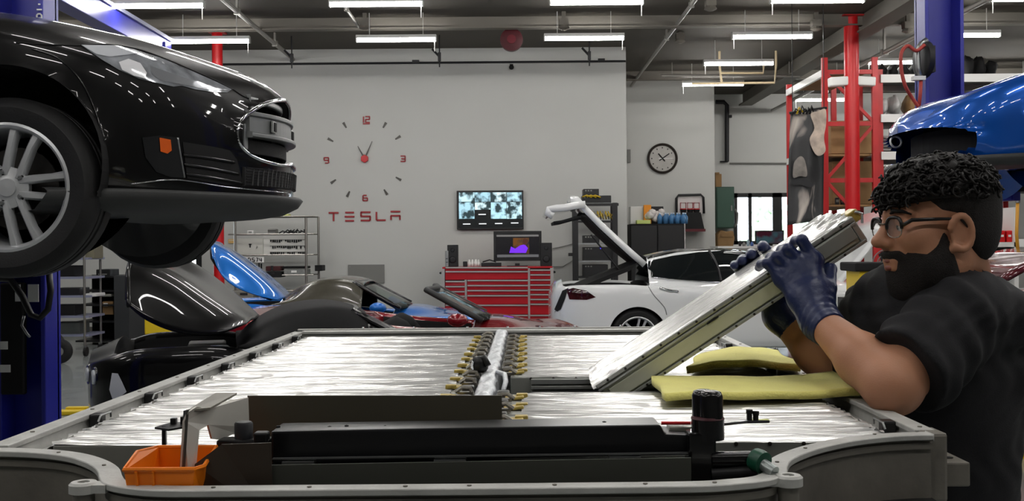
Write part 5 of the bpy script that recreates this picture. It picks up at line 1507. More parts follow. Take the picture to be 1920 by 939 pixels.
for _ in range(150):
    a = g_.uniform(0, 2 * PI); el_ = g_.uniform(.05, 1.5)
    n_ = np.array([math.cos(a) * math.cos(el_), math.sin(a) * math.cos(el_), math.sin(el_)])
    c = np.array([-.008, 0, .056]) + n_ * np.array([.103, .083, .064]); E(cap_, c, (.010, .010, .010), .004)
sl, g = cap_.block(cap_.o, cap_.o + cap_.h * cap_.n); p_ = face_local(g)
cap_.f = np.maximum(cap_.f, ((.044 - .25 * np.clip(p_[..., 0], -1, .0) - .10 * np.clip(p_[..., 0] - .03, 0, 1) - p_[..., 2]) * HS).astype(np.float32))
cap_.build('hair_top', M_hair, hair, 1)
curls = MB()
def curl(c, n_, ln, rad, tr, turns, drop):
    n_ = Vector(n_).normalized(); x = n_.orthogonal().normalized(); y = n_.cross(x); ph = g_.uniform(0, 6.28); pts = []; rs = []
    K = 9 * max(1, int(turns))
    for i in range(K + 1):
        t_ = i / K; a = ph + turns * 2 * PI * t_
        p = Vector(c) + n_ * (ln * t_) + (x * math.cos(a) + y * math.sin(a)) * rad * (1 - .3 * t_) + Vector((0, 0, -drop * t_ * t_))
        pts.append(p); rs.append(tr * (1 - .35 * t_))
    curls.tube(pts, rs, 5)
for _ in range(900):
    a = g_.uniform(0, 2 * PI); el_ = math.asin(g_.uniform(.02, 1.0))
    n_ = np.array([math.cos(a) * math.cos(el_), math.sin(a) * math.cos(el_), math.sin(el_)])
    c = np.array([-.008, 0, .056]) + n_ * np.array([.102, .082, .064])
    if c[2] < .050 - .1 * c[0] * (c[0] > 0): continue
    wn = HR @ n_
    curl(hp(*c), Vector(wn) + Vector(g_.normal(size=3) * .5), g_.uniform(.008, .026), g_.uniform(.006, .012), g_.uniform(.0026, .0042), g_.uniform(.8, 1.6), .008)
for _ in range(90):        # fringe falling on the forehead
    s = g_.uniform(-.055, .062); f = .092 - 8 * s * s + g_.uniform(-.006, .008)
    curl(hp(f, s, g_.uniform(.052, .074)), Vector(Fv) * .55 + Vector((0, 0, -.75)) + Vector(g_.normal(size=3) * .3), g_.uniform(.014, .038), g_.uniform(.006, .011), .0032, g_.uniform(1.0, 1.7), .006)
tag(curls.build('hair_curl', M_hair, hair, smooth=True), kind='stuff')
for s in (-1, 1):          # eyebrows
    MB().tube([hp(.098, s * .012, .0235), hp(.0985, s * .026, .0285), hp(.090, s * .043, .0265), hp(.078, s * .052, .020)], [.003, .0046, .004, .002], 6).build('eyebrow', M_hair, man, smooth=True)
# lips
M_lip = mat('lip', (142, 82, 72), .45)
MB().tube([hp(.094, -.019, -.0665), hp(.1015, -.008, -.0635), hp(.1025, 0, -.0645), hp(.1015, .008, -.0635), hp(.094, .019, -.0665)], [.002, .0045, .0045, .0045, .002], 8).build('lip', M_lip, man, smooth=True)
MB().tube([hp(.0925, -.017, -.073), hp(.1005, -.007, -.0765), hp(.1012, 0, -.077), hp(.1005, .007, -.0765), hp(.0925, .017, -.073)], [.002, .0055, .006, .0055, .002], 8).build('lip', M_lip, man, smooth=True)
# glasses
gl = MB()
M_gf = mat('glasses_frame', (14, 12, 12), .3)
M_gm = mat('glasses_metal', (150, 146, 138), .25, .9)
def lenspt(s, a):
    x, y = math.cos(a), math.sin(a); k_ = (abs(x) ** 2.8 + abs(y) ** 2.8) ** (-1 / 2.8)
    return hp(.113 - 6 * (s * .033) ** 2 - .10 * (abs(s * .033 + .023 * x * k_) - .0) , s * .033 + .023 * x * k_, -.002 + .0185 * y * k_)
gtop = None
for s in (-1, 1):
    up = MB().tube([lenspt(s, a) for a in np.linspace(-.15, PI + .15, 18)], .0036, 8).build('glasses_rim', M_gf, man, smooth=True)
    MB().tube([lenspt(s, a) for a in np.linspace(PI + .1, 2 * PI - .1, 18)], .0012, 6).build('glasses_wire', M_gm, up, smooth=True)
    c = sum((np.array(lenspt(s, a)) for a in np.linspace(0, 2 * PI, 12, endpoint=False)), np.zeros(3)) / 12
    vs = [c] + [lenspt(s, a) for a in np.linspace(0, 2 * PI, 24, endpoint=False)]
    MB().add(vs, [(0, 1 + i, 1 + (i + 1) % 24) for i in range(24)]).build('glasses_lens', mat('lens_clear', (225, 230, 235), 0.05, alpha=0.10), up, smooth=True)
    MB().tube([lenspt(s, .12 if s > 0 else PI - .12), hp(.088, s * .070, .010), hp(.04, s * .0775, .009), hp(.002, s * .084, .007), hp(-.016, s * .083, -.014)], [.0036, .0042, .0034, .003, .0024], 8).build('glasses_arm', M_gf, up, smooth=True)
MB().tube([lenspt(-1, .35), hp(.116, 0, .006), lenspt(1, PI - .35)], .0018, 6).build('glasses_bridge', M_gm, man, smooth=True)

# ---- T-shirt
st = Vol((.60, 1.90, .94), (1.22, 2.76, 1.58), .0056)
st.ell((.885, 2.31, 1.27), (.185, .215, .20), None, 0)
st.ell((.895, 2.31, 1.12), (.180, .215, .22), None, .05)
st.ell((.90, 2.31, .98), (.170, .205, .20), None, .05)
uc = np.array(at(1832, 592, 2.31))
st.ell(uc, (.102, .20, .088), None, .04)
st.caps(shoN + np.array([.012, .03, .012]), shoF + np.array([.012, -.03, .012]), .084, .084, .04)
st.caps(nb + np.array([.01, 0, -.04]), nb + np.array([.03, 0, -.14]), .088, .14, .04)
def sleeve(sh, el, f=.80, r0=.088, r1=.090):
    e_ = sh + (el - sh) * f; d_ = (el - sh) / np.linalg.norm(el - sh); ba = (e_ + d_ * .12) - sh
    pn = np.array([-.8, -.3 if el[1] < 2.2 else .1, -.45]); pn = pn / np.linalg.norm(pn)
    def fn(g):
        p = g - sh; t_ = np.clip((p @ ba) / (ba @ ba), 0, 1)
        r = r0 + (r1 - r0) * t_ + .004 * np.sin(38 * t_ + 30 * g[..., 2])
        return np.maximum(np.linalg.norm(p - t_[..., None] * ba, axis=-1) - r, (g - e_) @ pn)
    st.put(fn, np.minimum(sh, e_) - .16, np.maximum(sh, e_) + .16, .02)
sleeve(shoN, elbN); sleeve(shoF, elbF)
sl, g = st.block(st.o, st.o + st.h * st.n)
x, y, z = g[..., 0], g[..., 1], g[..., 2]
r1_ = z * .75 + x * .66 - y * .3; r2_ = -z * .5 + x * .8 + y * .2
fold = .0055 * np.sin(75 * r1_ + 4 * np.sin(11 * y + 9 * r2_)) * np.exp(-((z - 1.36) / .12) ** 2) * (.4 + .6 * np.sin(14 * r2_ + 2) ** 2)
fold += .006 * np.sin(40 * z - 26 * x + 5 * np.sin(8 * y + 4 * x)) * np.exp(-((z - 1.12) / .2) ** 2) * (.3 + .7 * np.sin(9 * x + 6 * z) ** 2)
fold += .0015 * np.sin(120 * r2_ + 6 * np.sin(30 * z))
st.f = st.f + fold.astype(np.float32)
def cut_caps(a, b, r):
    a, b = np.array(a), np.array(b); ba = b - a
    p = g - a; t_ = np.clip((p @ ba) / (ba @ ba), 0, 1); return (np.linalg.norm(p - t_[..., None] * ba, axis=-1) - r).astype(np.float32)
st.f = np.maximum(st.f, -cut_caps(hp(-.005, 0, -.10), nb + np.array([-.008, 0, .03]), .076))
st.build('t_shirt', M_shirt, man, 2)
# ---- trousers and shoes
tr = Vol((.70, 2.02, .02), (1.12, 2.62, 1.06), .012)
tr.ell((.90, 2.31, .93), (.155, .19, .13), None, 0)
for s in (-1, 1):
    tr.chain([(.90, 2.31 + s * .09, .90), (.89, 2.31 + s * .11, .50), (.93, 2.31 + s * .12, .09)], [.105, .078, .062], .04, .03)
tr.build('trousers', M_jeans, man, 2)
for s in (-1, 1):
    sh_ = Vol((.62, 2.31 + s * .12 - .08, -.01), (1.06, 2.31 + s * .12 + .08, .16), .008)
    sh_.caps((.94, 2.31 + s * .12, .05), (.76, 2.31 + s * .13, .042), .05, .04, .02); sh_.caps((.93, 2.31 + s * .12, .1), (.93, 2.31 + s * .12, .06), .05, .05, .03)
    sl, g2 = sh_.block(sh_.o, sh_.o + sh_.h * sh_.n); sh_.f = np.maximum(sh_.f, (.003 - g2[..., 2]).astype(np.float32))
    sh_.build('shoe', M_blackm, man, 1)

# ---- gloves
def hand(pts, name):
    pass
lo = np.minimum(wriN, np.array(mm(.42, 0, 0))) - .1
gv = Vol((.44, 2.10, 1.28), (.76, 2.46, 1.58), .0032)
# near hand: palm flat against the near side of the module, fingers over its top edge, thumb under
def mp_(a, b, c): return np.array(mm(a, b, c))
# positions along the module (a) of the four knuckles, found from the photograph
def a_of(px, py): # coordinate along the module of a pixel on its near face
    r_ = ray(px, py); o0 = Vector((0, 0, HC)); t_ = (q0 - o0).dot(my) / r_.dot(my); p = o0 + r_ * t_
    d_ = p - q0; return d_.dot(mx), d_.dot(mz)
tips = [(1497, 452), (1467, 463), (1447, 478), (1431, 494)]
knk = [(1523, 488), (1503, 497), (1484, 508), (1462, 522)]
cen = []
for (tx, ty), (kx, ky), r_ in zip(tips, knk, (.0122, .0125, .0118, .0102)):
    ka, kc = a_of(kx, ky); ta, tc = a_of(tx, ty)
    K = mp_(ka, -.026, kc); Mid = mp_(ta + .004, -.020, min(tc, .012) + .004); P2 = mp_(ta - .004, .006, .0145 + .003); Tip = mp_(ta - .010, .030, .0105)
    gv.chain([K, Mid, P2, Tip], [r_ * 1.12, r_ * 1.06, r_, r_ * .88], .010, .004)
    cen.append(K)
W = wriN
for i, K in enumerate(cen):
    gv.caps(K, W + (K - W) * .45 + np.array([0, .003, 0]), .0165, .022, .018)
    gv.caps(W + (K - W) * .5, W, .024, .030, .02)
for i in range(3): gv.caps(cen[i], cen[i + 1], .0125, .0125, .014)
# thumb: leaves the side of the palm near its base and closes under the module
ta, tc = a_of(1552, 505); tb_, tcb = a_of(1556, 545)
gv.chain([W + (cen[0] - W) * .30 + np.array([.01, .0, 0]), np.array(at(1553, 540, 2.27)), np.array(at(1556, 505, 2.33)), np.array(at(1545, 492, 2.39))], [.023, .017, .0145, .012], .02, .006)
fd = (elbN - wriN) / np.linalg.norm(elbN - wriN)
gv.caps(W - fd * .01, W + fd * .040, .034, .0395, .02)
# cuff wrinkles and open end
sl, g3 = gv.block(gv.o, gv.o + gv.h * gv.n); t3 = (g3 - W) @ fd
gv.f = gv.f + (.0013 * np.sin(t3 * 420 + 2 * np.sin(g3[..., 2] * 60)) * np.exp(-((t3 - .012) / .03) ** 2)).astype(np.float32)
gv.f = np.maximum(gv.f, (t3 - .042).astype(np.float32))
gv.build('glove', M_glove, man, 1)
# far hand: palm under the module's far edge, four fingertips over it
gf = Vol((.40, 2.36, 1.24), (.72, 2.76, 1.56), .0036)
ftip = [(1437, 466), (1415, 480), (1399, 493), (1384, 502)]
kk = []
for (tx, ty), r_ in zip(ftip, (.0135, .0135, .0125, .0110)):
    o0 = Vector((0, 0, HC)); r0 = ray(tx, ty + 3); t_ = (q0 + my * .285 - o0).dot(my) / r0.dot(my); p = o0 + r0 * t_; a_ = (p - q0).dot(mx)
    Tip = mp_(a_ - .004, .272, .012); P1 = mp_(a_, .296, .010); P2 = mp_(a_ + .006, .304, -.03); K = mp_(a_ + .012, .296, -.072)
    gf.chain([K, P2, P1, Tip], [r_ * 1.15, r_ * 1.08, r_, r_ * .92], .01, .004); kk.append(K)
WF = wriF
for K in kk: gf.caps(K, WF, .017, .030, .018)
gf.chain([WF + (kk[0] - WF) * .3, mp_(.50, .20, -.088), mp_(.50, .13, -.085)], [.024, .017, .013], .02, .006)
fdf = (elbF - wriF) / np.linalg.norm(elbF - wriF)
gf.caps(WF, WF + fdf * .04, .034, .038, .02)
sl, g4 = gf.block(gf.o, gf.o + gf.h * gf.n)
gf.f = np.maximum(gf.f, ((g4 - WF) @ fdf - .042).astype(np.float32))
gf.build('glove', M_glove, man, 1)
# ------------------------------------------------------------------ background: along the clock wall
M_drawer = mat('chest_red', (176, 16, 30), 0.3, coat=0.3)
M_trim = mat('chest_trim', (196, 192, 190), 0.3, 0.6)
DC = 17.95
tc_ = thing('tool_chest', 'wide red tool chest with chrome-edged drawers under the wall screens', 'tool chest', (at(935, 600, DC).x, DC + .3, 0))
zf = at(935, 500, DC)
x0, x1 = at(833, 550, DC).x, at(1033, 550, DC).x
MB().box(((x0 + x1) / 2, DC + .32, (zf.z + .14) / 2), (x1 - x0, .6, zf.z - .14)).build('body', mat('chest_dark', (60, 14, 20), .4), tc_, bevel=.01)
MB().box(((x0 + x1) / 2, DC + .32, zf.z - .012), (x1 - x0 + .06, .66, .03)).build('top', M_drawer, tc_, bevel=.006)
for x in (831, 1035): pb('side_post', x - 3, 501, x + 3, 612, DC - .005, .05, M_trim, tc_)
for x in (873.5, 992): pb('divider', x - 2, 500 if x > 900 else 524, x + 2, 612, DC - .008, .04, M_trim, tc_)
def drawers(xa, xb, ys):
    for ya, yb in zip(ys[:-1], ys[1:]):
        dr_ = pb('drawer', xa + 1, ya + .8, xb - 1, yb - .6, DC - .015, .05, M_drawer, tc_, bevel=.004)
        MB().bar(at(xa + 1.5, ya + 1.2, DC - .03), at(xb - 1.5, ya + 1.2, DC - .03), .03, .022).build('handle', M_trim, dr_)
drawers(834, 991, [500.5, 508, 524.5]); drawers(875, 991, [524.5, 534, 543.5, 553, 571, 590, 609])
drawers(834, 872.5, [526.5, 536, 545.5, 554, 571, 590, 609]); drawers(993, 1033, [505, 514, 523.5, 533, 542, 551, 560, 569, 590, 609])
for x in (850, 1018): MB().lathe([(.06, -.02), (.06, .02)], (at(x, 600, DC).x, DC + .15, .06), (0, 1, 0), 14).build('caster', M_rubber, tc_)
for sx in (-1, 1):
    xh = x0 - .05 if sx < 0 else x1 + .05
    MB().tube([(xh - sx * .05, DC + .1, zf.z - .1), (xh + sx * .02, DC + .1, zf.z - .1), (xh + sx * .02, DC + .5, zf.z - .1), (xh - sx * .05, DC + .5, zf.z - .1)], .018, 8).build('side_handle', M_dark, tc_)
ztop = zf.z + .003
def on_top(name, label, cat, xa, xb, ya, d, depth, m, parts=None, zb=None, bevel=.008, group=None):
    a, b = at(xa, ya, d), at(xb, ya, d); z0 = ztop if zb is None else zb
    t = thing(name, label, cat, ((a.x + b.x) / 2, d + depth / 2, z0), group)
    MB().box(((a.x + b.x) / 2, d + depth / 2, (a.z + z0) / 2), (b.x - a.x, depth, a.z - z0)).build(parts or 'body', m, t, bevel=bevel)
    return t, a, b
for i, (xa, xb, ya) in enumerate(((838.5, 858.5, 459), (1013, 1035, 455))):
    t, a, b = on_top('loudspeaker', ['black loudspeaker at the left end of the red tool chest', 'black loudspeaker right of the chest monitor'][i], 'speaker', xa, xb, ya, DC + .12, .2, M_black, 'cabinet', group='chest loudspeakers')
    cx = (a.x + b.x) / 2
    for z, r in ((ztop + .12, .06), (a.z - .09, .035)): MB().lathe([(r, .0), (r * .8, .012), (r * .3, .004), (0, .006)], (cx, DC + .12, z), (0, -1, 0), 18).build('driver', M_dark, t, smooth=True)
t, a, b = on_top('media_player', 'slim silver box beside the left loudspeaker', 'box', 834.5, 841, 470, DC + .06, .05, M_steel)
for z in (.08, .14): MB().box(((a.x + b.x) / 2, DC + .058, ztop + z), (.03, .006, .012)).build('button', M_dark, t)
# monitor on the chest
mo = thing('desktop_monitor', 'black monitor on the red tool chest showing a purple figure', 'monitor', at(970, 496, DC + .2))
pb('bezel', 925.5, 433, 1015.5, 489, DC + .15, .05, M_black, mo, bevel=.006)
def screen(name, xa, ya, xb, yb, d, rgb, st, parent, var=None):
    m = mat('screen_%d_%d' % (int(xa), int(ya)), tuple(int(c * .15) for c in rgb), .25, emit=tuple(rgb) + (st,))
    if var:
        nt = m.node_tree; b_ = nt.nodes['Principled BSDF']; tcn = nt.nodes.new('ShaderNodeTexCoord'); n = nt.nodes.new('ShaderNodeTexNoise'); n.noise_dimensions = '3D'
        n.inputs['Scale'].default_value = var[0]; n.inputs['Detail'].default_value = 3
        mp = nt.nodes.new('ShaderNodeMapping'); mp.inputs['Location'].default_value = (var[1], var[1] * 2, 0); nt.links.new(tcn.outputs['Object'], mp.inputs['Vector']); nt.links.new(mp.outputs['Vector'], n.inputs['Vector'])
        r = nt.nodes.new('ShaderNodeValToRGB'); r.color_ramp.elements[0].position = .42; r.color_ramp.elements[1].position = .58
        c = [lin(k) for k in rgb]; r.color_ramp.elements[0].color = (.01, .025, .03, 1); r.color_ramp.elements[1].color = (c[0], c[1], c[2], 1)
        nt.links.new(n.outputs['Fac'], r.inputs['Fac']); nt.links.new(r.outputs['Color'], b_.inputs['Emission Color'])
    return pb(name, xa, ya, xb, yb, d, .002, m, parent)
screen('screen', 930, 439, 1011, 483, DC + .148, (14, 13, 16), .5, mo)
screen('browser_bar', 931, 440, 1010, 443.5, DC + .146, (120, 118, 116), .35, mo); screen('page_footer', 932, 477, 1010, 482, DC + .146, (96, 96, 98), .4, mo)
screen('warm_picture', 962, 446, 992, 476, DC + .146, (120, 74, 28), .3, mo, (5, 2))
pr = [(955, 474), (958, 462), (966, 466), (975, 460), (984, 458), (990, 465), (986, 474)]
MB().prism([at(x, y, DC + .143) for x, y in pr], (0, .001, 0)).build('purple_figure', mat('scr_purple', (20, 6, 30), .3, emit=(110, 40, 215, .5)), mo)
MB().prism([at(985 + 5 * math.cos(a), 453 + 6.5 * math.sin(a), DC + .143) for a in np.linspace(0, 2 * PI, 12, endpoint=False)], (0, .001, 0)).build('figure_head', mat('scr_brown', (20, 10, 6), .3, emit=(70, 34, 20, .4)), mo)
MB().box((at(970, 490, DC + .2).x, DC + .18, ztop + .02), (.08, .04, .06)).box((at(970, 490, DC + .2).x, DC + .18, ztop + .006), (.35, .18, .012)).build('stand', M_black, mo)
# small clutter on the chest
t, a, b = on_top('mug', 'small black mug on the tool chest', 'mug', 868, 876, 490, DC + .1, .07, M_black)
MB().tube([(b.x, DC + .13, ztop + .02), (b.x + .02, DC + .13, ztop + .03), (b.x, DC + .13, ztop + .05)], .006, 6).build('handle', M_black, t)
for k, x in enumerate((880, 886, 892, 897)):
    p = at(x, 490, DC + .1 + .03 * (k % 2)); o_ = MB().lathe([(.03, 0), (.032, .06), (.015, .09 + .02 * (k % 3)), (.012, .12), (0, .12)], (p.x, p.y, ztop), n=10).build('white_bottle', M_white, smooth=True)
    tag(o_, ['first', 'second', 'third', 'fourth'][k] + ' small white bottle from the left on the tool chest', 'bottle', 'white bottles on the tool chest')
t, a, b = on_top('keyboard', 'dark keyboard and cables lying in front of the monitor', 'keyboard', 902, 940, 492.5, DC + .03, .14, M_dark)
MB().tube([at(905, 491, DC + .1), at(918, 487, DC + .1), at(930, 491, DC + .1)], .012, 6).build('cable', M_black, t, smooth=True)
# wall screen with camera tiles
tv = thing('wall_screen', 'wall-mounted black screen showing a grid of camera pictures', 'television', at(919, 393, YB))
TVM = at(919, 393, YB - .1)
pb('bezel', 856.5, 357, 981.5, 430, YB - .09, .05, M_black, tv, bevel=.008)
pb('wall_mount', 900, 380, 938, 410, YB - .05, .045, M_dark, tv)
screen('screen', 859, 360, 979.5, 427, YB - .092, (4, 7, 9), .5, tv)
cols4 = [860, 890, 920, 950, 979]
for r_, (ya, yb) in enumerate(((360.5, 378), (379, 410))):
    for c_ in range(4):
        y2 = 393 if (r_ == 1 and c_ == 1) else yb
        screen('camera_tile', cols4[c_] + .4, ya, cols4[c_ + 1] - .4, y2, YB - .094, ((178, 214, 224), (150, 190, 205), (198, 226, 232), (160, 200, 214))[(c_ + r_) % 4], .62, tv, (7 + 2 * ((c_ * 3 + r_) % 3), 3.1 * c_ + 7.7 * r_))
for x, y in ((897, 401), (868, 419), (898, 418.5), (928, 418), (958, 417)): screen('caption', x, y, x + 14, y + 1.8, YB - .094, (225, 228, 230), .55, tv)
# grey wall panel
gp = thing('access_panel', 'grey flat panel fixed low on the clock wall', 'panel', at(686, 513, YB))
pb('plate', 652.5, 496, 720.5, 531, YB - .03, .028, M_grey, gp, bevel=.004)
MB().lathe([(.008, 0), (.008, .004), (0, .004)], at(656, 500, YB - .03), (0, -1, 0), 8).build('screw', M_steel, gp)

# equipment rack right of the tool chest
er = thing('equipment_rack', 'black open equipment rack full of network gear', 'rack', at(1118, 600, 18.2))
DR = 18.0
for x in (1079, 1153):
    a = at(x, 400, DR); zt_ = at(x, 374 if x < 1100 else 380, DR).z
    for dd in (0, .55): MB().box((a.x, DR + dd, zt_ / 2), (.085 if dd == 0 else .05, .06, zt_)).build('upright', M_black, er)
for y in (382, 415, 457, 490, 520):
    a, b = at(1084, y, DR), at(1150, y, DR)
    MB().box(((a.x + b.x) / 2, DR + .28, a.z), (b.x - a.x, .55, .025)).build('shelf', M_steel if y in (382, 457, 490) else M_black, er)
for x in (1066, 1160):
    pb('outrigger', min(x, 1079), 474 if x < 1100 else 381, max(x, 1079) if x < 1100 else x, 480 if x < 1100 else 386, DR, .06, M_black, er)
def dev(name, label, xa, ya, xb, yb, m, dots=(), cat='device'):
    t = thing(name, label, cat, at((xa + xb) / 2, yb, DR + .2)); pb('case', xa, ya, xb, yb, DR + .08, .35, m, t, bevel=.006)
    for (x, y, mm_) in dots: MB().sphere(at(x, y, DR + .075), .014, 8).build('indicator', mm_, t)
    for k in range(3): pb('port', xa + 3 + k * 5, ya + 2, xa + 6 + k * 5, ya + 4.5, DR + .078, .004, M_grey, t)
    return t
M_bluelit = mat('blue_indicator', (30, 30, 200), .3, emit=(70, 60, 255, 3))
dev('rack_router', 'black router standing on top of the equipment rack', 1094, 354, 1123, 368, M_black)
dev('rack_server', 'black server on the upper shelf of the equipment rack', 1092, 366.5, 1146, 380.5, M_black)
dev('rack_server', 'black unit under the cables in the equipment rack', 1094, 441, 1124, 456, M_black)
dev('rack_server', 'black unit with a blue lamp in the equipment rack', 1094, 463, 1146, 489, M_black, [(1127, 465, M_bluelit)])
dev('rack_server', 'black unit on the lowest visible rack shelf', 1094, 496, 1140, 519, M_black)
t = thing('cable_bundle', 'yellow patch cables hanging in the equipment rack', 'cables', at(1125, 413, DR + .2))
for k in range(9):
    x = 1100 + k * 5; MB().tube([at(x, 396, DR + .05), at(x + 4, 404 + (k % 3) * 2, DR + .02), at(x + 9, 400, DR + .05), at(x + 12, 411, DR + .08)], .012, 6).build('cable', mat('cable_yellow', (190, 160, 30), .5) if k % 3 else M_grey, t, smooth=True)
t = thing('yellow_cables', 'yellow cable coil on top of the equipment rack', 'cables', at(1115, 368, DR))
for k in range(3): MB().tube([at(1092 + k * 8, 369, DR + .03), at(1100 + k * 8, 366, DR + .02), at(1110 + k * 8, 370, DR + .03)], .014, 6).build('cable', MATS['cable_yellow'], t, smooth=True)
t = thing('wall_cable', 'thin grey cables running from the chest to the equipment rack', 'cable', at(1050, 480, YB))
MB().tube([at(1036, 466, YB - .03), at(1055, 462, YB - .03), at(1074, 457, YB - .03)], .008, 6).build('cable', M_grey, t, smooth=True)
MB().tube([at(1036, 500, YB - .03), at(1055, 500, YB - .03), at(1074, 488, YB - .03)], .008, 6).build('cable', M_grey, t, smooth=True)

# recess: round clock, cabinet with clutter, hoop game
rc = thing('round_clock', 'round wall clock with dark rim on the recess wall', 'clock', at(1242, 297, YB2))
c = at(1242, 297, YB2 - .02); R_ = 28.5 * YB2 / 2000
MB().lathe([(R_, 0), (R_, .05), (R_ * .93, .07), (R_ * .85, .05), (R_ * .84, .0)], (c.x, YB2 - .003, c.z), (0, -1, 0), 40).build('rim', mat('clock_rim', (44, 38, 34), .4), rc, sharp=40)
MB().lathe([(R_ * .85, 0), (R_ * .85, .02)], (c.x, YB2 - .003, c.z), (0, -1, 0), 40).build('dial', mat('clock_dial', (168, 166, 160), .5, var=(8, .06)), rc)
for h_ in range(12):
    a = h_ * PI / 6; p0, p1 = Vector((math.sin(a), 0, math.cos(a))) * R_ * .74, Vector((math.sin(a), 0, math.cos(a))) * R_ * .66
    cc = Vector((c.x, YB2 - .027, c.z)); MB().bar(cc + p0, cc + p1, .02, .008, up=(0, 1, 0)).build('tick', M_dark, rc)
for ang, ln, wd in ((55, .55, .022), (-40, .42, .026), (90, .75, .012)):
    a = math.radians(ang); dd = Vector((math.sin(a), 0, math.cos(a))); cc = Vector((c.x, YB2 - .032, c.z)); MB().bar(cc - dd * .08, cc + dd * R_ * ln, wd, .006, up=(0, 1, 0)).build('hand', M_white if ang == 90 else M_blackm, rc)
pb('wall_box', 1176.5, 280, 1182.5, 305, YB2 - .04, .038, M_grey, None, .004)
tag(bpy.data.objects['wall_box'], 'small grey box on the recess wall edge', 'box')
bk = thing('black_cabinet', 'black metal cabinet in the recess with clutter on top', 'cabinet', at(1231, 560, 21.6))
p0, p1 = at(1182, 420, 21.4), at(1283, 420, 21.4)
MB().box(((p0.x + p1.x) / 2, 21.75, p0.z / 2), (p1.x - p0.x, .7, p0.z)).build('body', M_blackm, bk, bevel=.01)
xm = (p0.x + p1.x) / 2
for s in (-1, 1):
    dr_ = MB().box((xm + s * (p1.x - p0.x) / 4, 21.39, p0.z / 2), ((p1.x - p0.x) / 2 - .02, .02, p0.z - .06)).build('door', M_black, bk, bevel=.004)
    MB().box((xm + s * .05, 21.37, p0.z * .6), (.02, .03, .15)).build('handle', M_steel, dr_)
MB().box((p1.x + .01, 21.75, p0.z / 2), (.02, .7, p0.z)).build('edge_trim', M_trim, bk)
ZK = p0.z + .002
def on_k(name, label, cat, xa, xb, ya, d, depth, m, bevel=.01):
    return on_top(name, label, cat, xa, xb, ya, d, depth, m, None, ZK, bevel)
on_k('white_carton', 'white carton on the left of the black cabinet', 'box', 1182, 1209, 387, 21.7, .3, M_white)
on_k('orange_bag', 'orange packet standing on the black cabinet', 'packet', 1207, 1221, 384, 21.6, .08, mat('packet_orange', (238, 150, 30), .5))
on_k('folded_laptop', 'dark open laptop behind the bottle pack', 'laptop', 1217, 1244, 387, 21.95, .03, M_dark)
on_k('green_book', 'pale green booklet lying on the black cabinet', 'book', 1194, 1220, 412.5, 21.42, .2, mat('book_green', (206, 222, 130), .6))
t = thing('white_bag', 'crumpled white plastic bag on the black cabinet', 'bag', (at(1230, 420, 21.6).x, 21.62, ZK))
g = np.random.default_rng(8); mb = MB()
for k in range(14): mb.sphere((at(1230, 400, 21.6).x + g.normal() * .07, 21.62 + g.normal() * .05, ZK + .1 + abs(g.normal()) * .06), .07 + .03 * g.random(), 8, (1, 1, .9))
mb.build('bag', mat('bag_white', (222, 216, 212), .35), t, smooth=True)
for r_ in range(2):
    for k in range(5):
        p = at(1237 + k * 11 + r_ * 4, 420, 21.5 + .12 * r_)
        t = thing('water_bottle', 'clear blue water bottle in the pack on the black cabinet', 'bottle', (p.x, p.y, ZK), 'pack of water bottles')
        MB().lathe([(.05, 0), (.052, .12), (.048, .15), (.018, .19), (.018, .215), (0, .215)], (p.x, p.y, ZK), n=12).build('body', mat('bottle_blue', (92, 150, 205), .15, trans=.35), t, smooth=True)
        MB().lathe([(.02, .0), (.02, .022), (0, .022)], (p.x, p.y, ZK + .2), n=10).build('cap', mat('bottle_cap', (210, 225, 240), .4), t)
hg = thing('hoop_game', 'folding basketball hoop game hung on the recess wall', 'game', at(1296, 400, YB2))
DH = YB2 - .3
loop = [at(x, y, DH + .2) for x, y in ((1269, 432), (1268, 372), (1272, 366), (1314, 365), (1319, 370), (1320, 400))]
MB().tube(loop, .025, 8).build('frame', M_dark, hg, smooth=True)
pb('backboard', 1271, 369, 1317, 401, DH + .24, .02, mat('board_white', (206, 200, 198), .5), hg)
for x in (1281, 1294, 1306):
    MB().tube([at(x - 5, 380, DH + .23), at(x + 5, 380, DH + .23), at(x + 5, 391, DH + .23), at(x - 5, 391, DH + .23)], .01, 6, closed=True).build('target_square', mat('target_red', (150, 40, 46), .5), hg)
    MB().lathe([(.07, 0), (.075, .008), (.07, .016)], at(x, 393, DH + .14), n=16, cap=False).build('hoop_ring', M_red, hg)
    MB().lathe([(.07, 0), (.045, -.1)], at(x, 393, DH + .14), n=12, cap=False).build('net', M_dark, hg)
MB().hexa([at(1284, 432, DH - .2), at(1321, 430, DH - .2), at(1321, 430, DH + .2), at(1284, 432, DH + .2), at(1283, 398, DH - .1), at(1314, 398, DH - .1), at(1314, 398, DH + .2), at(1283, 398, DH + .2)]).build('ball_bed', M_blackm, hg)
pb('front_bar', 1282, 429, 1323, 434, DH - .25, .05, mat('bar_maroon', (90, 20, 30), .5), hg)
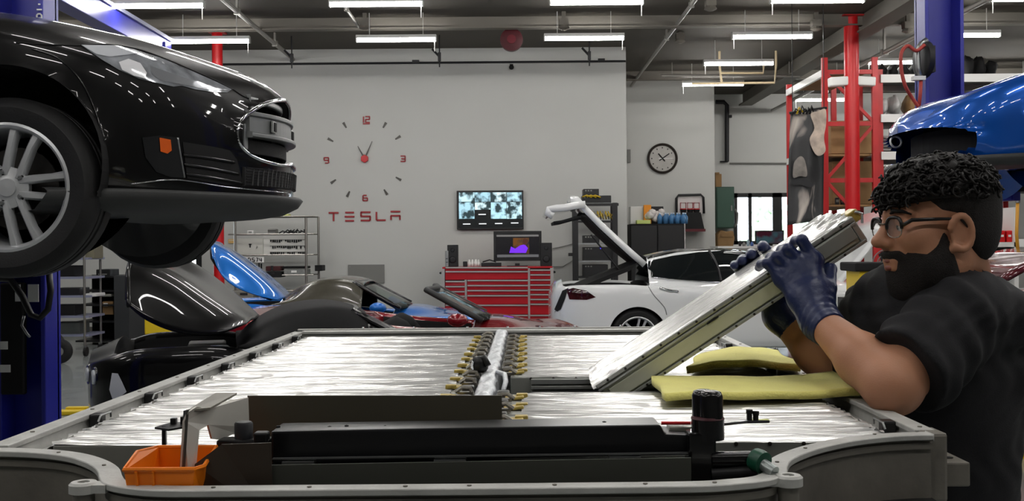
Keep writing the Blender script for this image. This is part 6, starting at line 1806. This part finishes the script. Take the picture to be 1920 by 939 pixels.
# far wall: green cabinet, cartons, monitor
gc_ = thing('green_cabinet', 'dark green wall cabinet left of the far window', 'cabinet', at(1360, 428, 24.6))
pb('body', 1343, 350, 1377, 428, 24.5, .45, mat('cabinet_green', (48, 78, 66), .45), gc_, bevel=.01)
d_ = pb('door', 1345, 352, 1375, 426, 24.48, .02, mat('door_green', (56, 88, 74), .45), gc_, bevel=.004); pb('handle', 1371, 385, 1373, 395, 24.45, .03, M_steel, d_)
MB().tube([at(1378, 392, 24.5), at(1383, 400, 24.5), at(1382, 418, 24.5), at(1377, 425, 24.5)], .025, 8).build('hose', M_grey, gc_, smooth=True)
t = thing('brown_carton', 'small brown carton on top of the green cabinet', 'box', at(1349, 350, 24.7)); pb('box', 1342, 326, 1353, 350, 24.65, .25, M_card, t); pb('flap', 1342, 323, 1349, 326, 24.6, .2, M_card, t)
t = thing('paper_sack', 'slumped brown paper sack under the green cabinet', 'sack', at(1360, 470, 24.5)); g = np.random.default_rng(3); mb = MB()
MB().prism([at(1346, 475, 24.4), at(1345, 440, 24.4), at(1352, 431, 24.4), at(1362, 434, 24.4), at(1375, 432, 24.4), at(1378, 446, 24.4), at(1373, 475, 24.4)], (0, .35, 0)).build('sack', M_card, t, bevel=.03); pb('fold', 1352, 440, 1372, 444, 24.38, .02, M_card, t)
dk = thing('work_desk', 'work desk below the far window', 'desk', at(1430, 560, 20.3))
zd = at(1430, 461, 20.0).z; xa_, xb_ = at(1345, 461, 20).x, at(1560, 461, 20).x
MB().box(((xa_ + xb_) / 2, 20.35, zd - .02), (xb_ - xa_, .8, .04)).build('top', M_white, dk)
for x in (xa_ + .05, xb_ - .05):
    for y in (20.0, 20.7): MB().box((x, y, zd / 2 - .02), (.05, .05, zd - .04)).build('leg', M_steel, dk)
mo2 = thing('desk_monitor', 'small dark monitor on the desk below the far window', 'monitor', at(1443, 461, 20.2))
pb('bezel', 1416, 432, 1470, 458, 20.15, .04, M_black, mo2, bevel=.005); screen('screen', 1418, 434, 1468, 456, 20.147, (30, 8, 16), .8, mo2, (4, 5)); pb('stand', 1437, 457, 1449, 461, 20.2, .1, M_black, mo2)
for i, (xa, xb, ya, m, lb) in enumerate(((1386, 1391, 451, M_dark, 'dark bottle'), (1393, 1399, 454, M_grey, 'grey tin'), (1401, 1407, 449, mat('bottle_pale', (150, 170, 180), .3), 'pale bottle'), (1408, 1414, 453, mat('tin_blue', (60, 90, 150), .4), 'blue tin'))):
    p = at((xa + xb) / 2, 461, 20.1); r_ = (xb - xa) / 2 * 20.1 / 2000; h_ = at(xa, ya, 20.1).z - zd
    t = thing('desk_bottle', lb + ' on the desk below the far window', 'bottle', (p.x, 20.15, zd), 'bottles on the far desk')
    MB().lathe([(r_, 0), (r_, h_ * .7), (r_ * .5, h_ * .85), (r_ * .5, h_), (0, h_)], (p.x, 20.15, zd), n=12).build('body', m, t, smooth=True)

# ------------------------------------------------------------------ left: wire shelf, carts, second lift
DS = 17.75
ws = thing('wire_shelf', 'chrome wire shelf unit with white panel and key hooks', 'shelf', at(507, 600, DS))
M_wire = mat('wire_chrome', (150, 148, 142), .3, .8)
for x in (428, 588): 
    MB().lathe([(.02, 0), (.02, at(x, 405, DS).z)], (at(x, 450, DS).x, DS + .45, 0), n=10).build('post', M_wire, ws)
for x in (441, 574): MB().lathe([(.022, 0), (.022, at(x, 408, DS - .05).z)], (at(x, 450, DS).x, DS, 0), n=10).build('post', M_wire, ws)
for y in (406, 439, 478, 516, 545):
    z = at(507, y, DS).z; xa, xb = at(428, y, DS).x, at(588, y, DS).x
    for yy in (DS, DS + .45): MB().tube([(xa, yy, z), (xb, yy, z)], .013, 6).build('rail', M_wire, ws)
    mb = MB(); 
    for k in range(9): mb.tube([(xa, DS + .05 * k + .025, z), (xb, DS + .05 * k + .025, z)], .004, 4)
    tag(mb.build('wire_deck', M_wire, ws), kind='stuff')
wp = thing('logo_board', 'white board with a dark logo leaning on the wire shelf', 'board', at(468, 477, DS))
pb('board', 445, 447, 493, 477, DS + .1, .03, mat('board_offwhite', (196, 196, 188), .5), wp, bevel=.004)
strokes('logo', [(0, 1, 1, 1), (.5, 0, .5, 1)], 469, 461, 5, 6, .02, M_dark, wp, DS + .09); strokes('logo_mark', [(.2, 0, .8, .2), (.8, .2, .8, 1)], 481, 463, 3, 4, .012, M_grey, wp, DS + .09)
kb = thing('key_board', 'white key board with three rows of dark keys', 'board', at(540, 477, DS))
pb('board', 494, 442, 574, 477, DS + .12, .025, mat('board_pale', (206, 206, 200), .5), kb, bevel=.004)
g = np.random.default_rng(6)
for r_, y in enumerate((450, 461.5, 473)):
    pb('hook_rail', 506, y - 1.4, 574, y - .2, DS + .105, .015, M_grey, kb)
    for k in range(17):
        if g.random() < .82: pb('key', 506.5 + k * 4, y - .5, 508.5 + k * 4 + g.random(), y + 2 + 3 * g.random(), DS + .1, .015, M_blackm, kb)
lp = thing('number_plate', 'white number plate with dark characters on the wire shelf', 'plate', at(468, 492, DS - .05))
pb('plate', 443, 482, 495, 492, DS - .06, .01, M_white, lp, bevel=.002)
SEG = {'R': [(0, 0, 0, 1), (0, 1, 1, 1), (1, 1, 1, .5), (0, .5, 1, .5), (.4, .5, 1, 0)], 'O': [(0, 0, 0, 1), (0, 1, 1, 1), (1, 1, 1, 0), (0, 0, 1, 0)], 'D': [(0, 0, 0, 1), (0, 1, .8, 1), (1, .9, 1, .1), (0, 0, .8, 0)], '5': [(1, 1, 0, 1), (0, 1, 0, .5), (0, .5, 1, .5), (1, .5, 1, 0), (0, 0, 1, 0)], '7': [(0, 1, 1, 1), (1, 1, .4, 0)], '4': [(0, 1, 0, .4), (0, .4, 1, .4), (.8, 1, .8, 0)], '.': [(.2, .8, .8, .8)]}
for ch, x in (('R', 448), ('O', 456), ('.', 461.5), ('D', 467.5), ('5', 475), ('7', 482), ('4', 489)): strokes('character', SEG[ch], x, 487, 4.2 if ch != '.' else 2.5, 7, .011, M_blackm, lp, DS - .066)
def item(name, label, cat, xa, ya, xb, yb, d, dep, m, extra=None, bevel=.01):
    t = thing(name, label, cat, at((xa + xb) / 2, yb, d + dep / 2)); pb('body', xa, ya, xb, yb, d, dep, m, t, bevel=bevel)
    if extra: pb(extra[0], *extra[1], d - .01, .012, extra[2], t)
    return t
item('grey_case', 'small dark grey case on the upper wire shelf', 'case', 502, 429, 517, 438.5, DS + .1, .2, M_grey, ('lid_line', (502, 432, 517, 433), M_dark))
item('pale_box', 'small pale box on the upper wire shelf', 'box', 463, 432, 475, 438.5, DS + .1, .15, M_white, ('label', (466, 434, 472, 436), M_grey))
item('yellow_pack', 'pale yellow packet on top of the wire shelf', 'packet', 515, 401, 541, 405.5, DS + .15, .2, mat('pack_yellow', (206, 210, 130), .6), ('label', (520, 402, 530, 404.5), M_white))
item('wall_notice', 'small amber notice behind the wire shelf', 'notice', 428, 448, 439, 456, YB - .02, .015, mat('notice_amber', (214, 176, 110), .7), ('stripe', (429, 450, 438, 451), M_white), 0)
t = thing('cable_tangle', 'dark tangled cables on the upper wire shelf', 'cables', at(545, 438, DS + .2))
for k in range(5): MB().tube([at(522 + k * 9, 438, DS + .1), at(530 + k * 9, 433 - 2 * (k % 2), DS + .15), at(540 + k * 8, 436, DS + .2), at(546 + k * 6, 431 - k % 3, DS + .2)], .012, 6).build('cable', M_dark, t, smooth=True)
item('maroon_case', 'maroon tool pouch on the lower wire shelf', 'case', 498, 499, 526, 508, DS, .3, mat('pouch_maroon', (66, 26, 28), .7), ('strap', (508, 498, 512, 508), M_dark))
item('black_case', 'black case at the middle of the lower wire shelf', 'case', 494, 509, 527, 520, DS - .05, .35, M_blackm, ('latch', (508, 511, 514, 514), M_dark))
item('black_tray', 'flat black tray of tools on the lower wire shelf', 'tray', 530, 499, 576, 503.5, DS + .05, .3, M_blackm, ('edge', (530, 499, 576, 500), M_dark))
item('grey_crate', 'grey bin of metal parts on the lower wire shelf', 'bin', 532, 505, 575, 516, DS, .35, mat('bin_grey', (122, 124, 122), .5, var=(12, .4)), ('label', (546, 507, 556, 511), M_white))
item('black_bin', 'black box hanging off the right end of the wire shelf', 'box', 590, 497, 604, 508, DS + .1, .3, M_blackm, ('rim', (590, 497, 604, 498.5), M_dark))
ORD = ['first', 'second', 'third', 'fourth', 'fifth', 'sixth', 'seventh', 'eighth', 'ninth', 'tenth']
for k in range(8):
    o_ = pb('hand_tool', 459 + k * 4.2, 493 + (k % 3), 461.5 + k * 4.2, 512, DS + .08, .03, (M_dark, M_blackm, M_steel)[k % 3], None, .004)
    tag(o_, ORD[k] + ' upright tool from the left below the number plate', 'tool', 'tools below the number plate')
item('storage_case', 'grey storage case low behind the raised blue lid', 'case', 438, 545, 475, 562, DS - .1, .4, mat('case_grey', (128, 126, 118), .6), ('handle', (450, 549, 464, 553), M_dark))
sg_ = item('wall_sign', 'red fire-extinguisher sign on the wall left of the red column', 'sign', 383.5, 432, 393, 453, YB - .02, .012, M_red, None, 0)
pb('pictogram', 386.5, 438, 390, 449, YB - .026, .006, M_white, sg_); pb('arrow', 385, 434, 391.5, 436, YB - .026, .006, M_white, sg_)
# wire cart
DK = 14.9
wk = thing('wire_cart', 'tall chrome wire cart loaded with boxes at far left', 'cart', at(120, 660, DK))
for x, yy in ((20, DK), (158, DK), (188, DK + .55), (60, DK + .55)): MB().lathe([(.018, .14), (.018, 2.15)], (at(x, 500, yy).x, yy, 0), n=8).build('post', M_wire, wk)
for y in (485, 521, 556, 594, 629):
    z = at(120, y, DK).z; xa, xb = at(20, y, DK).x, at(188, y, DK + .4).x
    MB().box(((xa + xb) / 2, DK + .28, z), (xb - xa, .58, .03)).build('shelf', mat('shelf_blue_grey', (150, 154, 180), .35, .4), wk)
for x, yy in ((20, DK), (161, DK), (188, DK + .5), (60, DK + .5)):
    xx = at(x, 640, yy).x; MB().lathe([(.065, -.018), (.065, .018)], (xx, yy, .066), (1, 0, 0), 16).build('caster', M_rubber, wk, sharp=40)
    MB().box((xx, yy, .12), (.03, .06, .06)).build('caster_fork', M_steel, wk)
g = np.random.default_rng(12)
for i, (xa, ya, xb, yb, m, lb) in enumerate(((98, 470, 128, 484, M_dark, 'dark box on the top shelf of the wire cart'), (132, 462, 152, 484, M_grey, 'grey binder box on the top shelf of the wire cart'), (158, 460, 176, 485, mat('folder_olive', (120, 116, 96), .6), 'olive folders standing on the wire cart'), (96, 498, 140, 520, M_blackm, 'black crate on the second cart shelf'), (100, 540, 150, 555, M_dark, 'dark toolbox on the third cart shelf'), (95, 572, 140, 593, M_blackm, 'black case on the fourth cart shelf'), (98, 605, 150, 628, mat('crate_greygreen', (70, 74, 72), .6), 'grey-green crate on the lowest cart shelf'), (160, 550, 180, 556, M_white, 'white parcel on the third cart shelf'))):
    item('cart_box', lb, 'box', xa, ya, xb, yb, DK + .1, .35, m, ('label', (xa + 3, ya + 3, xa + 9, ya + 7), M_white if i % 2 else M_grey))
bs = thing('black_shelf_unit', 'black shelf cabinet behind the wire cart', 'cabinet', at(200, 640, 16.7))
D6 = 16.6
MB().box((at(228, 580, D6).x, D6 + .35, 1.06 / 2 + .02), (at(242, 580, D6).x - at(214, 580, D6).x, .7, 1.06)).build('side', mat('cabinet_charcoal', (58, 60, 62), .5), bs)
MB().box((at(178, 580, D6).x, D6 + .68, .55), (at(214, 580, D6).x - at(140, 580, D6).x, .03, 1.06)).build('back', M_blackm, bs)
for z in (.06, .36, .62, .84, 1.06): MB().box((at(177, 580, D6).x, D6 + .35, z), (at(214, 580, D6).x - at(140, 580, D6).x, .66, .025)).build('shelf', M_dark, bs)
item('shelf_carton', 'brown carton in the black shelf cabinet', 'box', 192, 565, 212, 590, D6 + .1, .3, M_card, ('label', (194, 568, 202, 574), M_white))
item('shelf_device', 'black printer on top of the black shelf cabinet', 'printer', 180, 505, 206, 518, D6 + .1, .4, M_blackm, ('tray', (184, 513, 200, 515), M_grey))
item('shelf_tray', 'pale paper tray in the black shelf cabinet', 'tray', 190, 551, 208, 556, D6 + .05, .3, mat('tray_pale', (170, 170, 160), .6), ('edge', (190, 554, 208, 556), M_grey))
# hand truck wheel
ht = thing('hand_truck', 'hand truck with a black pneumatic wheel by the wire cart', 'hand truck', at(112, 675, 14.0))
c = at(113, 658, 14.0)
MB().lathe([(.06, -.04), (.12, -.05), (.155, -.03), (.16, 0), (.155, .03), (.12, .05), (.06, .04)], (c.x, 14.0, .16), (0, 1, 0), 28, cap=False).build('wheel', M_tire, ht, sharp=40)
MB().lathe([(.07, -.02), (.065, .03), (.02, .04), (0, .04)], (c.x, 14.0, .16), (0, -1, 0), 18).build('hub', M_grey, ht, sharp=40)
for y in (13.92, 14.3): MB().tube([(c.x, y, .16), (c.x - .25, y, .5), (c.x - .55, y, 1.2)], .02, 8).build('frame_tube', M_dark, ht)
MB().lathe([(.02, 0), (.02, .4)], (c.x, 13.92, .16), (0, 1, 0), 8).build('axle', M_steel, ht)
# orange buckets
for i, (x, d) in enumerate(((249, 15.1), (262, 15.3))):
    p = at(x, 645, d); t = thing('orange_bucket', ['orange bucket on the floor, left of the pair', 'orange bucket on the floor, right of the pair'][i], 'bucket', (p.x, d, 0), 'orange buckets')
    MB().lathe([(.06, 0), (.075, .16), (.08, .165), (.072, .165), (.058, .01), (0, .01)], (p.x, d, 0), n=18).build('pail', mat('bucket_orange', (226, 84, 30), .5), t, sharp=40)
    MB().tube([(p.x - .075, d, .15), (p.x, d - .06, .1), (p.x + .075, d, .15)], .004, 6).build('bail', M_steel, t, smooth=True)
# second blue lift behind, with overhead beam
l2 = thing('car_lift', 'far blue lift with an overhead beam above the black saloon', 'lift', (-4.95, 15.6, 0))
xl = at(300, 600, 15.6).x
MB().box((xl, 15.6, 2.25), (.30, .24, 4.5)).build('post', M_blue, l2, bevel=.01)
MB().box((xl, 15.6, .03), (.55, .5, .06)).build('base_plate', M_blue, l2)
MB().box((xl + .12, 15.25, .42), (.42, .12, .3)).build('yellow_guard', M_yellow, l2, bevel=.02)
b0, b1 = at(300, 72, 15.6), None
MB().box((xl + .0, 12.9, 4.42), (.24, 5.9, .26)).build('overhead_beam', M_blue, l2, bevel=.008)
MB().box((xl + .0, 12.9, 4.58), (.30, 5.9, .05)).build('beam_cap', mat('beam_grey_blue', (150, 154, 180), .4), l2)
MB().box((xl, 9.9, 2.25), (.30, .24, 4.5)).build('post', M_blue, l2, bevel=.01)
t = item('battery_charger', 'blue and white charger box standing by the far lift', 'charger', 330, 612, 362, 675, 14.2, .3, M_blue, ('screen', (335, 615, 357, 632), M_white))
st_ = thing('floor_guard', 'yellow floor guard strip left of the pack', 'guard', onz(128, 776, .02))
p = onz(128, 777, .0); MB().box((p.x, p.y, .02), (.28, .12, .04)).build('strip', M_yellow, st_, bevel=.01); MB().box((p.x + .05, p.y + .08, .03), (.2, .06, .06)).build('foot', M_yellow, st_, bevel=.01)

# ------------------------------------------------------------------ right: racks, print, reel
def upright(mb, x, d, z1): return mb.box((x, d, z1 / 2), (.09, .07, z1))
rk = thing('pallet_rack', 'tall red pallet rack with braced end frame and boxes', 'rack', at(1594, 600, 17.6))
DA = 17.2
xa, xb = at(1547, 300, DA).x, at(1641, 300, DA).x; zt_ = at(1600, 108, DA).z
for x in (xa, xb): upright(MB(), x, DA, zt_).build('upright', M_rackred, rk)
for x in (xa, xb): upright(MB(), x, DA + 2.2, zt_ - .1).build('upright', M_rackred, rk)
zs_ = [at(1594, y, DA).z for y in (135, 232, 338, 440, 525)]
for z in zs_: MB().bar((xa, DA, z), (xb, DA, z), .05, .07).build('frame_bar', M_rackred, rk)
for i in range(len(zs_) - 1):
    a, b = ((xa, zs_[i]), (xb, zs_[i + 1])) if i % 2 == 0 else ((xb, zs_[i]), (xa, zs_[i + 1]))
    MB().bar((a[0], DA, a[1]), (b[0], DA, b[1]), .04, .05).build('brace', M_rackred, rk)
for x in (xa - .03,):
    for z in (zs_[0] - .02, at(1594, 283, DA).z, at(1594, 380, DA).z): MB().bar((x, DA, z), (x, DA + 2.2, z), .05, .11).build('beam', M_white, rk)
for z in (zs_[0] + .03, at(1594, 290, DA).z, at(1594, 385, DA).z): MB().box(((xa + xb) / 2, DA + 1.1, z), (xb - xa - .1, 2.1, .03)).build('deck', M_card, rk)
item('rack_carton', 'large brown carton on the upper deck of the red rack', 'box', 1558, 226, 1640, 288, DA + .3, .9, M_card, ('tape', (1596, 226, 1602, 288), mat('tape', (176, 148, 106), .4)))
item('rack_carton', 'large brown carton on the lower deck of the red rack', 'box', 1560, 302, 1642, 383, DA + .3, .9, mat('cardboard_dark', (128, 100, 66), .85, var=(5, .1)), ('tape', (1598, 302, 1604, 383), M_card))
for i, x in enumerate((1567, 1577, 1588)):
    item('small_can', ['leftmost', 'middle', 'rightmost'][i] + ' small dark can in front of the lower rack carton', 'can', x, 370, x + 7, 384, DA + .1, .06, M_dark, ('label', (x + 1, 374, x + 6, 379), M_grey))
for i, x in enumerate((1552, 1660)):
    p = at(x, 495, 16.0); t = thing('pedestal_fan', ['grey fan left of the thick red column', 'grey fan right of the thick red column'][i], 'fan', (p.x, 16.0, 0), 'grey fans')
    MB().lathe([(.2, 0), (.2, .03)], (p.x, 16.0, 0), n=18).lathe([(.02, 0), (.02, at(x, 500, 16).z)], (p.x, 16.0, 0), n=8).build('stand', M_grey, t)
    for rr in (.22, .15, .08): MB().tube([(p.x + rr * math.cos(a), 15.92, p.z + rr * math.sin(a)) for a in np.linspace(0, 2 * PI, 24, endpoint=False)], .009, 6, closed=True).build('guard_ring', M_grey, t)
    for k in range(4): a = k * PI / 2 + .4; MB().box((p.x + .1 * math.cos(a), 15.98, p.z + .1 * math.sin(a)), (.16, .012, .09), Matrix.Rotation(-a, 3, 'Y')).build('blade', M_dark, t)
    MB().lathe([(.07, 0), (.06, .15), (0, .16)], (p.x, 16.0, p.z), (0, 1, 0), 14).build('motor', M_grey, t, sharp=40)
rb = thing('storage_rack', 'red and white storage rack behind the right-hand lift', 'rack', at(1760, 600, 18))
DB = 17.6
xr0, xr1 = at(1650, 300, DB).x, 11.2
for x in (xr0, 8.6, xr1):
    for yy in (DB, DB + 1.0): upright(MB(), x, yy, 4.35).build('upright', M_rackred, rb)
ysh = (148, 222, 292, 352, 455, 495)
for y in ysh[:4] + (457, 500):
    z = at(1700, y, DB).z
    for yy in (DB - .05, DB + 1.0): MB().box(((xr0 + xr1) / 2, yy, z), (xr1 - xr0, .05, .13)).build('beam', M_white, rb)
    MB().box(((xr0 + xr1) / 2, DB + .5, z + .05), (xr1 - xr0 - .1, .95, .03)).build('deck', M_steel, rb)
def lump(name, label, cat, px0, px1, ypx, d, h, m, n, seed, flat=.8):
    g = np.random.default_rng(seed); a, b = at(px0, ypx, d), at(px1, ypx, d)
    for k in range(n):
        r_ = h * g.uniform(.4, .55); P_ = []; rx = min(r_, (b.x - a.x) / n * .44); ph = g.random(3) * 6
        for i in range(11):
            u_ = PI * i / 10; row = []
            for j in range(16):
                v_ = 2 * PI * j / 16; q = 1 + .10 * math.sin(3 * v_ + ph[0] + 2 * u_) + .07 * math.sin(5 * u_ + ph[1] + v_) + .05 * math.sin(7 * v_ + ph[2])
                row.append((a.x + (b.x - a.x) * (k + .5) / n + rx * q * math.sin(u_) * math.cos(v_), d + .35 + r_ * 1.2 * q * math.sin(u_) * math.sin(v_), a.z + max(-r_ * flat * .96, r_ * flat * q * math.cos(u_)) + r_ * flat))
            P_.append(row)
        tag(MB().grid(P_, wv=True).build(name, m, smooth=True), label % ORD[k], cat, label.split(',')[0].replace('%s ', ''))
M_wrapw = mat('film_white', (186, 186, 184), .3, var=(9, .2), bump=(30, .6))
lump('wrapped_bundle', 'film-wrapped white bundle on the upper storage shelf, %s from the left', 'bundle', 1652, 1702, 213, DB, .42, M_wrapw, 2, 2)
lump('tan_sack', 'tan sack beside the film-wrapped bundles, %s from the left', 'sack', 1708, 1748, 213, DB, .42, M_card, 2, 7)
lump('dark_bundle', 'dark bundle on the top shelf right of the lift post, %s from the left', 'bundle', 1815, 1885, 140, DB, .42, M_blackm, 3, 9)
lump('dark_bundle', 'dark bundle on the top shelf left of the lift post, %s from the left', 'bundle', 1655, 1740, 140, DB, .3, M_blackm, 4, 19)
for k in range(5):
    o_ = pb('folded_cover', 1652 + k, 278 - k * 6, 1690 - k, 283 - k * 6, DB, .5, mat('cover_grey2', (110, 108, 106), .8) if k % 2 else mat('cover_grey3', (140, 138, 136), .8), None, .02)
    tag(o_, 'folded grey cover in the stack on the storage rack, ' + ORD[k] + ' from the bottom', 'cover', 'stack of folded covers')
lump('magenta_cloth', 'magenta cloth bundle on the lower storage shelf, %s from the left', 'cloth', 1652, 1690, 344, DB, .28, mat('cloth_magenta', (120, 24, 70), .8), 2, 4)
item('rack_box', 'brown box on the lower storage shelf beside the red upright', 'box', 1652, 312, 1672, 345, DB + .4, .4, M_card, ('tape', (1660, 312, 1663, 345), M_white))
# shelf behind the man's neck
sf = thing('parts_shelf', 'white shelf with red bins behind the man\'s head', 'shelf', at(1885, 560, 12.6))
for y in (458, 503): pb('board', 1840, y - 4, 1905, y + 5, 12.5, .5, M_white, sf)
for x in (1838, 1906): MB().box((at(x, 500, 12.5).x, 12.75, .95), (.05, .5, 1.9)).build('side', M_white, sf)
for k in range(4): item('red_bin', ['first', 'second', 'third', 'fourth'][k] + ' red parts bin from the left on the white shelf', 'bin', 1846 + k * 14, 432, 1857 + k * 14, 454, 12.55, .3, M_red, ('label', (1849 + k * 14, 440, 1854 + k * 14, 444), M_white))
item('blue_crate', 'dark crate with a pale blue label under the red bins', 'crate', 1850, 466, 1898, 499, 12.55, .4, M_blackm, ('label', (1872, 476, 1882, 483), mat('label_blue', (90, 110, 190), .5)))
t = thing('yellow_hose', 'yellow hose hanging beside the white shelf', 'hose', at(1910, 480, 12.3)); MB().tube([at(1908, 380, 12.3), at(1906, 440, 12.3), at(1909, 475, 12.3), at(1920, 482, 12.3), at(1930, 440, 12.3)], .02, 8).build('hose', mat('hose_amber', (196, 140, 40), .5), t, smooth=True); MB().lathe([(.03, 0), (.03, .06)], at(1908, 380, 12.3), n=10).build('coupling', M_steel, t)
rt = thing('rolling_cabinet', 'red rolling cabinet with yellow base behind the man', 'cabinet', at(1935, 860, 7.4))
D7 = 7.4
pb('body', 1900, 570, 2090, 800, D7, .6, M_red, rt, bevel=.01); pb('skirt', 1895, 800, 2095, 832, D7 - .01, .62, M_blackm, rt); pb('base', 1888, 834, 2100, 868, D7 - .03, .66, M_yellow, rt, bevel=.02)
for x in (1910, 2080): MB().box((at(x, 870, D7).x, D7 + .3, .02), (.1, .5, max(.03, at(x, 868, D7).z - .0) + .02)).build('foot', M_dark, rt)
# item behind the glove: yellow crate under dark lid
yc = thing('yellow_crate', 'yellow crate with a dark lid just left of the man\'s chin', 'crate', at(1640, 560, 12.4))
pb('crate', 1612, 505, 1660, 560, 12.3, .5, M_yellow, yc, bevel=.01); pb('lid', 1604, 492, 1664, 509, 12.25, .6, M_blackm, yc, bevel=.02)
MB().box((at(1636, 560, 12.3).x, 12.55, at(1636, 560, 12.3).z / 2), (.5, .5, at(1636, 560, 12.3).z)).build('stand', M_dark, yc)

# hanging print of a car interior
def print_mat():
    m = bpy.data.materials.new('car_print'); m.use_nodes = True; nt = m.node_tree; b = nt.nodes['Principled BSDF']; b.inputs['Roughness'].default_value = .5
    tcn = nt.nodes.new('ShaderNodeTexCoord'); mp = nt.nodes.new('ShaderNodeMapping'); mp.inputs['Scale'].default_value = (2.2, 1, 1.1); mp.inputs['Location'].default_value = (3.3, 0, 1.7)
    n = nt.nodes.new('ShaderNodeTexNoise'); n.inputs['Scale'].default_value = 1.3; n.inputs['Detail'].default_value = 2.5; n.inputs['Distortion'].default_value = 1.2
    nt.links.new(tcn.outputs['Object'], mp.inputs['Vector']); nt.links.new(mp.outputs['Vector'], n.inputs['Vector'])
    r = nt.nodes.new('ShaderNodeValToRGB'); e = r.color_ramp.elements; e[0].position = .42; e[0].color = (.012, .012, .013, 1); e[1].position = .72; e[1].color = (.48, .43, .38, 1)
    k = r.color_ramp.elements.new(.55); k.color = (.03, .03, .032, 1); k = r.color_ramp.elements.new(.6); k.color = (.25, .22, .2, 1)
    nt.links.new(n.outputs['Fac'], r.inputs['Fac']); nt.links.new(r.outputs['Color'], b.inputs['Base Color']); return m
hpn = thing('hanging_print', 'large hanging print of a car interior beside the red rack', 'print', at(1514, 310, 15.4))
rows = []
for i in range(28):
    t_ = i / 27; xl_, xr_ = 1482 - 5 * t_, 1548 - 4 * t_; row = []
    for j in range(15):
        s = j / 14; p = at(xl_ + (xr_ - xl_) * s, 214 - 10 * s + 208 * t_, 15.4); p.y += .05 * math.sin(s * 7 + t_ * 2) * (1 - .5 * t_); row.append(p)
    rows.append(row)
MB().grid(rows).build('sheet', print_mat(), hpn, smooth=True, solid=.006)
M_pt = mat('print_pale', (176, 160, 146), .5, var=(6, .4)); M_ps = mat('print_grey', (120, 114, 108), .5, var=(7, .4))
MB().tube([at(1480, 212, 15.38), at(1550, 202, 15.38)], .02, 8).build('top_rod', M_dark, hpn)
for x in (1486, 1545): MB().tube([at(x, 208, 15.38), Vector((at(x, 208, 15.38).x, 15.38, ZC))], .006, 6).build('hanger', M_dark, hpn)
def patch(poly, m, nm):
    P_ = []
    for x, y in spline([(a_, b_, 0) for a_, b_ in poly], 5, True) if False else [(q[0], q[1]) for q in spline([(a_, b_) for a_, b_ in poly], 5, True)]:
        P_.append(at(x, y, 15.325))
    MB().prism(P_, (0, .004, 0)).build(nm, m, hpn)
patch([(1520, 214), (1535, 208), (1548, 205), (1549, 232), (1545, 258), (1548, 282), (1537, 292), (1527, 286), (1518, 262), (1527, 240)], M_pt, 'print_seat')
patch([(1487, 318), (1490, 303), (1500, 293), (1508, 298), (1513, 318), (1512, 331), (1500, 330), (1488, 333)], M_ps, 'print_window')
patch([(1486, 338), (1515, 337), (1524, 345), (1520, 352), (1500, 346), (1488, 348)], M_dark, 'print_arm')
# green/yellow tangle on the print top
t = thing('rope_tangle', 'tangle of dark and yellow straps above the hanging print', 'straps', at(1505, 208, 15.4))
for k in range(6): MB().tube([at(1488 + k * 6, 214, 15.36), at(1492 + k * 6, 204 - (k % 3) * 3, 15.34), at(1500 + k * 5, 210, 15.36)], .014, 6).build('strap', MATS['cable_yellow'] if k == 1 else M_dark, t, smooth=True)
# hose reel on the right-hand lift post
hr_ = thing('hose_reel', 'hose reel with red air hose on the right-hand lift post', 'hose reel', at(1730, 110, 8.2))
c = at(1732, 112, 8.1)
MB().lathe([(.13, -.025), (.14, -.02), (.14, .02), (.13, .025)], c, (1, .12, 0), 26).build('drum', M_dark, hr_, sharp=40)
MB().tube([at(1738, 74, 8.05), at(1727, 82, 8.05), at(1720, 98, 8.05), at(1722, 130, 8.05), at(1727, 146, 8.05)], .02, 8).build('guide_arm', M_steel, hr_, smooth=True)
MB().box(at(1722, 147, 8.05), (.09, .06, .03)).build('roller', M_white, hr_)
MB().box(at(1742, 112, 8.15), (.06, .1, .2)).build('bracket', M_dark, hr_)
M_hose = mat('hose_red', (170, 62, 54), .5)
MB().tube([Vector(q) for q in spline([at(1734, 84, 8.0), at(1718, 95, 8.0), at(1702, 82 + 4, 8.0), at(1690, 100, 7.95), at(1690, 130, 7.95), at(1697, 160, 7.95), at(1708, 180, 8.0), at(1722, 200, 8.0)], 6)], .014, 8).build('hose', M_hose, hr_, smooth=True)
MB().tube([at(1727, 146, 8.05), at(1726, 170, 8.03), at(1723, 200, 8.0)], .014, 8).build('hose', M_hose, hr_, smooth=True)
